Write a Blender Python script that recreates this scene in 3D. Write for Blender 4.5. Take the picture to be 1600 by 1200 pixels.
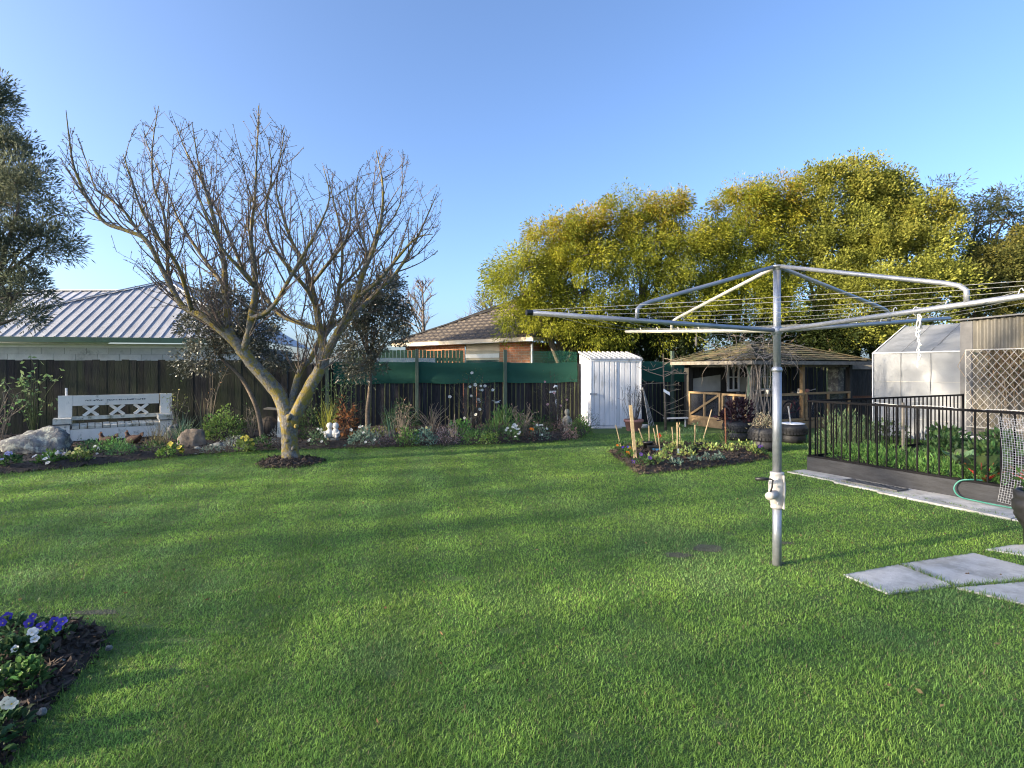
import bpy, math, random
import numpy as np
from mathutils import Vector

for o in list(bpy.data.objects):
    bpy.data.objects.remove(o, do_unlink=True)
scene = bpy.context.scene
C = scene.collection

# ---------------------------------------------------------------- camera, sky, sun, exposure
F, YH, H = 840.0, 576.0, 1.6            # focal length and horizon of the photograph in its pixels, eye height in metres
cam = bpy.data.cameras.new('camera')
cam.sensor_width = 36.0
cam.lens = 36.0 * F / 1600.0
cam.shift_y = -(600.0 - YH) / 1600.0
cam.clip_start = 0.05
cam.clip_end = 2000.0
cam_o = bpy.data.objects.new('camera', cam)
cam_o.location = (0, 0, H)
cam_o.rotation_euler = (math.pi / 2, 0, 0)
C.objects.link(cam_o)
scene.camera = cam_o

SUN_EL = math.radians(16.0)
SUN_DIR = Vector((1.0, 0.35, -math.tan(SUN_EL) * 1.06)).normalized()     # the way the light travels
world = bpy.data.worlds.new('World')
scene.world = world
world.use_nodes = True
wn = world.node_tree
sky = wn.nodes.new('ShaderNodeTexSky')
sky.sky_type = 'NISHITA'
sky.sun_disc = False
sky.sun_elevation = SUN_EL
sky.sun_rotation = math.atan2(-SUN_DIR.x, -SUN_DIR.y)
sky.altitude = 0.0
sky.air_density = 0.68
sky.dust_density = 3.0
sky.ozone_density = 3.4
bg = wn.nodes['Background']
bg.inputs['Strength'].default_value = 0.15
wn.links.new(sky.outputs['Color'], bg.inputs['Color'])

sun = bpy.data.lights.new('sun', 'SUN')
sun.energy = 5.0
sun.angle = math.radians(0.53)
sun.color = (1.0, 0.83, 0.58)
sun_o = bpy.data.objects.new('sun', sun)
sun_o.rotation_euler = SUN_DIR.to_track_quat('-Z', 'Y').to_euler()
sun_o.location = (-30, -4, 20)
C.objects.link(sun_o)

vs = scene.view_settings
vs.view_transform = 'Standard'
vs.look = 'None'
vs.gamma = 1.0
vs.use_curve_mapping = False
vs.exposure = 1.65
scene.cycles.use_denoising = True
scene.cycles.filter_width = 1.1
scene.cycles.max_bounces = 6
scene.cycles.transparent_max_bounces = 12

# ---------------------------------------------------------------- helpers
rnd = random.Random(7)
rng = np.random.default_rng(11)
R = math.radians


def g(x, y, z=0.0):
    """photograph pixel -> point on the horizontal plane at height z"""
    d = F * (H - z) / (y - YH)
    return Vector(((x - 800.0) / F * d, d, z))


def at(x, y, d):
    """photograph pixel -> point at depth d"""
    return Vector(((x - 800.0) / F * d, d, H - (y - YH) / F * d))


def tag(o, label=None, cat=None, group=None, kind=None):
    if label: o['label'] = label
    if cat: o['category'] = cat
    if group: o['group'] = group
    if kind: o['kind'] = kind
    return o


ORG = {}


def thing(name, loc, label, cat, group=None):
    o = bpy.data.objects.new(name, None)
    o.location = loc
    o.empty_display_size = 0.1
    C.objects.link(o)
    ORG[o.name] = Vector(loc)
    return tag(o, label, cat, group)


def link(name, me, parent=None):
    o = bpy.data.objects.new(name, me)
    C.objects.link(o)
    if parent is not None:
        o.parent = parent
        ORG[o.name] = ORG.get(parent.name, Vector((0, 0, 0)))
    else:
        ORG[o.name] = Vector((0, 0, 0))
    return o


def np_mesh(name, V, faces=None, loops=None, starts=None, cols=None, smooth=False, mat=None, org=None):
    me = bpy.data.meshes.new(name)
    V = np.asarray(V, dtype=np.float32)
    if org is not None:
        V = V - np.asarray(org, dtype=np.float32)
    if faces is not None:
        faces = np.asarray(faces, dtype=np.int32)
        k = faces.shape[1]
        loops = faces.ravel()
        starts = np.arange(0, len(loops), k, dtype=np.int32)
    me.vertices.add(len(V))
    me.vertices.foreach_set('co', V.ravel())
    me.loops.add(len(loops))
    me.loops.foreach_set('vertex_index', np.asarray(loops, dtype=np.int32))
    me.polygons.add(len(starts))
    me.polygons.foreach_set('loop_start', np.asarray(starts, dtype=np.int32))
    if smooth:
        me.polygons.foreach_set('use_smooth', np.ones(len(starts), dtype=bool))
    me.update(calc_edges=True)
    if cols is not None:
        a = me.color_attributes.new('Col', 'FLOAT_COLOR', 'POINT')
        c4 = np.ones((len(V), 4), dtype=np.float32)
        c4[:, :3] = cols
        a.data.foreach_set('color', c4.ravel())
    if mat is not None:
        me.materials.append(M[mat] if isinstance(mat, str) else mat)
    return me


class Frame:
    """local axes: t along angle, n to its right-hand side (towards the camera for angle 0), z up"""
    def __init__(s, o, ang=0.0):
        s.o = Vector(o)
        s.e = Vector((math.cos(ang), math.sin(ang), 0))
        s.n = Vector((math.sin(ang), -math.cos(ang), 0))

    def __call__(s, t, n=0.0, z=0.0):
        return s.o + s.e * t + s.n * n + Vector((0, 0, z))


class MB:
    def __init__(s):
        s.v = []
        s.f = []

    def add(s, pts, faces):
        b = len(s.v)
        s.v.extend([tuple(p) for p in pts])
        s.f.extend([tuple(i + b for i in f) for f in faces])
        return s

    def hexa(s, p):
        """eight points: bottom ring 0-3, top ring 4-7"""
        return s.add(p, [(3, 2, 1, 0), (4, 5, 6, 7), (0, 1, 5, 4), (1, 2, 6, 5), (2, 3, 7, 6), (3, 0, 4, 7)])

    def box(s, fr, t0, t1, n0, n1, z0, z1):
        return s.hexa([fr(t0, n1, z0), fr(t1, n1, z0), fr(t1, n0, z0), fr(t0, n0, z0),
                       fr(t0, n1, z1), fr(t1, n1, z1), fr(t1, n0, z1), fr(t0, n0, z1)])

    def bar(s, p0, p1, w, h, up=(0, 0, 1)):
        p0, p1 = Vector(p0), Vector(p1)
        d = (p1 - p0).normalized()
        a = d.cross(Vector(up))
        if a.length < 1e-4: a = d.cross(Vector((1, 0, 0)))
        a.normalize()
        b = a.cross(d).normalized()
        a = a * (w / 2); b = b * (h / 2)
        return s.hexa([p0 - a - b, p0 + a - b, p1 + a - b, p1 - a - b, p0 - a + b, p0 + a + b, p1 + a + b, p1 - a + b])

    def tube(s, pts, rad, n=6, cap=True, rough=0.0):
        pts = [Vector(p) for p in pts]
        if not hasattr(rad, '__len__'): rad = [rad] * len(pts)
        base = len(s.v)
        ref = None
        for i, p in enumerate(pts):
            d = (pts[min(i + 1, len(pts) - 1)] - pts[max(i - 1, 0)])
            if d.length < 1e-9: d = Vector((0, 0, 1))
            d.normalize()
            if ref is None:
                ref = d.orthogonal().normalized()
            else:
                ref = (ref - d * ref.dot(d))
                ref = ref.normalized() if ref.length > 1e-6 else d.orthogonal().normalized()
            b = d.cross(ref)
            for k in range(n):
                a = 2 * math.pi * k / n
                q = rad[i]
                if rough: q *= 1 + rough * (math.sin(a * 3 + p.z * 9 + p.x * 7) * .5 + math.sin(a * 5 - p.z * 23 + p.x * 11) * .35 + math.sin(a * 2 + p.z * 41) * .3 + rnd.uniform(-.4, .4))
                s.v.append(tuple(p + (ref * math.cos(a) + b * math.sin(a)) * q))
        for i in range(len(pts) - 1):
            for k in range(n):
                a0 = base + i * n + k; a1 = base + i * n + (k + 1) % n
                s.f.append((a0, a1, a1 + n, a0 + n))
        if cap:
            s.f.append(tuple(base + k for k in range(n - 1, -1, -1)))
            e = base + (len(pts) - 1) * n
            s.f.append(tuple(e + k for k in range(n)))
        return s

    def lathe(s, c, prof, n=16, squash=(1, 1), wob=0.0, seed=0):
        c = Vector(c)
        r_ = random.Random(seed)
        base = len(s.v)
        ph = r_.random() * 6
        for (r, z) in prof:
            for k in range(n):
                a = 2 * math.pi * k / n
                q = r * (1 + wob * math.sin(2 * a + ph + z * 5))
                s.v.append((c.x + q * math.cos(a) * squash[0], c.y + q * math.sin(a) * squash[1], c.z + z))
        m = len(prof)
        for i in range(m - 1):
            for k in range(n):
                a0 = base + i * n + k; a1 = base + i * n + (k + 1) % n
                s.f.append((a0, a1, a1 + n, a0 + n))
        s.f.append(tuple(base + k for k in range(n - 1, -1, -1)))
        e = base + (m - 1) * n
        s.f.append(tuple(e + k for k in range(n)))
        return s

    def poly(s, pts):
        return s.add(pts, [tuple(range(len(pts)))])

    def prism(s, pts, vec):
        pts = [Vector(p) for p in pts]; vec = Vector(vec); n = len(pts)
        return s.add(pts + [p + vec for p in pts],
                     [tuple(range(n - 1, -1, -1)), tuple(range(n, 2 * n))] +
                     [(k, (k + 1) % n, n + (k + 1) % n, n + k) for k in range(n)])

    def build(s, name, mat, parent=None, smooth=False):
        me = bpy.data.meshes.new(name)
        org = ORG.get(parent.name, Vector((0, 0, 0))) if parent is not None else Vector((0, 0, 0))
        me.from_pydata([(x - org.x, y - org.y, z - org.z) for x, y, z in s.v], [], s.f)
        me.materials.append(M[mat])
        if smooth:
            for p in me.polygons: p.use_smooth = True
        me.update()
        return link(name, me, parent)


def copies(name, me, parent, locs, rots=None, scales=None):
    """many alike pieces that share one mesh; locs in world coordinates"""
    org = ORG[parent.name]
    out = []
    for i, p in enumerate(locs):
        o = bpy.data.objects.new(name, me)
        C.objects.link(o)
        o.parent = parent
        o.location = Vector(p) - org
        if rots: o.rotation_euler = rots[i]
        if scales: o.scale = scales[i]
        ORG[o.name] = org
        out.append(o)
    return out


# ---------------------------------------------------------------- materials
M = {}


def node_mat(name):
    m = bpy.data.materials.new(name)
    m.use_nodes = True
    M[name] = m
    nt = m.node_tree
    return m, nt, nt.nodes['Principled BSDF']


def surf(name, c1, c2=None, scale=4.0, rough=0.7, metal=0.0, bump=0.0, bscale=None, stretch=(1, 1, 1), c3=None, s3=2.0,
         t3=0.58, spec=0.4, vary=0.0, lo=0.35, hi=0.65, w3=0.06):
    """two-tone noise surface, with an optional third colour in patches (moss, lichen, rust) and some change from piece to piece"""
    m, nt, b = node_mat(name)
    N, L = nt.nodes, nt.links
    geo = N.new('ShaderNodeNewGeometry')
    mp = N.new('ShaderNodeMapping')
    mp.inputs['Scale'].default_value = stretch
    L.new(geo.outputs['Position'], mp.inputs['Vector'])
    nz = N.new('ShaderNodeTexNoise')
    nz.inputs['Scale'].default_value = scale
    nz.inputs['Detail'].default_value = 6
    nz.inputs['Roughness'].default_value = 0.65
    L.new(mp.outputs['Vector'], nz.inputs['Vector'])
    mr = N.new('ShaderNodeMapRange')
    mr.inputs['From Min'].default_value = lo; mr.inputs['From Max'].default_value = hi
    L.new(nz.outputs['Fac'], mr.inputs['Value'])
    mx = N.new('ShaderNodeMix'); mx.data_type = 'RGBA'
    mx.inputs['A'].default_value = (*c1, 1); mx.inputs['B'].default_value = (*(c2 or c1), 1)
    L.new(mr.outputs['Result'], mx.inputs['Factor'])
    col = mx.outputs['Result']
    if c3:
        n3 = N.new('ShaderNodeTexNoise')
        n3.inputs['Scale'].default_value = s3; n3.inputs['Detail'].default_value = 8; n3.inputs['Roughness'].default_value = 0.7
        L.new(mp.outputs['Vector'], n3.inputs['Vector'])
        r3 = N.new('ShaderNodeMapRange')
        r3.inputs['From Min'].default_value = t3 - w3; r3.inputs['From Max'].default_value = t3 + w3
        L.new(n3.outputs['Fac'], r3.inputs['Value'])
        m3 = N.new('ShaderNodeMix'); m3.data_type = 'RGBA'
        L.new(r3.outputs['Result'], m3.inputs['Factor'])
        L.new(col, m3.inputs['A']); m3.inputs['B'].default_value = (*c3, 1)
        col = m3.outputs['Result']
    if vary:
        oi = N.new('ShaderNodeObjectInfo')
        vr = N.new('ShaderNodeMapRange')
        vr.inputs['To Min'].default_value = 1 - vary; vr.inputs['To Max'].default_value = 1 + vary
        L.new(oi.outputs['Random'], vr.inputs['Value'])
        hs = N.new('ShaderNodeHueSaturation')
        L.new(vr.outputs['Result'], hs.inputs['Value']); L.new(col, hs.inputs['Color'])
        col = hs.outputs['Color']
    L.new(col, b.inputs['Base Color'])
    b.inputs['Roughness'].default_value = rough
    b.inputs['Metallic'].default_value = metal
    b.inputs['Specular IOR Level'].default_value = spec
    if bump:
        nb = N.new('ShaderNodeTexNoise')
        nb.inputs['Scale'].default_value = bscale or scale * 4; nb.inputs['Detail'].default_value = 6
        L.new(mp.outputs['Vector'], nb.inputs['Vector'])
        bp = N.new('ShaderNodeBump'); bp.inputs['Strength'].default_value = bump; bp.inputs['Distance'].default_value = 0.02
        L.new(nb.outputs['Fac'], bp.inputs['Height']); L.new(bp.outputs['Normal'], b.inputs['Normal'])
    return m


def leafy(name, transl=0.45, rough=0.55, spec=0.3):
    """leaf colour comes from the Col attribute of each leaf; some light passes through"""
    m, nt, b = node_mat(name)
    N, L = nt.nodes, nt.links
    a = N.new('ShaderNodeAttribute'); a.attribute_name = 'Col'
    L.new(a.outputs['Color'], b.inputs['Base Color'])
    b.inputs['Roughness'].default_value = rough
    b.inputs['Specular IOR Level'].default_value = spec
    t = N.new('ShaderNodeBsdfTranslucent')
    L.new(a.outputs['Color'], t.inputs['Color'])
    x = N.new('ShaderNodeMixShader'); x.inputs['Fac'].default_value = transl
    L.new(b.outputs[0], x.inputs[1]); L.new(t.outputs[0], x.inputs[2])
    L.new(x.outputs[0], N['Material Output'].inputs['Surface'])
    return m


leafy('leaf'); leafy('tree_leaf', 0.5, 0.6, 0.2); leafy('grass_blade', 0.45, 0.5, 0.25); leafy('gloss_leaf', 0.12, 0.32, 0.5); leafy('petal', 0.3, 0.6, 0.2)
surf('ground', (0.050, 0.095, 0.022), (0.085, 0.14, 0.034), 3.0, 0.95, bump=0.6, bscale=60, c3=(0.045, 0.037, 0.024), s3=0.9, t3=0.68)
surf('soil', (0.020, 0.015, 0.012), (0.060, 0.046, 0.036), 18, 0.95, bump=0.9, bscale=50)
surf('chip', (0.022, 0.015, 0.012), (0.10, 0.072, 0.054), 30, 0.9)
surf('clay', (0.055, 0.060, 0.034), (0.095, 0.098, 0.062), 12, 0.95, bump=0.7, bscale=60)
surf('slab', (0.40, 0.39, 0.38), (0.50, 0.49, 0.475), 4, 0.9, bump=0.4, bscale=70, c3=(0.29, 0.285, 0.265), s3=2.6, t3=0.53, w3=0.08, vary=0.08)
surf('slab_dark', (0.09, 0.09, 0.09), (0.15, 0.145, 0.14), 14, 0.8, bump=0.5)
surf('galv', (0.28, 0.295, 0.33), (0.38, 0.395, 0.43), 9, 0.45, 0.6, bump=0.05, bscale=90, c3=(0.30, 0.30, 0.30), s3=14, t3=0.66)
surf('galv_sunlit', (0.55, 0.51, 0.42), (0.64, 0.60, 0.50), 9, 0.5, 0.2)  # same galvanised metal with warm sunlight put into the colour
surf('cast', (0.36, 0.345, 0.335), (0.47, 0.455, 0.445), 16, 0.55, 0.25, bump=0.15, c3=(0.42, 0.28, 0.2), s3=10, t3=0.7)
surf('black_plastic', (0.012, 0.012, 0.014), (0.022, 0.022, 0.024), 20, 0.4)
surf('line_wire', (0.24, 0.24, 0.235), (0.33, 0.325, 0.315), 30, 0.5)
surf('cord', (0.75, 0.74, 0.72), (0.85, 0.84, 0.82), 30, 0.9)
surf('black_steel', (0.004, 0.004, 0.005), (0.008, 0.008, 0.010), 15, 0.7, spec=0.12)
surf('dark_board', (0.014, 0.015, 0.019), (0.028, 0.030, 0.037), 5, 0.7, stretch=(1, 1, 6), bump=0.2, c3=(0.018, 0.018, 0.02), s3=1.6, t3=0.70)
surf('fence_board', (0.007, 0.007, 0.008), (0.018, 0.018, 0.018), 7, 0.9, stretch=(3, 3, 0.35), bump=0.5, bscale=30,
     c3=(0.028, 0.038, 0.015), s3=0.8, t3=0.56, w3=0.12, vary=0.35)
surf('paling', (0.014, 0.013, 0.016), (0.036, 0.034, 0.038), 8, 0.9, stretch=(3, 3, 0.3), bump=0.5, bscale=30, vary=0.45)
surf('lichen_batten', (0.035, 0.038, 0.026), (0.12, 0.135, 0.055), 4, 0.9, stretch=(2, 2, 0.5), bump=0.5, bscale=30, vary=0.45)
surf('lichen_paling', (0.07, 0.08, 0.04), (0.20, 0.21, 0.09), 5, 0.9, stretch=(2, 2, 0.5), bump=0.4)
surf('post_green', (0.055, 0.085, 0.065), (0.085, 0.12, 0.09), 8, 0.85, stretch=(2, 2, 0.4), bump=0.3)
surf('white_paint', (0.80, 0.74, 0.64), (0.88, 0.82, 0.72), 6, 0.6, stretch=(1, 1, 0.7), bump=0.15, c3=(0.30, 0.29, 0.22), s3=4, t3=0.64, vary=0.05)
surf('mossy_white', (0.50, 0.46, 0.36), (0.68, 0.64, 0.54), 9, 0.8, bump=0.3, c3=(0.17, 0.16, 0.09), s3=7, t3=0.58, vary=0.1)
surf('ink', (0.05, 0.05, 0.055), (0.11, 0.11, 0.11), 40, 0.9)
surf('steel_white', (0.58, 0.59, 0.62), (0.70, 0.71, 0.74), 3, 0.55, 0.05, stretch=(1, 1, 0.25), bump=0.06, c3=(0.42, 0.42, 0.42), s3=6, t3=0.60)
surf('roof_steel', (0.30, 0.31, 0.34), (0.38, 0.39, 0.42), 2, 0.5, 0.15, c3=(0.24, 0.24, 0.25), s3=3, t3=0.64)
surf('rib_steel', (0.38, 0.39, 0.42), (0.46, 0.47, 0.50), 4, 0.4, 0.2)
surf('gutter_green', (0.008, 0.040, 0.035), (0.012, 0.055, 0.048), 3, 0.35)
surf('block', (0.46, 0.46, 0.47), (0.58, 0.58, 0.59), 4, 0.9, bump=0.3, bscale=60, c3=(0.26, 0.27, 0.28), s3=2, t3=0.62, vary=0.07)
surf('mortar', (0.26, 0.26, 0.27), (0.33, 0.33, 0.34), 10, 0.95)
surf('trim_white', (0.62, 0.62, 0.62), (0.72, 0.72, 0.72), 3, 0.5)
surf('trim_cream', (0.36, 0.30, 0.22), (0.42, 0.36, 0.27), 3, 0.6)
surf('tile', (0.042, 0.034, 0.029), (0.080, 0.065, 0.054), 6, 0.8, bump=0.3, c3=(0.14, 0.115, 0.085), s3=9, t3=0.6)
surf('ridge_cap', (0.05, 0.05, 0.055), (0.08, 0.08, 0.085), 6, 0.7)
surf('glass', (0.02, 0.024, 0.03), None, 1, 0.06, spec=0.8)
surf('iron', (0.09, 0.085, 0.074), (0.145, 0.136, 0.118), 3, 0.65, 0.15, stretch=(1, 1, 0.4), c3=(0.12, 0.105, 0.075), s3=2.2, t3=0.6)
surf('iron_trim', (0.085, 0.085, 0.09), (0.13, 0.13, 0.135), 4, 0.7, 0.1)
surf('timber', (0.24, 0.155, 0.075), (0.36, 0.245, 0.13), 7, 0.75, stretch=(1, 1, 1), bump=0.3, bscale=40, vary=0.12)
surf('weathered', (0.13, 0.115, 0.095), (0.22, 0.20, 0.17), 9, 0.85, bump=0.3)
surf('dark_timber', (0.020, 0.019, 0.018), (0.045, 0.042, 0.038), 9, 0.85, stretch=(2, 2, 0.4), bump=0.3)
surf('shingle', (0.065, 0.050, 0.030), (0.15, 0.115, 0.060), 8, 0.95, bump=0.8, bscale=30, c3=(0.05, 0.055, 0.025), s3=2.4, t3=0.52, vary=0.35)
surf('sheet_pale', (0.40, 0.39, 0.36), (0.50, 0.49, 0.45), 4, 0.8)
surf('cladding', (0.33, 0.30, 0.24), (0.42, 0.385, 0.31), 4, 0.8)
surf('rubber', (0.010, 0.010, 0.012), (0.024, 0.024, 0.027), 20, 0.55, bump=0.2, c3=(0.16, 0.16, 0.16), s3=11, t3=0.73)
surf('terracotta', (0.30, 0.14, 0.115), (0.38, 0.19, 0.155), 8, 0.85, c3=(0.30, 0.22, 0.19), s3=6, t3=0.62)
surf('cane', (0.34, 0.25, 0.13), (0.48, 0.37, 0.22), 25, 0.7)
surf('rust', (0.10, 0.040, 0.022), (0.17, 0.075, 0.04), 25, 0.85, bump=0.3)
surf('hen_rust', (0.034, 0.014, 0.010), (0.065, 0.028, 0.018), 20, 0.8, bump=0.4)
surf('bark', (0.085, 0.078, 0.070), (0.23, 0.215, 0.195), 26, 0.95, bump=1.0, bscale=40, c3=(0.235, 0.175, 0.038), s3=8.0, t3=0.515, w3=0.05)
surf('twig', (0.085, 0.062, 0.052), (0.19, 0.145, 0.12), 14, 0.85, c3=(0.17, 0.145, 0.06), s3=3, t3=0.60)
surf('bark_brown', (0.10, 0.078, 0.058), (0.19, 0.15, 0.115), 18, 0.95, bump=0.7)
surf('bark_pale', (0.22, 0.18, 0.115), (0.33, 0.275, 0.18), 10, 0.9, bump=0.5)
surf('vine_stem', (0.17, 0.14, 0.115), (0.30, 0.255, 0.21), 16, 0.9, bump=0.4)
surf('dead_stem', (0.21, 0.165, 0.115), (0.33, 0.27, 0.20), 20, 0.9)
surf('green_stem', (0.060, 0.085, 0.030), (0.10, 0.125, 0.05), 14, 0.8)
surf('dark_stem', (0.045, 0.038, 0.033), (0.085, 0.072, 0.06), 14, 0.9)
surf('stone', (0.085, 0.085, 0.085), (0.20, 0.20, 0.195), 9, 0.95, bump=1.0, bscale=22, c3=(0.36, 0.37, 0.31), s3=7, t3=0.55, w3=0.05)
surf('stone_brown', (0.12, 0.095, 0.075), (0.22, 0.175, 0.135), 7, 0.95, bump=0.9, bscale=16, c3=(0.09, 0.10, 0.11), s3=3, t3=0.56)
surf('slate', (0.075, 0.078, 0.085), (0.13, 0.135, 0.14), 9, 0.85, bump=0.7)
surf('statue', (0.20, 0.185, 0.16), (0.32, 0.30, 0.265), 18, 0.95, bump=0.5, c3=(0.14, 0.15, 0.09), s3=9, t3=0.6)
surf('statue_white', (0.42, 0.42, 0.41), (0.62, 0.61, 0.60), 14, 0.7, bump=0.2)
surf('wicker', (0.040, 0.032, 0.026), (0.10, 0.08, 0.062), 40, 0.9, bump=0.8, bscale=90)
surf('hose', (0.035, 0.17, 0.13), (0.05, 0.21, 0.165), 8, 0.4)
surf('bucket_green', (0.01, 0.20, 0.13), (0.015, 0.25, 0.16), 8, 0.4)
surf('mesh_steel', (0.34, 0.35, 0.38), (0.42, 0.43, 0.46), 20, 0.45, 0.5)
surf('trellis_white', (0.29, 0.28, 0.265), (0.37, 0.36, 0.34), 12, 0.6)
surf('label_white', (0.72, 0.72, 0.74), (0.8, 0.8, 0.82), 20, 0.6)
surf('label_blue', (0.06, 0.24, 0.48), (0.08, 0.30, 0.55), 20, 0.5)
surf('stem_red', (0.34, 0.030, 0.022), (0.46, 0.065, 0.035), 10, 0.4)
surf('bike_red', (0.25, 0.02, 0.025), (0.32, 0.03, 0.035), 8, 0.35)
surf('netting_dark', (0.012, 0.012, 0.015), (0.045, 0.043, 0.05), 5, 0.8, c3=(0.16, 0.14, 0.13), s3=2.0, t3=0.70)


def brick_mat():
    m, nt, b = node_mat('brick')
    N, L = nt.nodes, nt.links
    tc = N.new('ShaderNodeTexCoord')
    br = N.new('ShaderNodeTexBrick')
    br.inputs['Color1'].default_value = (0.36, 0.135, 0.058, 1)
    br.inputs['Color2'].default_value = (0.27, 0.095, 0.042, 1)
    br.inputs['Mortar'].default_value = (0.30, 0.22, 0.17, 1)
    br.inputs['Scale'].default_value = 1.0
    br.inputs['Mortar Size'].default_value = 0.008
    br.inputs['Brick Width'].default_value = 0.24
    br.inputs['Row Height'].default_value = 0.086
    L.new(tc.outputs['UV'], br.inputs['Vector'])
    L.new(br.outputs['Color'], b.inputs['Base Color'])
    bp = N.new('ShaderNodeBump'); bp.inputs['Strength'].default_value = 0.6; bp.inputs['Distance'].default_value = 0.01; bp.invert = True
    L.new(br.outputs['Fac'], bp.inputs['Height']); L.new(bp.outputs['Normal'], b.inputs['Normal'])
    b.inputs['Roughness'].default_value = 0.9


brick_mat()


def film_mat(name, col, alpha, transl, rough=0.5):
    """thin sheet: partly see-through, partly lit from behind"""
    m, nt, b = node_mat(name)
    N, L = nt.nodes, nt.links
    geo = N.new('ShaderNodeNewGeometry')
    nz = N.new('ShaderNodeTexNoise'); nz.inputs['Scale'].default_value = 5; nz.inputs['Detail'].default_value = 6
    L.new(geo.outputs['Position'], nz.inputs['Vector'])
    mx = N.new('ShaderNodeMix'); mx.data_type = 'RGBA'
    mx.inputs['A'].default_value = (*[c * 0.82 for c in col], 1); mx.inputs['B'].default_value = (*[min(1, c * 1.12) for c in col], 1)
    L.new(nz.outputs['Fac'], mx.inputs['Factor'])
    L.new(mx.outputs['Result'], b.inputs['Base Color'])
    b.inputs['Roughness'].default_value = rough
    bp = N.new('ShaderNodeBump'); bp.inputs['Strength'].default_value = 0.35; bp.inputs['Distance'].default_value = 0.03
    L.new(nz.outputs['Fac'], bp.inputs['Height']); L.new(bp.outputs['Normal'], b.inputs['Normal'])
    t = N.new('ShaderNodeBsdfTranslucent'); L.new(mx.outputs['Result'], t.inputs['Color'])
    x = N.new('ShaderNodeMixShader'); x.inputs['Fac'].default_value = transl
    L.new(b.outputs[0], x.inputs[1]); L.new(t.outputs[0], x.inputs[2])
    out = x
    if alpha < 1:
        tr = N.new('ShaderNodeBsdfTransparent')
        y = N.new('ShaderNodeMixShader'); y.inputs['Fac'].default_value = alpha
        L.new(tr.outputs[0], y.inputs[1]); L.new(x.outputs[0], y.inputs[2])
        out = y
    L.new(out.outputs[0], N['Material Output'].inputs['Surface'])


film_mat('shade_cloth', (0.010, 0.082, 0.054), 0.97, 0.15, 0.85)
film_mat('sheer_mesh', (0.020, 0.17, 0.105), 0.42, 0.35, 0.8)
film_mat('greenhouse_film', (0.27, 0.287, 0.315), 1.0, 0.35, 0.4)
film_mat('clear_sheet', (0.05, 0.055, 0.07), 0.40, 0.1, 0.15)

# ---------------------------------------------------------------- leaf, blade and stem builders
def unit(a):
    return a / np.maximum(np.linalg.norm(a, axis=1, keepdims=True), 1e-9)


def leaf_quads(P, D, L, W, cols, fold=0.18):
    """one four-sided leaf per point: base, side, tip, side"""
    n = len(P)
    D = unit(D)
    S = unit(np.cross(D, rng.normal(size=(n, 3))))
    N = np.cross(S, D)
    L = np.broadcast_to(np.asarray(L, float), (n,))[:, None]
    W = np.broadcast_to(np.asarray(W, float), (n,))[:, None]
    mid = P + D * L * 0.5 + N * W * fold
    V = np.stack([P, mid + S * W * 0.5, P + D * L, mid - S * W * 0.5], axis=1).reshape(-1, 3)
    Fc = np.arange(4 * n).reshape(n, 4)
    return V, Fc, np.repeat(cols, 4, axis=0)


def tint(n, base, var=0.25, warm=0.0):
    base = np.asarray(base, float)
    k = 1 + rng.normal(size=(n, 1)) * var
    c = base[None, :] * np.clip(k, 0.35, 1.9)
    c[:, 0] *= 1 + rng.normal(size=n) * 0.12 + warm
    return np.clip(c, 0.002, 0.9)


def leaves_part(name, parent, P, D, L, W, cols, mat='leaf', fold=0.18):
    V, Fc, cc = leaf_quads(np.asarray(P, float), np.asarray(D, float), L, W, cols, fold)
    org = ORG.get(parent.name, Vector((0, 0, 0))) if parent is not None else Vector((0, 0, 0))
    return link(name, np_mesh(name, V, Fc, cols=cc, mat=mat, org=org), parent)


def blades_mesh(P, az, lean, L, W, cols, segs=3, curl=0.6):
    """tapering strap leaves that bend over"""
    n = len(P)
    L = np.broadcast_to(np.asarray(L, float), (n,)); W = np.broadcast_to(np.asarray(W, float), (n,))
    out = np.stack([np.cos(az), np.sin(az), np.zeros(n)], 1)
    side = np.stack([-np.sin(az), np.cos(az), np.zeros(n)], 1)
    rows = []
    p = P.copy()
    th = lean.copy()
    for i in range(segs + 1):
        w = W * (1 - (i / segs) ** 1.6) * 0.5 + 0.0004
        rows.append(p - side * w[:, None]); rows.append(p + side * w[:, None])
        d = out * np.sin(th)[:, None] + np.array([0, 0, 1.0]) * np.cos(th)[:, None]
        p = p + d * (L / segs)[:, None]
        th = th + curl / segs * (0.6 + 0.8 * rng.random(n))
    k = 2 * (segs + 1)
    V = np.stack(rows, 1).reshape(-1, 3)
    b = (np.arange(n) * k)[:, None]
    Fc = np.concatenate([b + np.array([[2 * i, 2 * i + 1, 2 * i + 3, 2 * i + 2]]) for i in range(segs)], 0)
    return V, Fc, np.repeat(cols, k, axis=0)


def inside(poly, x, y):
    r = np.zeros(len(x), bool)
    n = len(poly)
    for i in range(n):
        x0, y0 = poly[i][0], poly[i][1]; x1, y1 = poly[(i + 1) % n][0], poly[(i + 1) % n][1]
        if abs(y1 - y0) < 1e-9: continue
        c = ((y0 > y) != (y1 > y)) & (x < (x1 - x0) * (y - y0) / (y1 - y0) + x0)
        r ^= c
    return r


def edge_dist(poly, x, y):
    d = np.full(len(x), 1e9)
    n = len(poly)
    for i in range(n):
        ax, ay = poly[i][0], poly[i][1]; bx, by = poly[(i + 1) % n][0], poly[(i + 1) % n][1]
        ex, ey = bx - ax, by - ay
        t = np.clip(((x - ax) * ex + (y - ay) * ey) / (ex * ex + ey * ey + 1e-12), 0, 1)
        d = np.minimum(d, np.hypot(x - ax - t * ex, y - ay - t * ey))
    return d


_tab = np.random.default_rng(5).random((64, 64))


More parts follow.
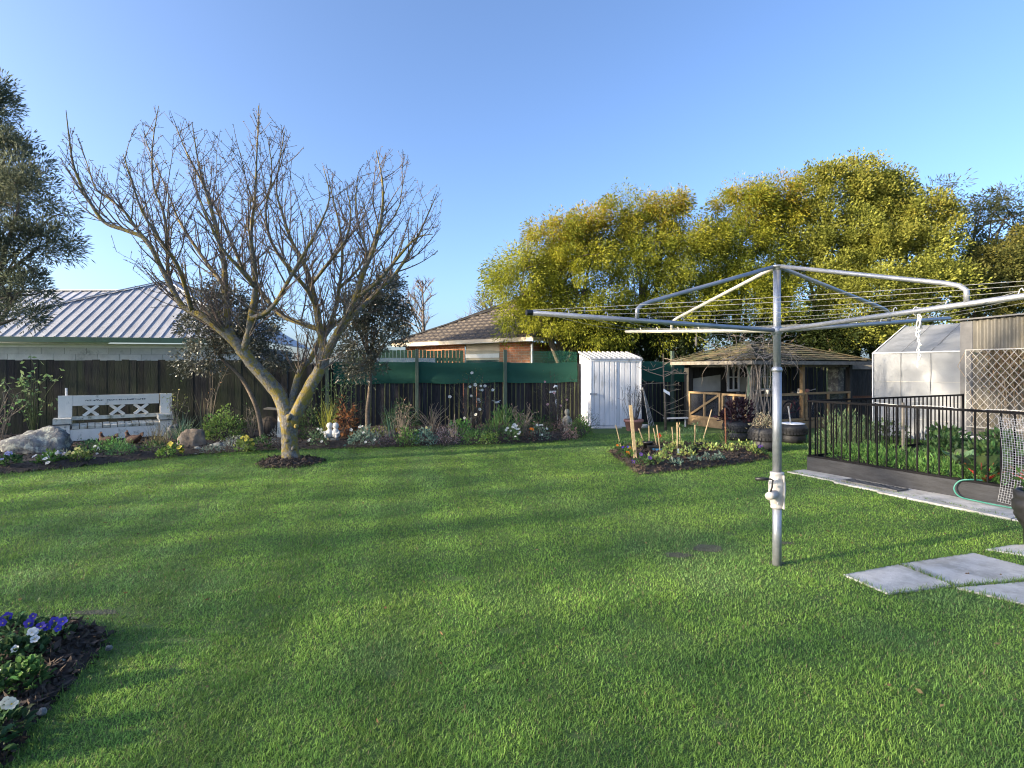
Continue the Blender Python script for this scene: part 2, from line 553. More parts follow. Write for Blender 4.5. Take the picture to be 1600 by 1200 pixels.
def vnoise(x, y):
    xi = np.floor(x).astype(int); yi = np.floor(y).astype(int)
    fx = x - xi; fy = y - yi
    fx = fx * fx * (3 - 2 * fx); fy = fy * fy * (3 - 2 * fy)
    a = _tab[xi % 64, yi % 64]; b = _tab[(xi + 1) % 64, yi % 64]
    c = _tab[xi % 64, (yi + 1) % 64]; d = _tab[(xi + 1) % 64, (yi + 1) % 64]
    return (a * (1 - fx) + b * fx) * (1 - fy) + (c * (1 - fx) + d * fx) * fy


def fbm(x, y):
    return (vnoise(x, y) + 0.5 * vnoise(2.1 * x + 7, 2.1 * y + 3) + 0.25 * vnoise(4.3 * x + 1, 4.3 * y + 9)) / 1.75


# ---------------------------------------------------------------- the ground plan
FANG = R(13.0)                                    # the back fence runs away to the right
FE = Vector((math.cos(FANG), math.sin(FANG), 0))
FENCE = Frame((1.9, 15.6, 0), FANG)               # t = 0 beside the metal shed


def fence_y(x): return 15.6 + math.tan(FANG) * (x - 1.9)


QANG = R(25.9)                                    # the buildings and the raised bed on the right stand at this angle
QU = Vector((math.cos(QANG), math.sin(QANG), 0))
QW = Vector((math.sin(QANG), -math.cos(QANG), 0))
BED_A = Vector((4.61, 8.40, 0))                   # near corner of the raised bed

front_px = [(-120, 760), (0, 742), (100, 733), (200, 722), (290, 713), (350, 708), (420, 704), (480, 703), (550, 701), (650, 698),
            (750, 695), (850, 692), (905, 686), (926, 675)]
border = [g(*p) for p in front_px]
border_poly = [(p.x, p.y) for p in border] + [(2.1, fence_y(2.1) - 0.05), (-15.0, fence_y(-15.0) - 0.05), (-15.0, border[0].y)]
diamond_poly = [(p.x, p.y) for p in [g(950, 706), g(962, 716), g(998, 743), g(1060, 737), g(1130, 729), g(1206, 718), g(1188, 706), g(1150, 699), g(1060, 696), g(985, 697)]]
corner_poly = [(p.x, p.y) for p in [g(-260, 985), g(0, 984), g(60, 974), g(115, 975), g(168, 992), g(158, 1012), g(132, 1046), g(98, 1082), g(62, 1120), g(28, 1170), g(-10, 1215), g(-260, 1330)]]
_tb = g(457, 722)
ring_poly = [(_tb.x + math.cos(a) * 0.53 * (1 + 0.12 * math.sin(3 * a)), _tb.y - 0.12 + math.sin(a) * 0.55 * (1 + 0.1 * math.cos(2 * a))) for a in [k * math.pi / 9 for k in range(18)]]
slab_px = [[(1318, 900), (1404, 884), (1490, 917), (1388, 930)],
           [(1406, 883), (1521, 866), (1665, 903), (1492, 918)],
           [(1495, 920.5), (1668, 905.5), (1790, 962), (1610, 960)],
           [(1540, 860), (1583, 853), (1700, 868), (1668, 896)]]
slab_poly = [[(g(*p).x, g(*p).y) for p in q] for q in slab_px]
slab_poly[2] = [(g(1495, 920.5).x, g(1495, 920.5).y), (g(1668, 905.2).x, g(1668, 905.2).y), (4.55, 3.62), (3.68, 3.36)]
slab_poly[3] = [(g(1540, 860).x, g(1540, 860).y), (g(1583, 853).x, g(1583, 853).y), (5.25, 4.83), (4.85, 4.22)]


def QP(t, n, z=0.0):                               # t along the front board towards the camera, n away from the lawn
    return BED_A + QW * t + QU * n + Vector((0, 0, z))


strip_poly = [(QP(-0.05, -0.36).x, QP(-0.05, -0.36).y), (QP(4.6, -0.64).x, QP(4.6, -0.64).y), (QP(4.6, 0.1).x, QP(4.6, 0.1).y), (QP(-0.05, 0.1).x, QP(-0.05, 0.1).y)]
raised_poly = [(QP(0, 0).x, QP(0, 0).y), (QP(4.6, 0).x, QP(4.6, 0).y), (QP(4.6, 5.4).x, QP(4.6, 5.4).y), (QP(0, 5.4).x, QP(0, 5.4).y)]

# the ground: one sheet to the horizon
gx = np.array([-600, -200, -80, -40, -25, -15, -8, -4, 0, 4, 8, 15, 25, 40, 80, 200, 600], float)
gy = np.array([-200, -60, -20, -6, 0, 3, 6, 9, 12, 16, 22, 30, 45, 80, 200, 900], float)
GX, GY = np.meshgrid(gx, gy)
gi = np.arange(len(gx) * len(gy)).reshape(len(gy), len(gx))
ground = link('ground', np_mesh('ground', np.stack([GX.ravel(), GY.ravel(), np.zeros(GX.size)], 1),
              np.stack([gi[:-1, :-1], gi[:-1, 1:], gi[1:, 1:], gi[1:, :-1]], -1).reshape(-1, 4), mat='ground'))
tag(ground, 'green lawn stretching across the back garden', 'lawn', kind='structure')


def soil_bed(name, poly, step, height, label, chips, mat='soil', seed=1):
    r_ = np.random.default_rng(seed)
    P = np.array(poly)
    xs = np.arange(P[:, 0].min() - step, P[:, 0].max() + step, step)
    ys = np.arange(P[:, 1].min() - step, P[:, 1].max() + step, step)
    X, Y = np.meshgrid(xs, ys)
    ins = inside(poly, X.ravel(), Y.ravel())
    d = edge_dist(poly, X.ravel(), Y.ravel())
    d = np.where(ins, d, -d)
    Z = np.clip(0.006 + d * 0.35, -0.01, height) + np.where(d > 0, (fbm(X.ravel() * 6, Y.ravel() * 6) - 0.4) * 0.05, 0)
    i = np.arange(X.size).reshape(X.shape)
    Fc = np.stack([i[:-1, :-1], i[:-1, 1:], i[1:, 1:], i[1:, :-1]], -1).reshape(-1, 4)
    keep = (d[Fc] > -step * 0.75).all(1)
    o = link(name, np_mesh(name, np.stack([X.ravel(), Y.ravel(), Z], 1), Fc[keep], smooth=True, mat=mat))
    tag(o, label, 'flower bed', kind='structure')
    # loose bark and clods on it
    x = r_.uniform(P[:, 0].min(), P[:, 0].max(), chips * 3); y = r_.uniform(P[:, 1].min(), P[:, 1].max(), chips * 3)
    k = inside(poly, x, y) & (x > -0.98 * y - 1.5)
    x, y = x[k][:chips], y[k][:chips]
    dd = edge_dist(poly, x, y)
    z = np.clip(0.006 + dd * 0.35, 0, height) + 0.006 + (fbm(x * 6, y * 6) - 0.4) * 0.05
    n = len(x)
    q = np.stack([x, y, z], 1)
    dv = r_.normal(size=(n, 3)) * np.array([1, 1, 0.45])
    V, Fq, cc = leaf_quads(q, dv, r_.uniform(0.025, 0.075, n), r_.uniform(0.015, 0.04, n), np.ones((n, 3)))
    c = link('bark_chips', np_mesh('bark_chips', V, Fq, mat='chip'), o)
    c['kind'] = 'stuff'
    return o


bed_border = soil_bed('garden_bed', border_poly, 0.10, 0.10, 'long dark soil border along the back fence', 9000, seed=1)
bed_diamond = soil_bed('garden_bed', diamond_poly, 0.06, 0.10, 'four-cornered dark soil bed cut into the lawn by the tyre planters', 5000, seed=2)
bed_corner = soil_bed('garden_bed', corner_poly, 0.04, 0.05, 'small soil bed with pansies at the near left corner', 4500, seed=3)
bed_ring = soil_bed('garden_bed', ring_poly, 0.05, 0.07, 'round ring of bark around the bare tree trunk', 1300, seed=4)

# worn earth patches in the lawn: pixel x, y, half width, half depth in metres
worn = [(75, 972, 0.30, 0.10), (150, 958, 0.22, 0.05), (1105, 857, 0.20, 0.14), (1060, 868, 0.14, 0.09), (1228, 849, 0.10, 0.05), (1215, 880, 0.09, 0.06),
        (1140, 835, 0.07, 0.05), (1285, 935, 0.06, 0.03), (712, 905, 0.07, 0.05), (785, 987, 0.07, 0.04), (612, 1052, 0.06, 0.035), (905, 1150, 0.06, 0.03),
        (230, 978, 0.09, 0.035), (280, 1000, 0.11, 0.03), (1130, 1130, 0.07, 0.035), (770, 1045, 0.05, 0.03)]
wp = [(g(x, y), a, b) for x, y, a, b in worn]


def worn_at(x, y):
    w = np.zeros(len(x))
    for p, a, b in wp:
        q = ((x - p.x) / a) ** 2 + ((y - p.y) / b) ** 2
        w = np.maximum(w, np.exp(-q * 1.1))
    return w


for p, a, b in wp[:6]:
    q = []
    for k in range(14):
        an = k * 2 * math.pi / 14
        s_ = 0.55 + 0.40 * rnd.random()
        q.append(Vector((p.x + math.cos(an) * a * s_, p.y + math.sin(an) * b * s_, 0.004)))
    tag(MB().poly(q).build('worn_patch', 'clay', ground), kind='structure')


# ---------------------------------------------------------------- lawn grass
def lawn():
    N0 = 1700000
    # denser towards the camera: sample depth with a falling weight
    d0, d1 = 1.75, 13.2
    u = rng.random(N0)
    pw = 0.50
    y = (d0 ** pw + u * (d1 ** pw - d0 ** pw)) ** (1 / pw)
    x = (rng.random(N0) * 2 - 1) * (y * 1.0 + 0.9)
    n_use = 620000
    k = np.ones(N0, bool)
    for poly, m in ((border_poly, 0.02), (diamond_poly, 0.02), (corner_poly, 0.02), (ring_poly, 0.02), (raised_poly, 0.0), (strip_poly, 0.0)):
        i_ = inside(poly, x, y)
        k &= ~i_
    for sp in slab_poly:
        k &= ~inside(sp, x, y)
    k &= ~((y > np.array([0]) + 15.6 + math.tan(FANG) * (x - 1.9) - 0.1))
    k &= ~((np.abs(x - 2.16) < 0.05) & (np.abs(y - 4.375) < 0.05))
    w = worn_at(x, y)
    k &= rng.random(N0) > w * 0.88
    patch = fbm(x * 1.3 + 20, y * 1.3 + 20)
    thin = fbm(x * 5 + 3, y * 5 + 8)
    k &= rng.random(N0) < np.clip(0.42 + 1.3 * thin, 0.35, 1)
    x, y, w, patch = x[k][:n_use], y[k][:n_use], w[k][:n_use], patch[k][:n_use]
    n = len(x)
    tuft = fbm(x * 9 + 5, y * 9 + 1)
    far = np.clip((y - 2.0) / 9.0, 0, 1)
    Ln = (0.010 + 0.021 * tuft ** 1.8 + 0.008 * rng.random(n)) * (1 - 0.6 * w) * (1.0 + 0.10 * far)
    Ln *= np.where(rng.random(n) < 0.04, 1.5, 1.0)
    Wd = (0.0018 + 0.0012 * rng.random(n)) * (1 + 2.6 * far)
    mow = np.clip(np.sin((x * 1.0 + (y - 9.2) * 0.20) * math.pi / 0.42) * 2.0, -1, 1) * np.clip((1.5 - x) / 2, 0, 1)
    az = rng.random(n) * 2 * math.pi
    lean = np.clip(0.72 + rng.normal(size=n) * 0.38, 0.05, 1.35)
    hue = fbm(x * 2.6 + 40, y * 2.6 + 11)
    fine = fbm(x * 12 + 4, y * 12 + 14)
    cA = np.array([0.150, 0.285, 0.060]); cB = np.array([0.240, 0.390, 0.075]); cC = np.array([0.165, 0.280, 0.115])
    f = np.clip((hue - 0.30) * 2.3 + (fine - 0.45) * 0.9, 0, 1)[:, None]
    cols = cA * (1 - f) + cB * f
    q = np.clip((patch - 0.5) * 3, 0, 1)[:, None] * 0.55
    cols = cols * (1 - q) + cC * q
    cols *= (1 + rng.normal(size=(n, 1)) * 0.22).clip(0.45, 1.7)
    cols *= (1 + 0.13 * mow)[:, None]
    cols *= (0.93 + 0.20 * fbm(x * 0.8 + 9, y * 0.8 + 31) + 0.14 * (fbm(x * 3.7 + 2, y * 3.7 + 6) - .5))[:, None]
    dry = rng.random(n) < 0.055 + 0.3 * w
    cols[dry] = np.array([0.26, 0.23, 0.12]) * (0.7 + 0.5 * rng.random((dry.sum(), 1)))
    cols = np.clip(cols, 0.004, 0.6)
    P = np.stack([x, y, np.full(n, 0.001)], 1)
    near = y < 3.7
    V1, F1, C1 = blades_mesh(P[near], az[near], lean[near], Ln[near], Wd[near], cols[near], segs=2, curl=0.9)
    fm = ~near
    nf = fm.sum()
    out = np.stack([np.cos(az[fm]), np.sin(az[fm]), np.zeros(nf)], 1)
    side = np.stack([-np.sin(az[fm]), np.cos(az[fm]), np.zeros(nf)], 1) * (Wd[fm] * 0.75)[:, None]
    th = lean[fm] + 0.12
    tip = P[fm] + (out * np.sin(th)[:, None] + np.array([0, 0, 1.0]) * np.cos(th)[:, None]) * Ln[fm][:, None]
    V2 = np.stack([P[fm] - side, P[fm] + side, tip], 1).reshape(-1, 3)
    C2 = np.repeat(cols[fm], 3, axis=0)
    V = np.concatenate([V1, V2]); Cc = np.concatenate([C1, C2])
    l1 = F1.ravel(); l2 = np.arange(3 * nf) + len(V1)
    starts = np.concatenate([np.arange(0, len(l1), 4), len(l1) + np.arange(0, 3 * nf, 3)])
    o = link('lawn_grass', np_mesh('lawn_grass', V, loops=np.concatenate([l1, l2]), starts=starts, cols=Cc, mat='grass_blade'))
    tag(o, 'short mown green grass covering the lawn', 'grass', kind='stuff')


lawn()

# a few fallen leaves and clippings on the grass
nlv = 260
fy = rng.uniform(2.2, 10.5, nlv); fx = (rng.random(nlv) * 2 - 1) * fy * .95
kk = np.ones(nlv, bool)
for poly in (border_poly, diamond_poly, corner_poly, ring_poly, raised_poly, strip_poly): kk &= ~inside(poly, fx, fy)
fx, fy = fx[kk], fy[kk]
V, Fc, cc = leaf_quads(np.stack([fx, fy, np.full(len(fx), .022)], 1), rng.normal(size=(len(fx), 3)) * [1, 1, .25], rng.uniform(.02, .045, len(fx)), rng.uniform(.012, .022, len(fx)), tint(len(fx), (.17, .12, .06), .4))
tag(link('fallen_leaves', np_mesh('fallen_leaves', V, Fc, cols=cc, mat='leaf')), 'small brown leaves scattered over the lawn', 'leaves', kind='stuff')

# longer tufts of grass hugging the slab, board and bed edges
def edge_grass():
    pts = []
    for poly in [slab_poly[0], slab_poly[1], slab_poly[2], slab_poly[3], strip_poly]:
        for i in range(len(poly)):
            a = np.array(poly[i]); b = np.array(poly[(i + 1) % len(poly)])
            m = int(np.linalg.norm(b - a) * 230)
            t = rng.random((m, 1))
            pts.append(a + (b - a) * t + rng.normal(size=(m, 2)) * 0.007)
    for poly in (corner_poly, diamond_poly, ring_poly, border_poly[:14]):
        for i in range(len(poly) - (1 if len(poly) == 14 else 0)):
            a = np.array(poly[i]); b = np.array(poly[(i + 1) % len(poly)])
            m = int(np.linalg.norm(b - a) * 150)
            t = rng.random((m, 1))
            pts.append(a + (b - a) * t + rng.normal(size=(m, 2)) * 0.03)
    P = np.concatenate(pts)
    k = (np.abs(P[:, 0]) < P[:, 1] * 1.0 + 1.0) & ~inside([(QP(-0.02, 0).x, QP(-0.02, 0).y), (QP(4.7, 0).x, QP(4.7, 0).y), (QP(4.7, 5).x, QP(4.7, 5).y), (QP(-0.02, 5).x, QP(-0.02, 5).y)], P[:, 0], P[:, 1])
    P = P[k]
    n = len(P)
    far = np.clip((P[:, 1] - 2) / 8, 0, 1)
    cols = tint(n, (0.15, 0.25, 0.055), 0.28)
    V, Fc, Cc = blades_mesh(np.concatenate([P, np.full((n, 1), 0.002)], 1), rng.random(n) * 6.283, np.abs(rng.normal(size=n)) * 0.5 + 0.1,
                            0.028 + 0.035 * rng.random(n), 0.0026 + 0.004 * far, cols, segs=2, curl=0.9)
    o = link('edge_grass', np_mesh('edge_grass', V, Fc, cols=Cc, mat='grass_blade'))
    tag(o, 'longer grass along the edges of slabs and beds', 'grass', kind='stuff')


edge_grass()

# ---------------------------------------------------------------- paving
path = thing('stepping_path', (0, 0, 0), 'grey concrete slabs set into the lawn at the right', 'paving')
path['kind'] = 'structure'
for i, q in enumerate(slab_poly):
    m = MB()
    m.prism([Vector((x, y, 0.0)) for x, y in q], (0, 0, 0.013))
    m.build('paving_slab', 'slab', path)
strip = thing('paved_strip', QP(0, -0.3), 'strip of grey slabs along the foot of the raised bed', 'paving')
strip['kind'] = 'structure'
t0 = -0.05
for ln, out in ((0.80, 0.40), (0.62, 0.50), (0.36, 0.58), (1.02, 0.60), (0.98, 0.62), (0.9, 0.62)):
    m = MB()
    a, b = t0 + 0.006, t0 + ln - 0.006
    m.prism([QP(a, -0.012), QP(a, -out), QP(b, -out - 0.02), QP(b, -0.012)], (0, 0, 0.02 + 0.006 * rnd.random()))
    m.build('paving_slab', 'slab', strip)
    t0 += ln
gr = thing('drain_grate', QP(1.15, -0.26), 'dark worn grate lying on the slabs beside the raised bed', 'drain grate')
m = MB()
fr = Frame(QP(1.15, -0.26, 0.027), math.atan2(QW.y, QW.x))
m.box(fr, -0.36, 0.36, -0.13, -0.115, 0.0, 0.018); m.box(fr, -0.36, 0.36, 0.115, 0.13, 0.0, 0.018)
m.box(fr, -0.36, -0.345, -0.115, 0.115, 0.0, 0.018); m.box(fr, 0.345, 0.36, -0.115, 0.115, 0.0, 0.018)
m.build('grate_frame', 'slab_dark', gr)
m = MB()
for k in range(14): m.box(fr, -0.33 + k * 0.05, -0.305 + k * 0.05, -0.113, 0.113, 0.002, 0.014)
m.build('grate_bars', 'slab_dark', gr)

# ---------------------------------------------------------------- boundary fences
def box_mesh(name, w, d, h, mat, taper=0.0):
    x, y = w / 2, d / 2
    v = [(-x, -y, 0), (x, -y, 0), (x, y, 0), (-x, y, 0), (-x, -y, h - taper), (x, -y, h), (x, y, h), (-x, y, h - taper)]
    me = bpy.data.meshes.new(name)
    me.from_pydata(v, [], [(3, 2, 1, 0), (4, 5, 6, 7), (0, 1, 5, 4), (1, 2, 6, 5), (2, 3, 7, 6), (3, 0, 4, 7)])
    me.materials.append(M[mat]); me.update()
    return me


bf = thing('board_fence', FENCE(-9.5), 'dark close-boarded fence stained green behind the white bench', 'fence')
me = box_mesh('board', 0.152, 0.02, 1.81, 'fence_board')
locs, rots, scs = [], [], []
t = -15.6
while t < -7.42:
    locs.append(FENCE(t, rnd.uniform(-0.004, 0.004), 0.0)); rots.append((0, 0, FANG)); scs.append((1, 1, rnd.uniform(0.990, 1.006)))
    t += 0.156
copies('board', me, bf, locs, rots, scs)
m = MB()
for z in (0.35, 1.0, 1.6): m.box(FENCE, -15.7, -7.4, -0.07, -0.015, z, z + 0.08)
m.build('rail', 'dark_timber', bf)

pf = thing('paling_fence', FENCE(-2), 'dark paling fence with yellow-green lichen strips under green shade cloth', 'fence')
mp_ = box_mesh('paling', 0.121, 0.018, 1.76, 'paling')
mb_ = box_mesh('batten', 0.026, 0.014, 1.74, 'lichen_batten')
locs, l2 = [], []
t = -7.36
while t < 8.6:
    if not (0.25 < t < 1.7):
        locs.append(FENCE(t, 0.0, 0.0))
        if rnd.random() < 0.86: l2.append(FENCE(t + 0.062, 0.017, 0.0))
    t += 0.124
copies('paling', mp_, pf, locs, [(0, rnd.uniform(-0.006, 0.006), FANG) for _ in locs], [(1, 1, rnd.uniform(0.97, 1.01)) for _ in locs])
copies('batten', mb_, pf, l2, [(0, rnd.uniform(-0.01, 0.01), FANG) for _ in l2], [(rnd.uniform(0.5, 1.35), 1, rnd.uniform(0.95, 1.0)) for _ in l2])
for z in (0.4, 1.5):
    m = MB(); m.box(FENCE, -7.4, 8.6, -0.09, -0.02, z, z + 0.09); m.build('rail', 'dark_timber', pf)
me = box_mesh('post', 0.085, 0.075, 2.13, 'post_green')
copies('post', me, pf, [FENCE(tt, 0.062, 0) for tt in (-6.9, -4.6, -2.16, 3.0, 5.2)], [(0, 0, FANG)] * 5)


def cloth(name, t0, t1, z0, z1, n, mat, label, seed, wave=0.02):
    r_ = random.Random(seed)
    cols_, rows_ = int((t1 - t0) / 0.12), 7
    ph = [r_.random() * 6 for _ in range(6)]
    V = []
    for j in range(rows_ + 1):
        for i in range(cols_ + 1):
            tt = t0 + (t1 - t0) * i / cols_
            v = j / rows_
            sag = 0.012 * math.sin(tt * 2.6 + ph[0]) + 0.010 * math.sin(tt * 6.1 + ph[1])
            z = z0 + (z1 - z0) * v + sag * (1 if j in (0, rows_) else 0.6)
            nn = n + wave * (math.sin(tt * 3.3 + ph[2] + v * 2) * 0.5 + math.sin(v * 9 + ph[3] + tt * 0.8) * 0.5)
            V.append(FENCE(tt, nn, z))
    Fc = [[j * (cols_ + 1) + i, j * (cols_ + 1) + i + 1, (j + 1) * (cols_ + 1) + i + 1, (j + 1) * (cols_ + 1) + i] for j in range(rows_) for i in range(cols_)]
    o = link(name, np_mesh(name, [tuple(p) for p in V], Fc, smooth=True, mat=mat, org=ORG[pf.name]), pf)
    if label: o['label'] = label
    return o


cloth('shade_cloth', -6.75, -0.02, 1.20, 1.77, 0.045, 'shade_cloth', 'dark green shade cloth stapled along the top of the fence', 3)
cloth('shade_cloth', 1.75, 4.6, 1.20, 1.80, 0.045, 'shade_cloth', 'dark green shade cloth on the fence right of the shed', 4)
cloth('sheer_netting', -5.6, -0.02, 1.755, 2.10, 0.03, 'sheer_mesh', 'see-through green netting above the shade cloth', 5, 0.008)

# a paler neighbour fence further back
nf = thing('neighbour_fence', (-3.4, 17.3, 0), 'pale lichen-covered paling fence in front of the brick house', 'fence')
nfr = Frame((-5.2, 17.0, 0), R(7))
m = MB()
t = 0.0
while t < 3.55:
    m.box(nfr, t, t + 0.10, 0, 0.02, 0.0, 2.19 + rnd.uniform(-0.012, 0.012)); t += 0.118
m.build('palings', 'lichen_paling', nf)['kind'] = 'stuff'
m = MB(); m.box(nfr, -0.05, 3.6, -0.07, -0.02, 1.85, 1.95); m.build('rail', 'weathered', nf)
m = MB(); m.box(nfr, 0.6, 2.75, 0.05, 0.09, 1.62, 1.94); m.build('board', 'block', nf)

# ---------------------------------------------------------------- the pale house on the left
HA = R(10)
hl = Frame((-15.2, 16.0, 0), HA)            # eave line
house = thing('metal_roof_house', hl(2.5, -3), 'low pale house with ribbed light grey metal roof and green gutter', 'house')
TL, TR = -2.3, 7.1                           # eave ends
apx_t = 3.12; apx_d = 3.45; EZ = 2.56; pitch = 0.665
apex = hl(apx_t, -apx_d, EZ + pitch * apx_d)
m = MB(); m.box(hl, TL + 0.35, TR - 0.35, -6.5, -0.42, 0, 2.35); m.build('wall', 'mortar', house)
bm_ = box_mesh('block', 0.605, 0.03, 0.19, 'block')
locs = []
for row in range(4):
    tt = TL + 0.66 - (0.31 if row % 2 else 0)
    while tt < TR - 0.66:
        locs.append(hl(tt, -0.415, 1.46 + row * 0.198)); tt += 0.615
copies('block', bm_, house, locs, [(0, 0, HA)] * len(locs))
m = MB(); m.box(hl, TL + 0.33, TR - 0.33, -0.40, -0.395 + 0.02, 2.252, 2.35); m.build('frieze_board', 'trim_white', house)
m = MB(); m.box(hl, TL + 0.1, TR - 0.1, -0.43, -0.12, 2.352, 2.375); m.build('soffit', 'trim_white', house)
m = MB(); m.box(hl, TL + 0.34, TL + 0.50, -0.39, -0.30, 0, 2.35); m.build('corner_pipe', 'trim_white', house)
m = MB(); m.box(hl, TL - 0.05, TR + 0.05, 0.004, 0.12, 2.40, 2.555); m.build('gutter', 'gutter_green', house)
m = MB()
back_t = apx_t
rid_end = hl(apx_t, -9.0, EZ + pitch * apx_d)
m.prism([hl(TL, 0, EZ), hl(TR, 0, EZ), apex], (0, 0, -0.05))
rf = m.build('roof', 'roof_steel', house)
m = MB(); m.prism([hl(TL, 0, EZ), apex, rid_end, hl(TL, -9.0, EZ)], (0, 0, -0.05)); m.build('roof', 'roof_steel', house)
m = MB(); m.prism([hl(TR, 0, EZ), hl(TR, -9.0, EZ), rid_end, apex], (0, 0, -0.05)); m.build('roof', 'roof_steel', house)
k = TL + 0.22
while k < TR - 0.1:
    top = (k - TL) / (apx_t - TL) * apx_d if k < apx_t else (TR - k) / (TR - apx_t) * apx_d
    top -= 0.06
    if top > 0.1:
        m = MB()
        a, b = hl(k, -0.0, EZ + 0.012), hl(k, -top, EZ + 0.012 + pitch * top)
        m.bar(a, b, 0.045, 0.036)
        m.build('roof_rib', 'rib_steel', rf)
    k += 0.29
m = MB(); m.bar(hl(TL, 0.0, EZ + 0.03), apex + Vector((0, 0, 0.04)), 0.22, 0.03); m.build('hip_cap', 'rib_steel', rf)
m = MB(); m.bar(hl(TR, 0.0, EZ + 0.03), apex + Vector((0, 0, 0.04)), 0.22, 0.03); m.build('hip_cap', 'rib_steel', rf)
m = MB(); m.bar(apex + Vector((0, 0, 0.04)), rid_end + Vector((0, 0, 0.04)), 0.25, 0.03); m.build('ridge_cap', 'rib_steel', rf)
# the wing behind it
w0, w1 = at(40, 455, 23.0), at(215, 454.5, 23.4)
wd = hl.n
m = MB(); m.prism([w0 + Vector((-3, 0, 0)), w1 + Vector((1.2, 0, 0)), w1 + Vector((1.2, 0, 0)) + wd * 4.2 - Vector((0, 0, 2.2)), w0 + Vector((-3, 0, 0)) + wd * 4.2 - Vector((0, 0, 2.2))], (0, 0, -0.05))
rw = m.build('wing_roof', 'roof_steel', house)
for k in range(22):
    a = w0 + Vector((-2.8, 0, 0.02)) + (w1 - w0 + Vector((4.0, 0, 0))) * (k / 22.0)
    m = MB(); m.bar(a, a + wd * 4.1 - Vector((0, 0, 2.15)), 0.045, 0.036); m.build('roof_rib', 'rib_steel', rw)
m = MB(); m.bar(w0 + Vector((-3, 0, 0.03)), w1 + Vector((1.2, 0, 0.03)), 0.22, 0.04); m.build('ridge_cap', 'rib_steel', rw)

# ---------------------------------------------------------------- the brick house behind the fence
E0 = at(832, 527.0, 16.8)                     # near eave corner
E1 = at(612, 537.0, 21.4)
E1.z = E0.z = 2.60
bdir = (E1 - E0).normalized()
blen = (E1 - E0).length
bup = Vector((bdir.y, -bdir.x, 0))            # away from the camera, up the slope
if bup.y < 0: bup = -bup
bh = thing('brick_house', E0 + bup * 2, 'orange brick house with brown tiled roof beyond the shade cloth', 'house')
tp = 0.47


def BH(s, u, z): return E0 + bdir * s + bup * u + Vector((0, 0, z - E0.z))


def uv_wall(name, p0, p1, z0, z1, mat, parent):
    d = (p1 - p0); L_ = d.length
    me = bpy.data.meshes.new(name)
    org = ORG[parent.name]
    vs_ = [Vector((p0.x, p0.y, z0)) - org, Vector((p1.x, p1.y, z0)) - org, Vector((p1.x, p1.y, z1)) - org, Vector((p0.x, p0.y, z1)) - org]
    me.from_pydata([tuple(v) for v in vs_], [], [(0, 1, 2, 3)])
    u = me.uv_layers.new(name='UVMap')
    for i, (a, b) in enumerate([(0, z0), (L_, z0), (L_, z1), (0, z1)]): u.data[i].uv = (a, b)
    me.materials.append(M[mat]); me.update()
    return link(name, me, parent)


win0, win1 = 1.78, 3.45
uv_wall('wall', BH(win0, 0.45, 0), BH(0.45, 0.45, 0), 0, 2.47, 'brick', bh)
uv_wall('wall', BH(blen - 0.3, 0.45, 0), BH(win1, 0.45, 0), 0, 2.47, 'brick', bh)
uv_wall('wall', BH(win1, 0.45, 0), BH(win0, 0.45, 0), 0, 0.9, 'brick', bh)
uv_wall('wall', BH(0.45, 0.45, 0), BH(0.45, 8.0, 0), 0, 2.47, 'brick', bh)
wn_ = MB().hexa([BH(win0, 0.50, 0.9), BH(win1, 0.50, 0.9), BH(win1, 0.54, 0.9), BH(win0, 0.54, 0.9), BH(win0, 0.50, 2.47), BH(win1, 0.50, 2.47), BH(win1, 0.54, 2.47), BH(win0, 0.54, 2.47)]).build('window', 'trim_cream', bh)
MB().hexa([BH(win0 + .03, 0.46, 1.98), BH(win1 - .03, 0.46, 1.98), BH(win1 - .03, 0.50, 1.98), BH(win0 + .03, 0.50, 1.98), BH(win0 + .03, 0.46, 2.12), BH(win1 - .03, 0.46, 2.12), BH(win1 - .03, 0.50, 2.12), BH(win0 + .03, 0.50, 2.12)]).build('window_head', 'trim_white', wn_)
MB().hexa([BH(win0 + .05, 0.48, 0.95), BH(win1 - .05, 0.48, 0.95), BH(win1 - .05, 0.50, 0.95), BH(win0 + .05, 0.50, 0.95), BH(win0 + .05, 0.48, 1.9), BH(win1 - .05, 0.48, 1.9), BH(win1 - .05, 0.50, 1.9), BH(win0 + .05, 0.50, 1.9)]).build('pane', 'glass', wn_)
m = MB(); m.hexa([BH(-0.02, 0.0, 2.475), BH(blen, 0.0, 2.475), BH(blen, 0.44, 2.475), BH(-0.02, 0.44, 2.475), BH(-0.02, 0.0, 2.495), BH(blen, 0.0, 2.495), BH(blen, 0.44, 2.495), BH(-0.02, 0.44, 2.495)]); m.build('soffit', 'trim_white', bh)
m = MB(); m.hexa([BH(-0.04, -0.02, 2.495), BH(blen, -0.02, 2.495), BH(blen, 0.03, 2.495), BH(-0.04, 0.03, 2.495), BH(-0.04, -0.02, 2.60), BH(blen, -0.02, 2.60), BH(blen, 0.03, 2.60), BH(-0.04, 0.03, 2.60)]); m.build('fascia', 'trim_cream', bh)
m = MB(); m.hexa([BH(-0.02, 0.04, 2.495), BH(-0.02, 8, 2.495), BH(0.03, 8, 2.495), BH(0.03, 0.04, 2.495), BH(-0.02, 0.04, 2.60), BH(-0.02, 8, 2.60), BH(0.03, 8, 2.60), BH(0.03, 0.04, 2.60)]); m.build('fascia', 'trim_cream', bh)
m = MB(); m.tube([BH(0.30, 0.36, 0), BH(0.30, 0.36, 2.4)], 0.04, 8); m.build('downpipe', 'trim_white', bh)
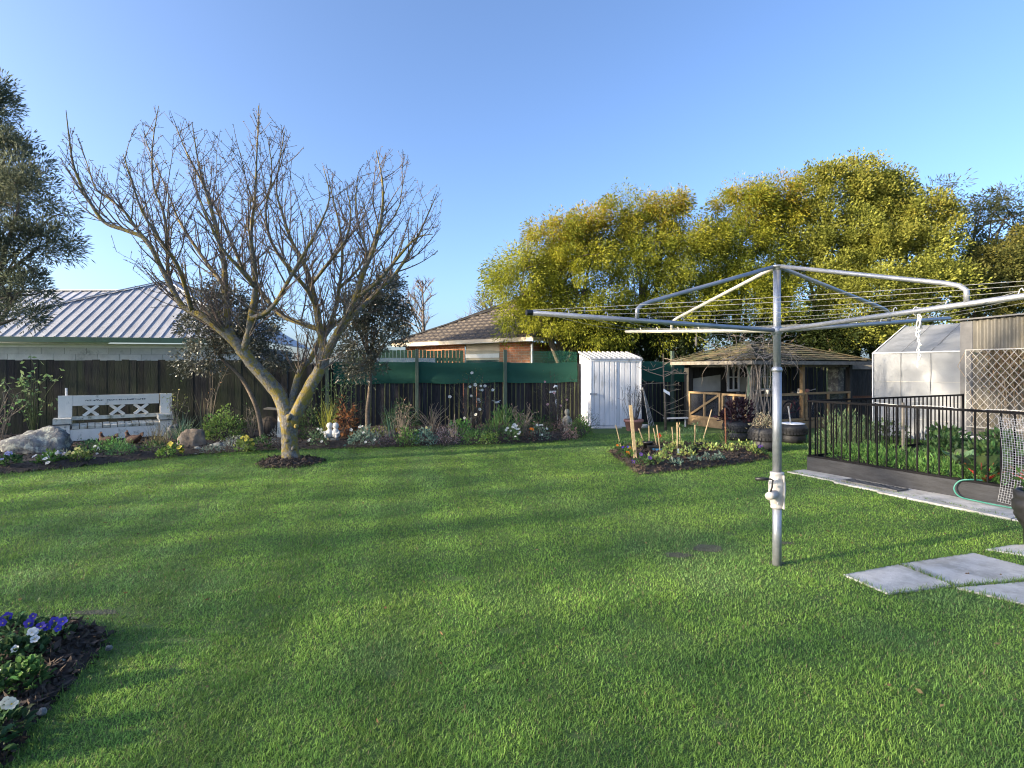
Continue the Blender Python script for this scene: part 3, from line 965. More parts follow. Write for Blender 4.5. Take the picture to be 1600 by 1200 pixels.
# rows of tiles, stepped and waved, up to the hips
HIPU = 4.2
m = MB()
row, step = 0, 0.30
u = 0.0
while u < HIPU - 0.01:
    a0, a1 = u, min(u + step + 0.02, HIPU)
    s0, s1 = u + 0.0, blen + 0.05 - u
    if s1 - s0 > 0.15:
        ncol = max(2, int((s1 - s0) / 0.075))
        base = len(m.v)
        for i in range(ncol + 1):
            s_ = s0 + (s1 - s0) * i / ncol
            wv = 0.020 * math.sin((s_ + (0.15 if row % 2 else 0)) * 2 * math.pi / 0.30)
            m.v.append(tuple(BH(s_, a0, 2.60 + tp * a0 + 0.045 + wv)))
            m.v.append(tuple(BH(s_, a1, 2.60 + tp * a1 + 0.012 + wv * 0.9)))
            m.v.append(tuple(BH(s_, a0, 2.60 + tp * a0 + 0.005)))
        for i in range(ncol):
            b = base + 3 * i
            m.f.append((b, b + 3, b + 4, b + 1)); m.f.append((b + 2, b + 5, b + 3, b))
    u += step; row += 1
m.build('roof_tiles', 'tile', bh)['kind'] = 'stuff'
m = MB()
zt = 2.60 + tp * HIPU
m.poly([BH(0, 0, 2.6), BH(0, 8.4, 2.6), BH(HIPU, 4.2, zt)]); m.poly([BH(blen, 0, 2.6), BH(blen - HIPU, 4.2, zt), BH(blen, 8.4, 2.6)])
m.poly([BH(0, 0, 2.598), BH(HIPU, 4.2, zt - 0.004), BH(blen - HIPU, 4.2, zt - 0.004), BH(blen, 0, 2.598)])
m.build('roof_side', 'tile', bh)
for pa, pb in ((BH(blen + 0.03, -0.03, 2.64), BH(blen - HIPU, HIPU, zt + 0.05)), (BH(-0.03, -0.03, 2.64), BH(HIPU, HIPU, zt + 0.05)), (BH(HIPU, HIPU, zt + 0.05), BH(blen - HIPU, HIPU, zt + 0.05))):
    m = MB(); m.bar(pa, pb, 0.20, 0.05); m.build('ridge_cap', 'ridge_cap', bh)

# ---------------------------------------------------------------- ribbed sheets
def ribbed(fr, t0, t1, n, z0, z1, pitch, depth, kind, top=None, thick=0.0):
    """vertical ribs along t; top(t) gives the upper edge"""
    prof = []
    t = t0
    while t < t1 - 1e-6:
        if kind == 'wave':
            for q in range(6):
                tt = t + pitch * q / 6.0
                if tt < t1: prof.append((tt, depth * math.cos(2 * math.pi * q / 6.0)))
        else:
            for fq, dd in ((0.0, 0.0), (0.38, 0.0), (0.43, -depth), (0.57, -depth), (0.62, 0.0)) if kind == 'groove' else ((0.0, 0.0), (0.56, 0.0), (0.64, depth), (0.90, depth), (0.98, 0.0)):
                if t + pitch * fq < t1: prof.append((t + pitch * fq, dd))
        t += pitch
    prof.append((t1, prof[0][1] if kind == 'wave' else 0.0))
    m = MB()
    for (tt, dd) in prof:
        m.v.append(tuple(fr(tt, n + dd, z0))); m.v.append(tuple(fr(tt, n + dd, top(tt) if top else z1)))
    for i in range(len(prof) - 1):
        m.f.append((2 * i, 2 * i + 2, 2 * i + 3, 2 * i + 1))
    return m


# ---------------------------------------------------------------- white garden shed
SW, SD, SH0, SH1 = 1.44, 1.05, 1.86, 2.06
s_o = g(923, 667.5)
sf = Frame(s_o, R(9))
shed = thing('garden_shed', s_o, 'small white ribbed metal garden shed with lean-to roof', 'shed')
ribbed(sf, 0.745, SW, 0.0, 0.03, SH0 - 0.03, 0.16, 0.028, 'groove').build('front_panel', 'steel_white', shed)
dr = ribbed(sf, 0.03, 0.735, 0.012, 0.05, SH0 - 0.06, 0.145, 0.024, 'groove').build('door', 'steel_white', shed)
m = MB(); m.box(sf, 0.0, 0.17, 0.016, 0.034, 0.90, 0.925); m.box(sf, -0.035, 0.03, 0.014, 0.03, 0.885, 0.94); m.box(sf, 0.12, 0.15, 0.03, 0.055, 0.87, 0.93); m.build('bolt', 'galv', dr)
m = MB(); m.box(sf, 0.0, 0.028, -0.02, 0.018, 0.0, SH0 - 0.03); m.box(sf, SW - 0.02, SW + 0.012, -0.02, 0.02, 0.0, SH0 - 0.03); m.box(sf, 0.0, SW, -0.03, 0.022, SH0 - 0.06, SH0 - 0.005); m.box(sf, 0.0, SW, -0.03, 0.024, 0.0, 0.04); m.build('frame', 'steel_white', shed)
sl = Frame(sf(0, 0, 0), R(9) + math.pi / 2)          # left side: t runs to the back
ml = ribbed(Frame(sf(0, 0, 0), R(9) + math.pi / 2), 0.02, SD, -0.004, 0.02, SH0, 0.20, 0.03, 'tray', top=lambda t: SH0 - 0.04 + (SH1 - SH0) * t / SD)
# mirror the ribs outwards on the left face
ml.v = [tuple(Vector(p) - 2 * sl.n * ((Vector(p) - sl.o).dot(sl.n))) for p in ml.v]
ml.build('side_panel', 'steel_white', shed)
mr_ = ribbed(Frame(sf(SW, 0, 0), R(9) + math.pi / 2), 0.02, SD, 0.004, 0.02, SH0, 0.20, 0.03, 'tray', top=lambda t: SH0 - 0.04 + (SH1 - SH0) * t / SD)
mr_.build('side_panel', 'steel_white', shed)
m = MB(); m.box(sf, 0.0, SW, -SD - 0.02, -SD, 0.0, SH1 - 0.04); m.build('back_panel', 'steel_white', shed)
m = MB()
m.hexa([sf(-0.03, 0.05, SH0), sf(SW + 0.03, 0.05, SH0), sf(SW + 0.03, -SD - 0.05, SH1), sf(-0.03, -SD - 0.05, SH1),
        sf(-0.03, 0.05, SH0 + 0.012), sf(SW + 0.03, 0.05, SH0 + 0.012), sf(SW + 0.03, -SD - 0.05, SH1 + 0.012), sf(-0.03, -SD - 0.05, SH1 + 0.012)])
rfs = m.build('roof', 'steel_white', shed)
for k in range(11):
    tt = -0.01 + k * (SW + 0.0) / 10
    m = MB(); m.bar(sf(tt, 0.05, SH0 + 0.024), sf(tt, -SD - 0.05, SH1 + 0.030), 0.055, 0.05); m.build('roof_rib', 'rib_steel', rfs)
m = MB(); m.hexa([sf(-0.05, 0.42, 0.0), sf(0.75, 0.40, 0.0), sf(0.75, 0.12, 0.0), sf(-0.05, 0.12, 0.0), sf(-0.05, 0.42, 0.025), sf(0.75, 0.40, 0.025), sf(0.75, 0.12, 0.025), sf(-0.05, 0.12, 0.025)])
st = m.build('doorstep_slab', 'slab', None); tag(st, 'flat grey slab lying before the white shed door', 'slab')

# white lattice leaning on the shed
lt = thing('lattice_panel', sf(SW + 0.12, 0.10, 0), 'narrow white lattice panel leaning against the right side of the shed', 'lattice')
A0, A1, B0, B1 = sf(SW + 0.16, 0.20, 0.02), sf(SW + 0.34, 0.12, 0.02), sf(SW + 0.01, 0.10, 1.08), sf(SW + 0.05, 0.04, 1.08)
for k in range(4):
    a = A0 + (A1 - A0) * (k / 3); b = B0 + (B1 - B0) * (k / 3)
    m = MB(); m.bar(a, b, 0.035, 0.015); m.build('slat', 'trellis_white', lt)
for k in range(6):
    f_ = 0.06 + k * 0.16
    m = MB(); m.bar(A0 + (B0 - A0) * f_ + Vector((0, -.012, .0)), A1 + (B1 - A1) * (f_ + 0.07) + Vector((0, -.012, .0)), 0.025, 0.012); m.build('slat', 'trellis_white', lt)

# ---------------------------------------------------------------- open timber pavilion
PO = Vector((5.98, 13.45, 0))
pvf = Frame(PO, QANG)               # t along the long right-hand front, n<0 to the back
LT, LD = 4.1, 2.2
pav = thing('garden_pavilion', PO, 'old open timber pavilion with low mossy hip roof and half-height railings', 'pavilion')
for (t, d, mt, w) in ((0.05, 0.05, 'post_green', 0.12), (0.05, LD - 0.02, 'dark_timber', 0.17), (LT - 0.1, 0.05, 'dark_timber', 0.12), (LT - 0.1, LD - 0.02, 'dark_timber', 0.12), (2.0, 0.05, 'timber', 0.09)):
    m = MB(); m.box(pvf, t - w / 2, t + w / 2, -d - w / 2, -d + w / 2, 0, 1.80); m.build('post', mt, pav)
ez, rz = 1.80, 2.30
O = 0.32
c00, c10, c11, c01 = pvf(-O, O, ez), pvf(LT + O, O, ez), pvf(LT + O, -LD - O, ez), pvf(-O, -LD - O, ez)
ra, rb = pvf(1.25, -LD / 2 - 0.1, rz), pvf(LT - 1.5, -LD / 2 - 0.1, rz)


def shingle_side(a, b, c, d, rows=8):
    """roof side a-b eave, d-c ridge, laid in courses of single shakes"""
    roof = pav_roof
    base = MB(); base.prism([a, b, c, d] if (c - d).length > 0.01 else [a, b, c], (0, 0, -0.03)); base.build('roof_deck', 'dark_timber', roof)
    nrm = (b - a).cross(d - a).normalized()
    if nrm.z < 0: nrm = -nrm
    for r in range(rows):
        f0, f1 = r / rows, min(1.0, (r + 1.25) / rows)
        p0, p1 = a.lerp(d, f0), b.lerp(c, f0)
        q0, q1 = a.lerp(d, f1), b.lerp(c, f1)
        n_ = max(1, int((p1 - p0).length / 0.24))
        for i in range(n_):
            if rnd.random() < 0.04: continue
            u0, u1 = (i + 0.03) / n_, (i + 0.97) / n_
            lift0, lift1 = 0.035 + rnd.random() * 0.012, 0.010
            dn = (p0 - q0).normalized() * rnd.uniform(-0.01, 0.03)
            A, B = p0.lerp(p1, u0) + nrm * lift0 + dn, p0.lerp(p1, u1) + nrm * lift0 + dn
            Cc, Dd = q0.lerp(q1, u1) + nrm * lift1, q0.lerp(q1, u0) + nrm * lift1
            mm = MB(); mm.hexa([A - nrm * .016, B - nrm * .016, Cc - nrm * .008, Dd - nrm * .008, A, B, Cc, Dd]); mm.build('shingle', 'shingle', roof)


m = MB(); m.bar(ra + Vector((0, 0, 0.05)), rb + Vector((0, 0, 0.05)), 0.16, 0.03); pav_roof = m.build('roof', 'shingle', pav)
shingle_side(c00, c10, rb, ra); shingle_side(c01, c00, ra, ra); shingle_side(c10, c11, rb, rb); 
m = MB(); m.prism([c11, c01, ra, rb], (0, 0, -0.03)); m.build('roof_deck', 'dark_timber', pav_roof)
for pa, pb in ((c00, ra), (c01, ra), (c10, rb)):
    m = MB(); m.bar(pa + Vector((0, 0, 0.05)), pb + Vector((0, 0, 0.06)), 0.14, 0.025); m.build('hip_board', 'shingle', pav_roof)
for a, b in ((c00, c10), (c00, c01), (c10, c11)):
    m = MB(); m.bar(a + Vector((0, 0, -0.05)), b + Vector((0, 0, -0.05)), 0.035, 0.09); m.build('eave_board', 'weathered', pav)
for a, b in ((pvf(0.05, -0.05, 1.70), pvf(LT - .1, -0.05, 1.70)), (pvf(0.05, -0.05, 1.70), pvf(0.05, -LD + .02, 1.70))):
    m = MB(); m.bar(a, b, 0.07, 0.12); m.build('beam', 'weathered', pav)


def rail_bay(p0, p1, z0, z1, brace, sheet=True):
    up = Vector((0, 0, 1))
    for z in (z0 + 0.02, z1):
        m = MB(); m.bar(p0 + up * z, p1 + up * z, 0.06, 0.055); m.build('rail', 'timber', pav)
    d = (p1 - p0)
    for f_ in (0.02, 0.5, 0.98):
        m = MB(); m.bar(p0 + d * f_ + up * (z0 + 0.05), p0 + d * f_ + up * (z1 - 0.03), 0.06, 0.05, up=d.normalized()); m.build('stile', 'timber', pav)
    out = Vector((d.y, -d.x, 0)).normalized() * 0.036
    if brace:
        m = MB(); m.bar(p0 + d * 0.04 + up * (z0 + 0.06) + out, p0 + d * 0.96 + up * (z1 - 0.04) + out, 0.018, 0.055, up=(0, 0, 1)); m.build('brace', 'timber', pav)
    if sheet:
        m = MB(); m.bar(p0 + up * ((z0 + z1) / 2) - out * 0.5, p1 + up * ((z0 + z1) / 2) - out * 0.5, 0.006, z1 - z0 - 0.06); m.build('clear_sheet', 'clear_sheet', pav)


L0, L1 = pvf(-0.02, -LD + 0.12), pvf(-0.02, -0.12)
Lm = L0.lerp(L1, 0.58)
rail_bay(L0, Lm, 0.24, 0.93, True); rail_bay(Lm + (L1 - L0) * 0.03, L1, 0.24, 0.92, False)
R0, R1, R2 = pvf(0.14, 0.02), pvf(1.96, 0.02), pvf(LT - 0.18, 0.02)
rail_bay(R0, R1, 0.24, 0.92, False); rail_bay(R1 + (R2 - R1) * 0.03, R2, 0.24, 0.94, False)
m = MB(); m.bar(L0 + Vector((0, 0, .12)), L1 + Vector((0, 0, .12)), 0.12, 0.22); m.build('base_log', 'timber', pav)
m = MB(); m.bar(R0 + Vector((0, 0, .11)), R2 + Vector((0, 0, .11)), 0.12, 0.20); m.build('base_log', 'timber', pav)
m = MB(); m.box(pvf, 0.05, LT - 0.1, -LD, -0.1, 0.0, 0.03); m.build('floor', 'weathered', pav)
# back walls: pale sheet on the left, clad wall with white windows on the right
m = MB(); m.box(pvf, 0.0, LT, -LD - 0.06, -LD - 0.02, 0.0, 1.80); m.build('back_wall', 'dark_timber', pav)
m = MB(); m.hexa([pvf(0.12, -LD + .02, 0.93), pvf(1.30, -LD + .02, 0.93), pvf(1.30, -LD - .01, 0.93), pvf(0.12, -LD - .01, 0.93), pvf(0.12, -LD + .02, 1.30), pvf(1.30, -LD + .02, 1.42), pvf(1.30, -LD - .01, 1.42), pvf(0.12, -LD - .01, 1.30)]); m.build('pale_sheet', 'sheet_pale', pav)
m = MB(); m.box(pvf, 1.75, LT - 0.05, -LD - .015, -LD + 0.02, 0.9, 1.34); m.build('clad_wall', 'cladding', pav)
for (a, b) in ((1.62, 2.0), (2.95, 3.62)):
    w = MB(); w.box(pvf, a, b, -LD + 0.021, -LD + 0.03, 0.98, 1.74); wo = w.build('window', 'glass', pav)
    m = MB()
    for (x0, x1, z0, z1) in ((a - .07, a, .92, 1.76), (b, b + .05, .92, 1.76), (a, b, .92, .985), (a, b, 1.72, 1.76), ((a + b) / 2 - .02, (a + b) / 2 + .02, .985, 1.72), (a, (a + b) / 2 - .02, 1.33, 1.36), ((a + b) / 2 + .02, b, 1.33, 1.36)):
        m.box(pvf, x0, x1, -LD + 0.022, -LD + 0.06, z0, z1)
    m.build('window_frame', 'trim_white', wo)
m = MB(); m.box(pvf, LT - 0.34, LT - 0.10, -0.5, -0.22, 0.0, 1.75); m.build('pillar', 'stone', pav)
for k in range(13):
    m = MB(); m.box(pvf, LT - 0.352, LT - 0.09, -0.512, -0.21, 0.95 + k * 0.062, 1.005 + k * 0.062); m.build('stone_course', 'stone', pav)
m = MB(); m.box(pvf, 0.6, LT - 0.2, -0.62, -0.2, 0.88, 0.915); m.build('shelf', 'weathered', pav)

# clutter on the shelf
for i, (t, s) in enumerate(((1.1, 0.05), (1.55, 0.06), (2.35, 0.045), (2.7, 0.055))):
    p = pvf(t, -0.4, 0.916)
    m = MB(); m.lathe(p, [(s * .8, 0), (s, .02), (s, .10), (s * .85, .12)], 10)
    tag(m.build('flower_pot', 'terracotta' if i % 2 else 'sheet_pale', None, True), ['small pale pot on the pavilion shelf nearest the vine', 'small red-brown pot on the pavilion shelf next to the nearest one', 'small pale pot right of the middle pavilion post', 'small red-brown pot left of the pavilion window'][i], 'pot')


# bicycles stored inside
def bicycle(o, ang, mat, label):
    f = Frame(o, ang)
    b = thing('bicycle', o, label, 'bicycle')
    for t in (-0.52, 0.52):
        m = MB(); m.tube([f(t + 0.32 * math.cos(a), 0, 0.34 + 0.32 * math.sin(a)) for a in [k * math.pi / 12 for k in range(25)]], 0.022, 6, False); wh = m.build('tyre', 'rubber', b, True)
        m = MB()
        for k in range(10):
            a = k * math.pi / 5
            m.tube([f(t, 0, 0.34), f(t + 0.31 * math.cos(a), 0, 0.34 + 0.31 * math.sin(a))], 0.003, 3)
        m.build('spokes', 'mesh_steel', wh)
    m = MB()
    for p, q in (((-.52, .34), (-.18, .36)), ((-.18, .36), (.38, .78)), ((-.18, .36), (-.28, .86)), ((-.52, .34), (-.26, .76)), ((-.26, .76), (.40, .84)), ((.36, .92), (.52, .34))):
        m.tube([f(p[0], 0, p[1]), f(q[0], 0, q[1])], 0.017, 6)
    m.build('frame', mat, b, True)
    m = MB(); m.tube([f(-.36, 0, .90), f(-.28, 0, .91), f(-.14, 0, .89)], [.06, .05, .02], 8); m.build('saddle', 'black_plastic', b, True)
    m = MB(); m.tube([f(.30, -.26, 1.0), f(.36, -.1, .96), f(.36, .1, .96), f(.30, .26, 1.0)], 0.014, 6); m.build('handlebar', 'mesh_steel', b, True)


bicycle(pvf(2.6, -0.55, 0.03), QANG + R(4), 'bike_red', 'red bicycle standing behind the right-hand pavilion railing')
bicycle(pvf(0.95, -0.9, 0.03), QANG + R(-6), 'black_steel', 'dark bicycle behind the pavilion corner post')
m = MB(); m.box(pvf, 0.5, 1.0, -1.6, -1.1, 0.03, 0.75); m.box(pvf, 0.46, 1.04, -1.64, -1.06, 0.75, 0.79)
tag(m.build('cabinet', 'netting_dark', None), 'dark cabinet with overhanging top inside the pavilion', 'cabinet')
m = MB(); m.box(pvf, 2.9, 3.7, -1.5, -0.9, 0.03, 0.62); m.box(pvf, 2.86, 3.74, -1.54, -0.86, 0.62, 0.65)
tag(m.build('cabinet', 'netting_dark', None), 'low dark chest inside the pavilion below the window', 'cabinet')

# dark boards added where the lean-to has its dark doorway, left of greenhouse
lno = pvf(LT + 0.35, -0.5, 0)
lf = Frame(lno, R(5))
ln = thing('doorway_boards', lno, 'dark boards with a timber head beam added in the lean-to doorway left of the greenhouse', 'screen')
for k in range(9):
    m = MB(); m.box(lf, k * 0.15, k * 0.15 + 0.143, -0.02, 0.0, 0.0, 1.66); m.build('board', 'dark_timber', ln)
m = MB(); m.box(lf, -0.1, 1.45, 0.0, 0.05, 1.58, 1.73); m.build('head_beam', 'weathered', ln)
m = MB(); m.box(lf, -0.1, 1.45, 0.0, 0.04, 0.70, 0.80); m.build('mid_rail', 'rust', ln)

# ---------------------------------------------------------------- white film greenhouse
GO = Vector((8.74, 13.0, 0))
gf = Frame(GO, math.atan2(QW.y, QW.x))     # t towards the camera along the wall, n = towards the lawn side
GL, GHW, GEZ, GRZ = 1.86, 1.32, 1.97, 2.66
if gf.n.dot(QU) > 0: gf.n = -gf.n
gh = thing('greenhouse', GO, 'white plastic film greenhouse with sloping roof', 'greenhouse')


def film(pts, seed, nx=28, ny=18, bulge=0.034):
    a, b, c, d = [Vector(p) for p in pts]
    nr = (b - a).cross(d - a).normalized()
    r_ = random.Random(seed); ph = [r_.random() * 6 for _ in range(4)]
    V = []; Fc = []
    for j in range(ny + 1):
        for i in range(nx + 1):
            u, v = i / nx, j / ny
            p = a.lerp(b, u).lerp(d.lerp(c, u), v)
            e = min(1, 6 * min(u, 1 - u, v, 1 - v))
            V.append(tuple(p + nr * bulge * e * (math.sin(u * 7 + v * 5 + ph[0]) * .5 + math.sin(v * 11 - u * 3 + ph[1]) * .35 + math.sin(u * 17 + v * 9 + ph[2]) * .28 + math.sin(v * 29 - u * 11 + ph[3]) * .16)))
    for j in range(ny):
        for i in range(nx):
            q = j * (nx + 1) + i
            Fc.append((q, q + 1, q + nx + 2, q + nx + 1))
    return np_mesh('film', V, Fc, smooth=True, mat='greenhouse_film', org=ORG[gh.name])


def GP(t, n, z): return gf(t, -n, z)


link('wall_film', film([GP(0, 0, 0), GP(GL, 0, 0), GP(GL, 0, GEZ), GP(0, 0, GEZ)], 1), gh)
link('wall_film', film([GP(0, 2 * GHW, 0), GP(0, 0, 0), GP(0, 0, GEZ), GP(0, 2 * GHW, GEZ)], 2), gh)
link('roof_film', film([GP(0, 0, GEZ), GP(GL, 0, GEZ), GP(GL, GHW, GRZ), GP(0, GHW, GRZ)], 3), gh)
link('roof_film', film([GP(0, 2 * GHW, GEZ), GP(0, GHW, GRZ), GP(GL, GHW, GRZ), GP(GL, 2 * GHW, GEZ)], 4), gh)
link('gable_film', np_mesh('gable', [tuple(GP(0, 0, GEZ)), tuple(GP(0, 2 * GHW, GEZ)), tuple(GP(0, GHW, GRZ))], [[0, 1, 2]], mat='greenhouse_film', org=ORG[gh.name]), gh)
for t in (0.0, 0.62, 1.22, GL):
    m = MB(); m.tube([GP(t, -0.028, 0), GP(t, -0.028, GEZ), GP(t, GHW, GRZ + 0.035), GP(t, 2 * GHW + .02, GEZ), GP(t, 2 * GHW + .02, 0)], 0.005 if 0 < t < GL else 0.014, 6); m.build('hoop', 'slate' if 0 < t < GL else 'steel_white', gh, True)
m = MB(); m.tube([GP(0, -0.02, GEZ), GP(GL, -0.02, GEZ)], 0.014, 6); m.build('eave_pipe', 'steel_white', gh)
for z in (0.45, 0.85, 1.3):
    m = MB(); m.tube([GP(0, -0.024, z), GP(GL, -0.024, z + .01)], 0.004, 4); m.build('tie_wire', 'sheet_pale', gh)

# ---------------------------------------------------------------- corrugated iron shed at the right
IO = Vector((9.42, 11.28, 0))
iF = Frame(IO, math.atan2(QW.y, QW.x))
if iF.n.dot(QU) > 0: iF.n = -iF.n
isd = thing('iron_shed', IO, 'corrugated iron shed wall standing at the right edge beside the greenhouse', 'shed')
ribbed(iF, 0.22, 4.2, 0.0, 0.0, 2.60, 0.118, 0.022, 'wave', top=lambda t: 2.60 + 0.03 * t).build('wall_sheet', 'iron', isd, True)
m = MB(); m.box(iF, 0.0, 0.215, -0.05, 0.03, 0.0, 2.58); m.build('corner_board', 'iron_trim', isd)
m = MB(); m.hexa([iF(-0.12, 0.10, 2.60), iF(4.3, 0.10, 2.74), iF(4.3, -2.6, 2.9), iF(-0.12, -2.6, 2.78), iF(-0.12, 0.10, 2.63), iF(4.3, 0.10, 2.77), iF(4.3, -2.6, 2.93), iF(-0.12, -2.6, 2.81)]); m.build('roof', 'iron_trim', isd)
m = MB(); m.box(iF, 0.0, 4.2, -2.5, -2.45, 0.0, 2.6); m.box(iF, 0.0, 0.05, -2.45, -0.06, 0.0, 2.6); m.build('rear_wall', 'iron_trim', isd)
m = MB(); m.box(iF, 0.0, 4.2, 0.02, 0.10, 0.0, 0.22); m.build('plinth', 'block', isd)
# diamond lattice standing before it, dried climber behind the lattice
tr = thing('trellis', iF(1.3, 0.2, 0), 'white diamond wire trellis standing before the corrugated iron wall', 'trellis')
tn, tz0, tz1, ta, tb_ = 0.22, 0.42, 1.98, 0.18, 2.4
m = MB()
for a, b in ((iF(ta, tn, tz0), iF(ta, tn, tz1)), (iF(ta, tn, tz1), iF(tb_, tn, tz1)), (iF(tb_, tn, tz0), iF(tb_, tn, tz1)), (iF(ta, tn, tz0), iF(tb_, tn, tz0))): m.tube([a, b], 0.013, 6)
m.build('frame', 'trellis_white', tr)
hgt = tz1 - tz0
for sgn in (1, -1):
    s = -hgt
    while s < (tb_ - ta):
        x0, x1 = s, s + hgt * 0.75
        c0, c1 = max(0.0, x0), min(tb_ - ta, x1)
        if c1 - c0 > 0.03:
            z0 = (c0 - x0) / 0.75; z1 = (c1 - x0) / 0.75
            pa, pb = (c0, z0), (c1, z1)
            if sgn < 0: pa, pb = (c0, hgt - z0), (c1, hgt - z1)
            m = MB(); m.tube([iF(ta + pa[0], tn + .004 * sgn, tz0 + pa[1]), iF(ta + pb[0], tn + .004 * sgn, tz0 + pb[1])], 0.006, 4); m.build('lattice_wire', 'trellis_white', tr)
        s += 0.135
for t in (ta, tb_):
    m = MB(); m.tube([iF(t, tn, 0), iF(t, tn, tz0)], 0.013, 6); m.build('leg', 'trellis_white', tr)
dv = thing('dry_climber', iF(1.2, 0.12, 0), 'dried straw-coloured climber hanging behind the wire trellis', 'climber')
P, D = [], []
for k in range(2600):
    t = rnd.gauss(0.85, 0.22) if rnd.random() < 0.62 else rnd.gauss(1.65, 0.22)
    z = 2.02 - abs(rnd.gauss(0, 0.46))
    if z < 0.7 or t < 0.25 or t > 2.3: continue
    P.append(tuple(iF(t, rnd.uniform(0.04, 0.19), z))); D.append((rnd.gauss(0, .5), rnd.gauss(0, .5), -1))
leaves_part('dry_leaves', dv, P, D, 0.09, 0.028, tint(len(P), (0.20, 0.155, 0.10), 0.3))
m = MB()
for k in range(26):
    t = rnd.uniform(0.4, 2.2)
    pts = [iF(t, 0.12, 0)]
    for j in range(1, 7): t += rnd.gauss(0, .08); pts.append(iF(t, rnd.uniform(.06, .18), j * 0.33))
    m.tube(pts, 0.006, 4)
m.build('stems', 'dead_stem', dv)

# ---------------------------------------------------------------- raised vegetable bed with black railing
rb_ = thing('raised_bed', QP(0, 0), 'raised vegetable bed edged with dark grey boards', 'raised bed')
BH_ = 0.225
m = MB(); m.prism([QP(0, 0), QP(4.6, 0), QP(4.6, 0.05), QP(0, 0.05)], (0, 0, BH_)); m.build('front_board', 'dark_board', rb_)
m = MB(); m.prism([QP(0, 0.052), QP(0.05, 0.052), QP(0.05, 5.0), QP(0, 5.0)], (0, 0, BH_)); m.build('end_board', 'dark_board', rb_)
xs = []
V = []; nx, ny = 46, 46
for j in range(ny + 1):
    for i in range(nx + 1):
        p = QP(0.05 + 4.5 * i / nx, 0.05 + 5.0 * j / ny)
        V.append((p.x, p.y, 0.17 + 0.05 * float(fbm(np.array([p.x * 5]), np.array([p.y * 5]))[0])))
Fc = [[j * (nx + 1) + i, j * (nx + 1) + i + 1, (j + 1) * (nx + 1) + i + 1, (j + 1) * (nx + 1) + i] for j in range(ny) for i in range(nx)]
link('soil', np_mesh('soil', V, Fc, smooth=True, mat='soil', org=ORG[rb_.name]), rb_)

rl = thing('railing', QP(0, 0.02, BH_), 'black steel railing with upright bars around the raised bed', 'railing')
bal = bpy.data.meshes.new('baluster')
mm = MB(); mm.box(Frame((0, 0, 0)), -0.008, 0.008, -0.008, 0.008, 0, 0.84); bal.from_pydata(mm.v, [], mm.f); bal.materials.append(M['black_steel'])
RT = 0.87
fl, bl = [], []
for k in range(1, 36): fl.append(QP(0.03 + k * 0.125, 0.026, BH_ + 0.02))
for k in range(1, 34): bl.append(QP(0.03, 0.026 + k * 0.13, BH_ + 0.02))
copies('baluster', bal, rl, fl, [(0, 0, QANG)] * len(fl)); copies('baluster', bal, rl, bl, [(0, 0, QANG)] * len(bl))
m = MB(); m.bar(QP(0.0, 0.026, BH_ + RT), QP(4.5, 0.026, BH_ + RT), 0.045, 0.03); m.build('top_rail', 'black_steel', rl)
m = MB(); m.bar(QP(0.0, 0.026, BH_ + 0.015), QP(4.5, 0.026, BH_ + 0.015), 0.035, 0.025); m.build('bottom_rail', 'black_steel', rl)
m = MB(); m.bar(QP(0.03, 0.05, BH_ + RT), QP(0.03, 4.5, BH_ + RT), 0.04, 0.028); m.build('top_rail', 'black_steel', rl)
m = MB(); m.bar(QP(0.03, 0.05, BH_ + 0.015), QP(0.03, 4.5, BH_ + 0.015), 0.035, 0.025); m.build('bottom_rail', 'black_steel', rl)
for t, n in ((0.03, 0.026), (0.03, 4.5)):
    m = MB(); m.bar(QP(t, n, BH_), QP(t, n, BH_ + RT + 0.02), 0.028, 0.028, up=(1, 0, 0)); m.build('post', 'black_steel', rl)
m = MB(); pts = [QP(1.0 + 0.2 * k, 0.02 + 0.01 * math.sin(k), BH_ + RT + 0.02 + 0.012 * math.cos(k * 1.7)) for k in range(12)]
m.tube(pts, 0.003, 4); tag(m.build('string', 'cord', None), 'pale string tied along the black railing top', 'string')
m = MB(); m.bar(QP(0.55, 1.55, 0.15), QP(0.55, 1.55, 1.06), 0.03, 0.03, up=(1, 0, 0)); tag(m.build('garden_stake', 'weathered', None), 'pale square stake standing inside the raised bed', 'stake')

# wire mesh panel hung over the rail end
wm = thing('wire_mesh', QP(2.8, -0.06), 'curved sheet of square wire mesh hung on the railing at the right edge', 'wire mesh')


def WMp(a, z): return QP(2.40 + a + 0.05 * math.sin(z * 3), -0.035 - 0.10 * math.sin(a * 4.2) - 0.03 * (1.1 - z), z)


m = MB()
for k in range(19): m.tube([WMp(k * 0.028, 0.07 + j * 0.14) for j in range(8)], 0.0016, 3, False)
for k in range(36): m.tube([WMp(j * 0.072, 0.07 + k * 0.0275) for j in range(8)], 0.0016, 3, False)
m.build('wires', 'mesh_steel', wm)
# garden hose
hp = [QP(2.2, 0.10, BH_ + 0.03), QP(2.12, -0.0, BH_ + 0.035), QP(2.02, -0.03, BH_ - 0.0), QP(1.98, -0.06, 0.13), QP(2.06, -0.10, 0.05), QP(2.25, -0.13, 0.042), QP(2.5, -0.15, 0.04), QP(2.8, -0.12, 0.04), QP(3.2, -0.10, 0.04), QP(3.7, -0.16, 0.04)]


def smooth(pts, n=6):
    out = []
    P = [pts[0]] + list(pts) + [pts[-1]]
    for i in range(1, len(P) - 2):
        for k in range(n):
            t = k / n
            a, b, c, d = P[i - 1], P[i], P[i + 1], P[i + 2]
            out.append(0.5 * ((2 * b) + (c - a) * t + (2 * a - 5 * b + 4 * c - d) * t * t + (3 * b - a - 3 * c + d) * t ** 3))
    out.append(pts[-1])
    return out


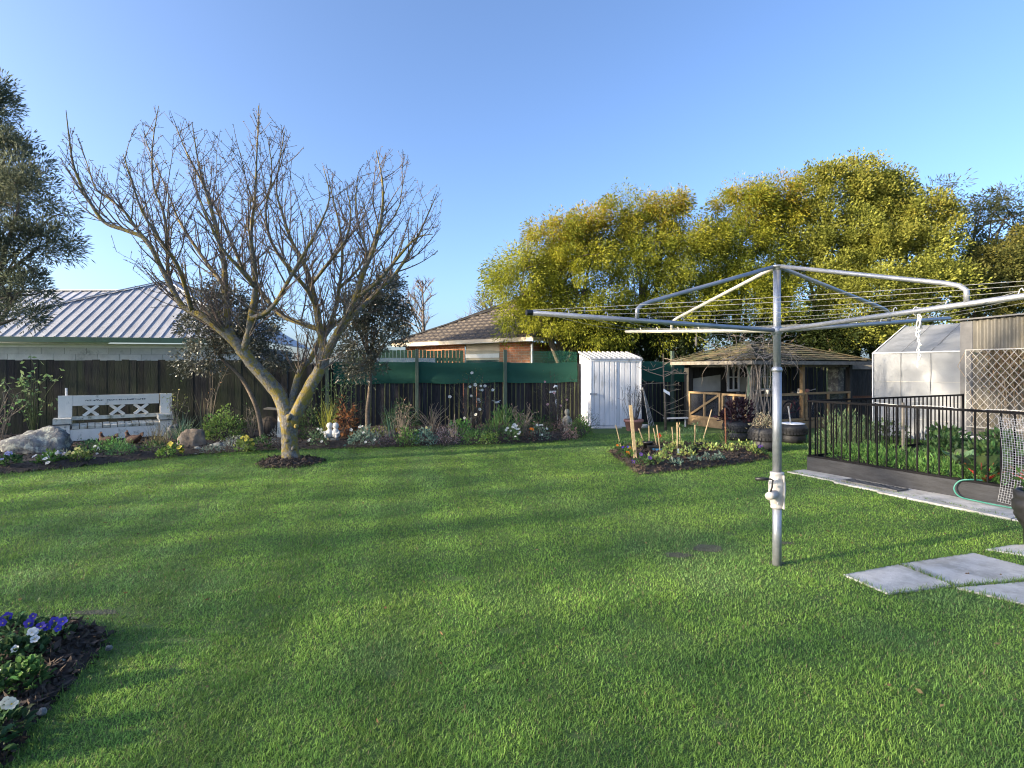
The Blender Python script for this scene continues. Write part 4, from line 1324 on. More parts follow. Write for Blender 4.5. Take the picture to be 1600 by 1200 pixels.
m = MB(); m.tube(smooth(hp), 0.009, 8); tag(m.build('garden_hose', 'hose', None, True), 'green garden hose looping over the raised bed board', 'hose')
# black ribbed pot at the right edge
bp_ = Vector((4.73, 4.80, 0))
pot = thing('black_pot', bp_, 'shiny black urn-shaped pot at the right edge of the lawn', 'pot')
m = MB(); m.lathe(bp_, [(.115, 0), (.12, .03), (.125, .16), (.16, .22), (.19, .28), (.185, .30), (.20, .33), (.20, .40), (.185, .42), (.19, .44), (.19, .50), (.165, .505), (.16, .44)], 24); m.build('body', 'black_plastic', pot, True)
m = MB(); m.lathe(bp_ + Vector((0, 0, .43)), [(.158, 0), (.155, .03), (.02, .04)], 16); m.build('soil', 'soil', pot)
P = rng.normal(size=(130, 3)) * [0.07, 0.07, 0.05] + np.array(bp_ + Vector((0, 0, .54)))
leaves_part('foliage', pot, P, rng.normal(size=(130, 3)) + [0, 0, .6], 0.08, 0.035, tint(130, (0.06, 0.13, 0.03)))

# ---------------------------------------------------------------- rotary clothes hoist
hx, hy = 2.158, 4.378
hb = Vector((hx, hy, 0))
ho = thing('clothes_hoist', hb, 'galvanised rotary clothes hoist with crank handle standing on the lawn', 'clothes hoist')
m = MB(); m.tube([hb, hb + Vector((0, 0, 0.50))], 0.034, 20); m.build('lower_tube', 'galv', ho, True)
m = MB(); m.tube([hb + Vector((0, 0, .70)), hb + Vector((0, 0, 1.585))], 0.034, 20); m.build('outer_tube', 'galv', ho, True)
m = MB(); m.lathe(hb + Vector((0, 0, 1.575)), [(.034, 0), (.041, .004), (.041, .022), (.037, .026), (.037, .034), (.030, .038)], 20); m.build('collar', 'galv', ho, True)
m = MB(); m.tube([hb + Vector((0, 0, 1.60)), hb + Vector((0, 0, 2.42))], 0.029, 20); m.build('mast', 'galv', ho, True)
m = MB(); m.lathe(hb + Vector((0, 0, .462)), [(.036, 0), (.050, .004), (.052, .02), (.048, .026), (.054, .05), (.064, .10), (.068, .15), (.067, .20), (.058, .25), (.052, .275), (.055, .28), (.055, .295), (.036, .30)], 24, squash=(1.0, 0.85)); hs_ = m.build('gear_housing', 'cast', ho, True)
cr = hb + Vector((0, 0, .462 + .125))
m = MB(); m.tube([cr + Vector((-.04, -.045, 0)), cr + Vector((-.085, -.075, -.002)), cr + Vector((-.115, -.095, -.004))], [.036, .034, .030], 14); m.build('crank_boss', 'cast', hs_, True)
for dz, dx in ((.245, -.012), (.19, -.016), (.05, -.014)):
    m = MB(); m.tube([hb + Vector((dx, -.045, .462 + dz)), hb + Vector((dx, -.062, .462 + dz))], .010, 8); m.build('bolt', 'mesh_steel', hs_)
m = MB(); m.box(Frame(hb + Vector((0.028, 0, 0.47))), -0.004, 0.004, 0.035, 0.066, 0.0, 0.27); m.build('seam_flange', 'cast', hs_)
c1 = cr + Vector((-.098, -.085, .01))
m = MB(); m.tube([c1, c1 + Vector((.012, -.01, .06)), c1 + Vector((.018, -.012, .115)), c1 + Vector((.005, -.008, .122)), c1 + Vector((-.02, 0, .122))], .007, 8); ck = m.build('crank_handle', 'black_plastic', ho, True)
m = MB(); m.tube([c1 + Vector((-.015, 0, .122)), c1 + Vector((-.05, .01, .120)), c1 + Vector((-.105, .025, .117))], [.012, .014, .013], 10); m.build('grip', 'black_plastic', ck, True)
hub = hb + Vector((0, 0, 1.912))
m = MB(); m.lathe(hub + Vector((0, 0, -.035)), [(.030, 0), (.040, .004), (.042, .03), (.040, .062), (.030, .066)], 20); m.build('hub', 'galv', ho, True)
m = MB(); m.lathe(hb + Vector((0, 0, 2.40)), [(.030, 0), (.036, .004), (.036, .022), (.050, .024), (.052, .034), (.046, .040), (.01, .046)], 20); m.build('top_plate', 'galv', ho, True)
th0 = 3.511
ARM_L, FR = 2.20, 0.60
rise = (0.062, 0.130, 0.172, 0.104)
ends, dirs = [], []
for k in range(4):
    a = th0 - k * math.pi / 2
    d = Vector((math.cos(a), math.sin(a), 0))
    e = hub + d * ARM_L + Vector((0, 0, rise[k]))
    ends.append(e); dirs.append(d)
    mt = 'galv_sunlit' if k == 1 else 'galv'  # left rear arm and brace: sunlight painted in as cream
    m = MB(); m.tube([hub + d * 0.035, e], 0.0175, 12); arm = m.build('arm', mt, ho, True)
    if k in (0, 3):
        m = MB(); m.tube([e - d * .03, e + d * .012], 0.0195, 12); m.build('end_cap', 'black_plastic', arm)
    bpnt = hub.lerp(e, FR)
    tp_ = hb + Vector((0, 0, 2.428)) + d * 0.03
    bend = bpnt + Vector((0, 0, 0.115)) - d * 0.0
    m = MB()
    pts = [tp_, tp_.lerp(bend, .5), tp_.lerp(bend, .93), bend + d * -.012 + Vector((0, 0, -.004)), bend + d * .022 + Vector((0, 0, -.035)), bpnt + d * .024 + Vector((0, 0, .01))]
    m.tube(pts, 0.0155, 10); m.build('brace', mt, ho, True)
    hk = MB()
    for f_ in (.28, .42, .56, .72, .86):
        p = hub.lerp(e, f_)
        hk.tube([p + Vector((0, 0, .012)), p + Vector((0, 0, .038)) + d * .008, p + Vector((0, 0, .045)) + d * .018, p + Vector((0, 0, .03)) + d * .026], .0035, 5)
    hk.build('line_hook', mt, arm)
for i, f_ in enumerate((.28, .42, .56, .72, .86, .985)):
    for k in range(4):
        p, q = hub.lerp(ends[k], f_) + Vector((0, 0, .03)), hub.lerp(ends[(k + 1) % 4], f_) + Vector((0, 0, .03))
        if f_ > .9: p.z -= .01; q.z -= .01
        sag = 0.012 + 0.02 * f_ * rnd.random()
        m = MB(); m.tube([p.lerp(q, j / 8) - Vector((0, 0, sag * 4 * (j / 8) * (1 - j / 8))) for j in range(9)], 0.0016, 4, False)
        m.build('line', 'line_wire', ho)
# loose cord hanging from the front right arm
cp = hub.lerp(ends[3], 0.30)
c0 = at(1434, 487, (cp.y))
tcd = min((abs((hub.lerp(ends[3], f / 100)).x / (hub.lerp(ends[3], f / 100)).y * F + 800 - 1434), f) for f in range(100))[1] / 100
cp = hub.lerp(ends[3], tcd)
hc = thing('hanging_cord', cp, 'knotted white cord hanging from the right arm of the hoist', 'cord')
m = MB()
for s in range(3):
    pts = [cp + Vector((0.006 * s, 0, .02))]
    for j in range(1, 12):
        pts.append(cp + Vector((rnd.gauss(0.002 * s, .008), rnd.gauss(0, .006), .02 - j * .034 * (1 - 0.12 * s))))
    m.tube(pts, 0.0028, 5)
m.tube([cp + Vector((.014 * math.cos(a), .01 * math.sin(a), -.15 + .004 * a)) for a in [k * .7 for k in range(16)]], .003, 5)
m.tube([cp + Vector((.018 * math.cos(a), .018, .0 + .026 * math.sin(a))) for a in [k * .5 for k in range(14)]], .003, 5)
m.build('strands', 'cord', hc)
# pegs clipped to the back arm
pb = hub.lerp(ends[1], 0.44)
pg = thing('peg_bunch', pb, 'small bunch of pale pegs hanging from the left rear arm of the hoist', 'pegs')
m = MB()
for j in range(4):
    q = pb + Vector((rnd.uniform(-.008, .008), rnd.uniform(-.008, .008), -.06))
    m.bar(q, q + Vector((rnd.uniform(-.008, .008), 0, -.085)), .010, .008, up=(1, 0, 0))
m.build('pegs', 'weathered', pg)
m = MB(); m.tube([pb + Vector((0, 0, -.012)), pb + Vector((.004, 0, -.04)), pb + Vector((0, 0, -.07))], .004, 5); m.build('tie', 'weathered', pg)
m = MB(); q = hub.lerp(ends[2], 0.80)
for j in range(4): m.tube([q, q + Vector((rnd.uniform(-.03, .05), rnd.uniform(-.02, .02), -.03)), q + Vector((rnd.uniform(-.05, .06), 0, -.075))], .005, 4)
tag(m.build('rag', 'sheet_pale', None), 'torn pale rag tied to the right rear arm of the hoist', 'rag')

# ---------------------------------------------------------------- white bench
bo = Vector((-8.52, 11.62, 0))
bf_ = Frame(bo, R(38))
be = thing('garden_bench', bo, 'wide white painted wooden bench with three crosses in its back', 'bench')
HWb = 1.02


def bbox_(name, mat, t0, t1, n0, n1, z0, z1, parent=None):
    m = MB(); m.box(bf_, t0, t1, n0, n1, z0, z1); return m.build(name, mat, parent or be)


for s in (-1, 1):
    a, b = (-HWb, -HWb + 0.25) if s < 0 else (HWb - 0.25, HWb)
    bbox_('back_post', 'white_paint', a + 0.02, b - 0.0, -0.34, -0.26, 0.0, 1.03)
    bbox_('arm_post', 'white_paint', a - 0.02, b - 0.03, -0.25, 0.16, 0.0, 0.47)
    cap = bbox_('arm_cap', 'mossy_white', a - 0.045, b - 0.005, -0.255, 0.19, 0.47, 0.575)
    m = MB(); m.box(bf_, a - 0.03, b - 0.02, 0.165, 0.195, 0.45, 0.468); m.build('moulding', 'ink', cap)
    k = 0
    m = MB()
    for j in range(9):
        zz = 0.40 - j * 0.035
        m.box(bf_, b - 0.115 + rnd.uniform(-.006, .006), b - 0.085 + rnd.uniform(-.006, .006), 0.1605, 0.163, zz, zz + rnd.uniform(.008, .018))
    m.build('worn_lettering', 'ink', be)
bbox_('top_rail', 'white_paint', -HWb + 0.252, HWb - 0.252, -0.335, -0.265, 0.81, 1.028)
bbox_('lower_rail', 'mossy_white', -HWb + 0.252, HWb - 0.252, -0.335, -0.255, 0.51, 0.585)
for c in (-0.46, 0.0, 0.43):
    for s in (-1, 1):
        m = MB(); m.bar(bf_(c - 0.125 * s, -0.30 + 0.012 * s, 0.588), bf_(c + 0.125 * s, -0.30 + 0.012 * s, 0.808), 0.022, 0.062, up=bf_.n.cross(Vector((0.0, 0.0, 1.0)))); m.build('cross_bar', 'white_paint', be)
m = MB()
tt = -0.55
while tt < 0.52:
    w = rnd.uniform(.012, .03); h_ = rnd.uniform(.016, .032)
    if rnd.random() < 0.85:
        m.box(bf_, tt, tt + w * .35, -0.2645, -0.2625, 0.905, 0.905 + h_)
        m.box(bf_, tt + w * .35, tt + w, -0.2645, -0.2625, 0.905 + h_ * rnd.choice((0, .45, .75)), 0.905 + h_ * rnd.choice((.3, .7, 1.0)) + .004)
    tt += w + .008
m.build('worn_lettering', 'ink', be)
for k in range(12):
    t0_ = -HWb + 0.255 + k * (2 * HWb - 0.51) / 12
    m = MB(); w = (2 * HWb - 0.51) / 12 - 0.014
    z = 0.405 + rnd.uniform(-.006, .006)
    m.hexa([bf_(t0_, .15, z - .055), bf_(t0_ + w, .15, z - .055), bf_(t0_ + w, -.27, z - .02), bf_(t0_, -.27, z - .02), bf_(t0_, .15, z), bf_(t0_ + w, .15, z), bf_(t0_ + w, -.27, z + .035), bf_(t0_, -.27, z + .035)])
    m.build('seat_slat', 'mossy_white', be)
bbox_('apron', 'white_paint', -HWb + 0.222, HWb - 0.282, 0.10, 0.145, 0.11, 0.345)
m = MB(); m.bar(bf_(-HWb + .16, -.40, 0), bf_(-HWb + .15, -.40, 1.19), .03, .03, up=(1, 0, 0)); tag(m.build('white_stake', 'trim_white', None), 'thin white stake rising behind the left end of the bench', 'stake')


# ---------------------------------------------------------------- rocks
def rock(name, c, w, d, h, mat, label, seed, tilt=0.0, sharp=0.35, cat='rock'):
    r_ = random.Random(seed)
    planes = [(Vector((r_.gauss(0, 1), r_.gauss(0, 1), r_.gauss(0.2, .8))).normalized(), r_.uniform(0.72, 0.98)) for _ in range(14)]
    V = []; Fc = []
    nu, nv = 48, 28
    for j in range(nv + 1):
        ph = math.pi * j / nv
        for i in range(nu):
            a = 2 * math.pi * i / nu
            n = Vector((math.sin(ph) * math.cos(a), math.sin(ph) * math.sin(a), math.cos(ph)))
            r = 1.0
            for q, dist in planes:
                dt = n.dot(q)
                if dt > 1e-3: r = min(r, dist / dt)
            r *= 1 + 0.03 * math.sin(7 * n.x + 5 * n.y + seed) + 0.03 * math.sin(13 * n.z + 9 * n.x) + 0.02 * math.sin(23 * n.y + 17 * n.z + seed) + 0.012 * math.sin(41 * n.x - 31 * n.z)
            p = n * r
            V.append((c[0] + p.x * w / 2 + tilt * p.z * w * .25, c[1] + p.y * d / 2, c[2] + p.z * h * 0.62 + h * 0.34))
    for j in range(nv):
        for i in range(nu):
            Fc.append([j * nu + i, (j + 1) * nu + i, (j + 1) * nu + (i + 1) % nu, j * nu + (i + 1) % nu])
    o = link(name, np_mesh(name, V, Fc, mat=mat))
    return tag(o, label, cat)


rock('boulder', g(60, 714), 1.20, 0.75, 0.58, 'stone', 'large lichen-spotted grey boulder before the left end of the bench', 4)
rock('rock', g(301, 704), 0.56, 0.35, 0.52, 'stone_brown', 'pointed brown rock right of the bench', 9, 0.1)
rock('rock', g(268, 692), 0.36, 0.22, 0.42, 'slate', 'dark leaning slate beside the right end of the bench', 12, 0.8)
rock('rock', g(342, 704), 0.40, 0.25, 0.17, 'stone', 'low flat grey stone below the round bush', 15)
rock('rock', g(308, 708), 0.20, 0.16, 0.13, 'stone', 'small pale stone at the foot of the pointed rock', 17)

# woven ball, bird table
wb = g(419, 690)
m = MB()
rr = 0.20
prof = [(rr * math.sin(math.pi * k / 14), rr * 1.12 * (1 - math.cos(math.pi * k / 14))) for k in range(15)]
prof[0] = (.02, 0); prof[-1] = (.02, prof[-1][1])
m.lathe(wb + Vector((0, 0, .10)), prof, 22, (1.05, 1.0))
wo = m.build('woven_ball', 'wicker', None, True); tag(wo, 'dark round woven ball beside the white post', 'garden ornament')
for k in range(12):
    a = k * math.pi / 6
    m = MB(); m.tube([wb + Vector((math.cos(a) * rr * 1.06 * math.sin(math.pi * j / 12), math.sin(a) * rr * 1.01 * math.sin(math.pi * j / 12), .10 + rr * 1.12 * (1 - math.cos(math.pi * j / 12)))) for j in range(1, 12)], .008, 4); m.build('rib', 'wicker', wo)
bt = g(440, 690)
btb = thing('bird_table', bt, 'white post with a weathered plank top behind the bare tree trunk', 'bird table')
m = MB(); m.hexa([bt + Vector(p) for p in ((-.09, -.05, 0), (.09, -.05, 0), (.09, .05, 0), (-.09, .05, 0), (-.06, -.04, .68), (.05, -.04, .68), (.05, .04, .68), (-.06, .04, .68))]); m.build('post', 'white_paint', btb)
m = MB(); m.bar(bt + Vector((-.34, -.02, .73)), bt + Vector((.26, .04, .69)), .26, .03); m.build('plank', 'weathered', btb)


# ---------------------------------------------------------------- statues and ornaments
def statue_pair(p):
    t = thing('garden_statue', p, 'small white statue of two rounded figures below the yellow-green reeds', 'statue')
    m = MB(); m.lathe(p, [(.115, 0), (.13, .03), (.12, .12), (.10, .15)], 16, (1.15, .8)); m.build('base', 'statue', t, True)
    for s in (-1, 1):
        q = p + Vector((s * .062, 0, .15))
        m = MB()
        m.lathe(q, [(.05, 0), (.082, .03), (.088, .09), (.075, .14), (.050, .17), (.035, .185), (.052, .205), (.066, .24), (.064, .275), (.045, .305), (.01, .318)], 14, (1, .9), .04, 3 + s)
        m.tube([q + Vector((s * .07, -.02, .13)), q + Vector((s * .085, -.06, .09)), q + Vector((s * .02, -.09, .085))], [.026, .024, .018], 8)
        m.tube([q + Vector((s * .04, -.04, .03)), q + Vector((s * .05, -.11, .045)), q + Vector((s * .05, -.13, .0))], [.036, .030, .022], 8)
        m.build('figure', 'statue_white', t, True)


statue_pair(g(520, 695))


def statue(p, h, label, mat='statue'):
    t = thing('garden_statue', p, label, 'statue')
    k = h / 0.5
    m = MB()
    m.lathe(p + Vector((0, 0, .06 * k)), [(.058 * k, 0), (.066 * k, .05 * k), (.058 * k, .13 * k), (.054 * k, .20 * k), (.070 * k, .27 * k), (.072 * k, .31 * k), (.050 * k, .345 * k), (.024 * k, .36 * k), (.024 * k, .372 * k), (.040 * k, .39 * k), (.047 * k, .42 * k), (.044 * k, .455 * k), (.03 * k, .48 * k), (.008 * k, .49 * k)], 14, (1.05, .8))
    m.build('body', mat, t, True)
    for s in (-1, 1):
        m = MB(); m.tube([p + Vector((s * .066 * k, 0, .36 * k)), p + Vector((s * .085 * k, -.02 * k, .28 * k)), p + Vector((s * .055 * k, -.065 * k, .22 * k)), p + Vector((s * .012 * k, -.075 * k, .25 * k))], [.022 * k, .022 * k, .018 * k, .014 * k], 8); m.build('arm', mat, t, True)
    m = MB(); m.box(Frame(p), -.075 * k, .075 * k, -.06 * k, .06 * k, 0, .062 * k); m.build('base', mat, t)


statue(g(738, 679), 0.50, 'small standing stone figure among plants left of the leafy clump')
statue(g(886, 683), 0.60, 'weathered stone figure near the left corner of the white shed')

# metal hens under the bench
def hen(p, ang, label, s=1.0):
    f = Frame(p, ang)
    t = thing('hen_ornament', p, label, 'hen ornament', 'brown hens before the bench')
    m = MB()
    m.tube([f(-.17 * s, 0, .27 * s), f(-.14 * s, 0, .24 * s), f(-.09 * s, 0, .20 * s), f(-.02 * s, 0, .175 * s), f(.06 * s, 0, .18 * s), f(.105 * s, 0, .22 * s), f(.12 * s, 0, .265 * s), f(.13 * s, 0, .295 * s), f(.155 * s, 0, .295 * s), f(.18 * s, 0, .288 * s)],
           [.008 * s, .035 * s, .065 * s, .085 * s, .078 * s, .050 * s, .032 * s, .031 * s, .018 * s, .003 * s], 12)
    m.build('body', 'hen_rust', t, True)
    m = MB(); m.prism([f(.10 * s, -.004, .318 * s), f(.115 * s, -.004, .345 * s), f(.125 * s, -.004, .325 * s), f(.14 * s, -.004, .345 * s), f(.15 * s, -.004, .315 * s)], f.n * .008); m.build('comb', 'rust', t)
    m = MB(); m.prism([f(-.10 * s, -.01, .20 * s), f(-.20 * s, -.01, .25 * s), f(-.205 * s, -.01, .315 * s), f(-.15 * s, -.01, .30 * s)], f.n * .02); m.build('tail', 'hen_rust', t)
    for k in (-1, 1):
        m = MB(); m.tube([f(0, .03 * k, .11 * s), f(.0, .03 * k, .0)], .007, 5); m.tube([f(.0, .03 * k, .006), f(.045, .035 * k, .004)], .006, 4); m.build('leg', 'rust', t)


hen(g(168, 703), R(178), 'brown hen ornament facing left below the middle of the bench', 1.05)
hen(g(208, 702), R(172), 'brown hen ornament beside the grass tussock at the right of the bench', 1.1)

# bird spike and twirler
p = g(776, 682)
t = thing('bird_spike', p, 'white bird ornament on a thin stake above the leafy clump', 'garden ornament')
m = MB(); m.tube([p, p + Vector((0, 0, .78))], .006, 6); m.build('stake', 'weathered', t)
q = p + Vector((0, 0, .80))
m = MB(); m.tube([q + Vector((-.05, 0, -.01)), q, q + Vector((.05, 0, .012)), q + Vector((.075, 0, .006))], [.008, .022, .018, .004], 8); m.build('body', 'statue_white', t, True)
for s in (-1, 1):
    m = MB(); m.prism([q + Vector((-.02, 0, .01)), q + Vector((.03, 0, .012)), q + Vector((s * .09 + .01, s * .06, .05)), q + Vector((s * .10 - .01, s * .06, .045))], (0, 0, .006)); m.build('wing', 'statue_white', t)
p = g(872, 676)
t = thing('garden_twirler', p, 'pale wind twirler on a stem before the fence near the shed', 'garden ornament')
m = MB(); m.tube([p, p + Vector((-.03, 0, .5)), p + Vector((-.09, 0, 1.02))], .008, 6); m.build('stem', 'mesh_steel', t)
q = p + Vector((-.09, -.02, 1.0))
m = MB(); m.prism([q + Vector((-.13, 0, -.01)), q + Vector((.04, 0, .01)), q + Vector((.04, -.01, .05)), q + Vector((-.12, -.01, .045))], (0, .01, 0)); m.build('blade', 'label_white', t)
m = MB(); m.tube([q + Vector((-.02, 0, .12)), q + Vector((.02, 0, .17)), q + Vector((.07, 0, .16)), q + Vector((.075, 0, .09))], [.02, .03, .025, .01], 8); m.build('bell', 'label_white', t, True)
m = MB(); m.prism([q + Vector((.02, 0, -.18)), q + Vector((.06, 0, -.16)), q + Vector((.055, 0, -.28)), q + Vector((.03, 0, -.30))], (0, .012, 0)); m.build('pendant', 'label_white', t)


# ---------------------------------------------------------------- tyre planters
def tyre_planter(p, r, h, label):
    t = thing('tyre_planter', p, label, 'planter')
    k = h / 0.46
    m = MB(); m.lathe(p, [(r * .78, 0), (r * .90, .01), (r * .93, .10 * k), (r * .90, .17 * k), (r * .86, .19 * k), (r * .94, .21 * k), (r * 1.0, .26 * k), (r * 1.02, .32 * k), (r * 1.0, .38 * k), (r * .93, .43 * k), (r * .80, .46 * k), (r * .76, .45 * k), (r * .74, .36 * k)], 36)
    b = m.build('tyre', 'rubber', t, True)
    m = MB()
    for q in range(30):
        a = q * 2 * math.pi / 30
        for z in (.245, .335):
            c = p + Vector((math.cos(a) * r * 1.012, math.sin(a) * r * 1.012, z * k))
            m.bar(c + Vector((0, 0, -.022)), c + Vector((0, 0, .022)), .05, .016, up=(math.cos(a), math.sin(a), 0))
    m.build('tread', 'rubber', b)['kind'] = 'stuff'
    m = MB(); m.lathe(p + Vector((0, 0, .36 * k)), [(r * .75, 0), (r * .72, .04), (.02, .06)], 20); m.build('soil', 'soil', t)
    return t


tp1 = tyre_planter(g(1152, 687), 0.31, 0.44, 'black tyre planter with dark purple foliage before the pavilion corner')
tp2 = tyre_planter(g(1195, 703), 0.30, 0.45, 'black tyre planter with pale dried plant nearest the hoist pole')
tp3 = tyre_planter(g(1238, 691), 0.29, 0.40, 'black tyre planter with white rim before the red bicycle')
p3 = g(1238, 691)
m = MB(); m.lathe(p3 + Vector((0, 0, .395)), [(.20, 0), (.245, .004), (.25, .02), (.20, .03)], 24); m.build('white_rim', 'label_white', tp3, True)
m = MB(); m.bar(p3 + Vector((-.02, 0, .3)), p3 + Vector((-.08, .02, .78)), .03, .02, up=(1, 0, 0)); tag(m.build('garden_stake', 'trellis_white', None), 'short pale stake standing in the white-rimmed tyre planter', 'stake')
pbk = g(1254, 690)
bk = thing('bucket', pbk, 'small bright green bucket beside the white-rimmed tyre planter', 'bucket')
m = MB(); m.lathe(pbk, [(.075, 0), (.085, .12), (.10, .25), (.108, .25), (.108, .27), (.094, .27), (.085, .14), (.02, .03)], 18); m.build('body', 'bucket_green', bk, True)
m = MB(); m.tube([pbk + Vector((.10 * math.cos(a), -.02, .26 - .10 * math.sin(a))) for a in [k * math.pi / 8 for k in range(9)]], .004, 4); m.build('handle', 'bucket_green', bk)
# terracotta pot before the shed
pp = g(990, 673)
tc_ = thing('terracotta_pot', pp, 'pinkish terracotta pot of bare twigs before the white shed', 'pot')
m = MB(); m.lathe(pp, [(.17, 0), (.18, .01), (.225, .22), (.25, .225), (.255, .29), (.24, .295), (.22, .24), (.02, .22)], 24); m.build('body', 'terracotta', tc_, True)
m = MB()
for k in range(34):
    a = rnd.random() * 6.28; r = rnd.random() * .16
    q = pp + Vector((math.cos(a) * r, math.sin(a) * r, .24))
    lean = Vector((math.cos(a) * rnd.uniform(.05, .28), math.sin(a) * .12, 0))
    hh = rnd.uniform(.45, .95)
    pts = [q, q + lean * .4 + Vector((0, 0, hh * .35)), q + lean * .85 + Vector((rnd.gauss(0, .02), 0, hh * .7)), q + lean + Vector((rnd.gauss(0, .03), 0, hh))]
    m.tube(pts, [.006, .005, .004, .003], 4)
    for j in range(3):
        b = pts[2].lerp(pts[3], rnd.random()); m.tube([b, b + Vector((rnd.gauss(0, .05), 0, .07))], .003, 3)
m.build('twigs', 'dark_stem', tc_)
m = MB(); pw = g(1006, 669); m.lathe(pw, [(.09, 0), (.11, .02), (.12, .09), (.10, .10), (.09, .03)], 14); tag(m.build('dish', 'sheet_pale', None, True), 'small pale dish on the ground beside the terracotta pot', 'dish')
# young tree with a tag, and a spare sheet lying behind
yt = g(1040, 672)
y_ = thing('young_tree', yt, 'slender young bare tree with a white tag between shed and pavilion', 'tree')
m = MB(); m.tube([yt, yt + Vector((-.01, 0, .7)), yt + Vector((-.05, 0, 1.4)), yt + Vector((-.06, .02, 2.0))], [.035, .028, .02, .008], 7); m.build('trunk', 'bark_brown', y_, True)
m = MB()
for k in range(16):
    z = rnd.uniform(.35, 1.9); a = rnd.choice((0, math.pi)) + rnd.gauss(0, .5)
    b = yt + Vector((-.03, 0, z)); L_ = rnd.uniform(.3, .85)
    e = b + Vector((math.cos(a) * L_, math.sin(a) * L_ * .6, L_ * rnd.uniform(-.1, .5)))
    m.tube([b, b.lerp(e, .5) + Vector((0, 0, rnd.gauss(0, .04))), e], [.011, .008, .004], 5)
    for j in range(3):
        c = b.lerp(e, rnd.uniform(.3, 1)); m.tube([c, c + Vector((rnd.gauss(0, .12), rnd.gauss(0, .08), rnd.uniform(-.02, .16)))], [.005, .003], 4)
m.build('branches', 'dead_stem', y_)
m = MB(); m.hexa([yt + Vector(p) for p in ((-.06, -.03, 1.0), (.10, -.04, .90), (.10, -.03, .90), (-.06, -.02, 1.0), (-.06, -.03, 1.08), (.10, -.04, .98), (.10, -.03, .98), (-.06, -.02, 1.08))]); m.build('tag', 'label_white', y_)
m = MB(); q = g(1062, 668); m.bar(q + Vector((-.35, .3, .22)), q + Vector((.28, .2, .25)), .3, .02); m.bar(q + Vector((-.3, .3, 0)), q + Vector((-.3, .3, .21)), .04, .04, up=(1, 0, 0)); m.bar(q + Vector((.22, .22, 0)), q + Vector((.22, .22, .23)), .04, .04, up=(1, 0, 0))
tag(m.build('low_board', 'block', None), 'pale board on short legs behind the young tree', 'board')

# ---------------------------------------------------------------- the bare fruit tree
tb = g(457, 722)
TD = tb.y
ft = thing('bare_fruit_tree', tb, 'large bare fruit tree with yellow lichen on its forked trunk', 'tree')


def T(px, py, dy=0.0):
    return at(px, py, TD + dy)


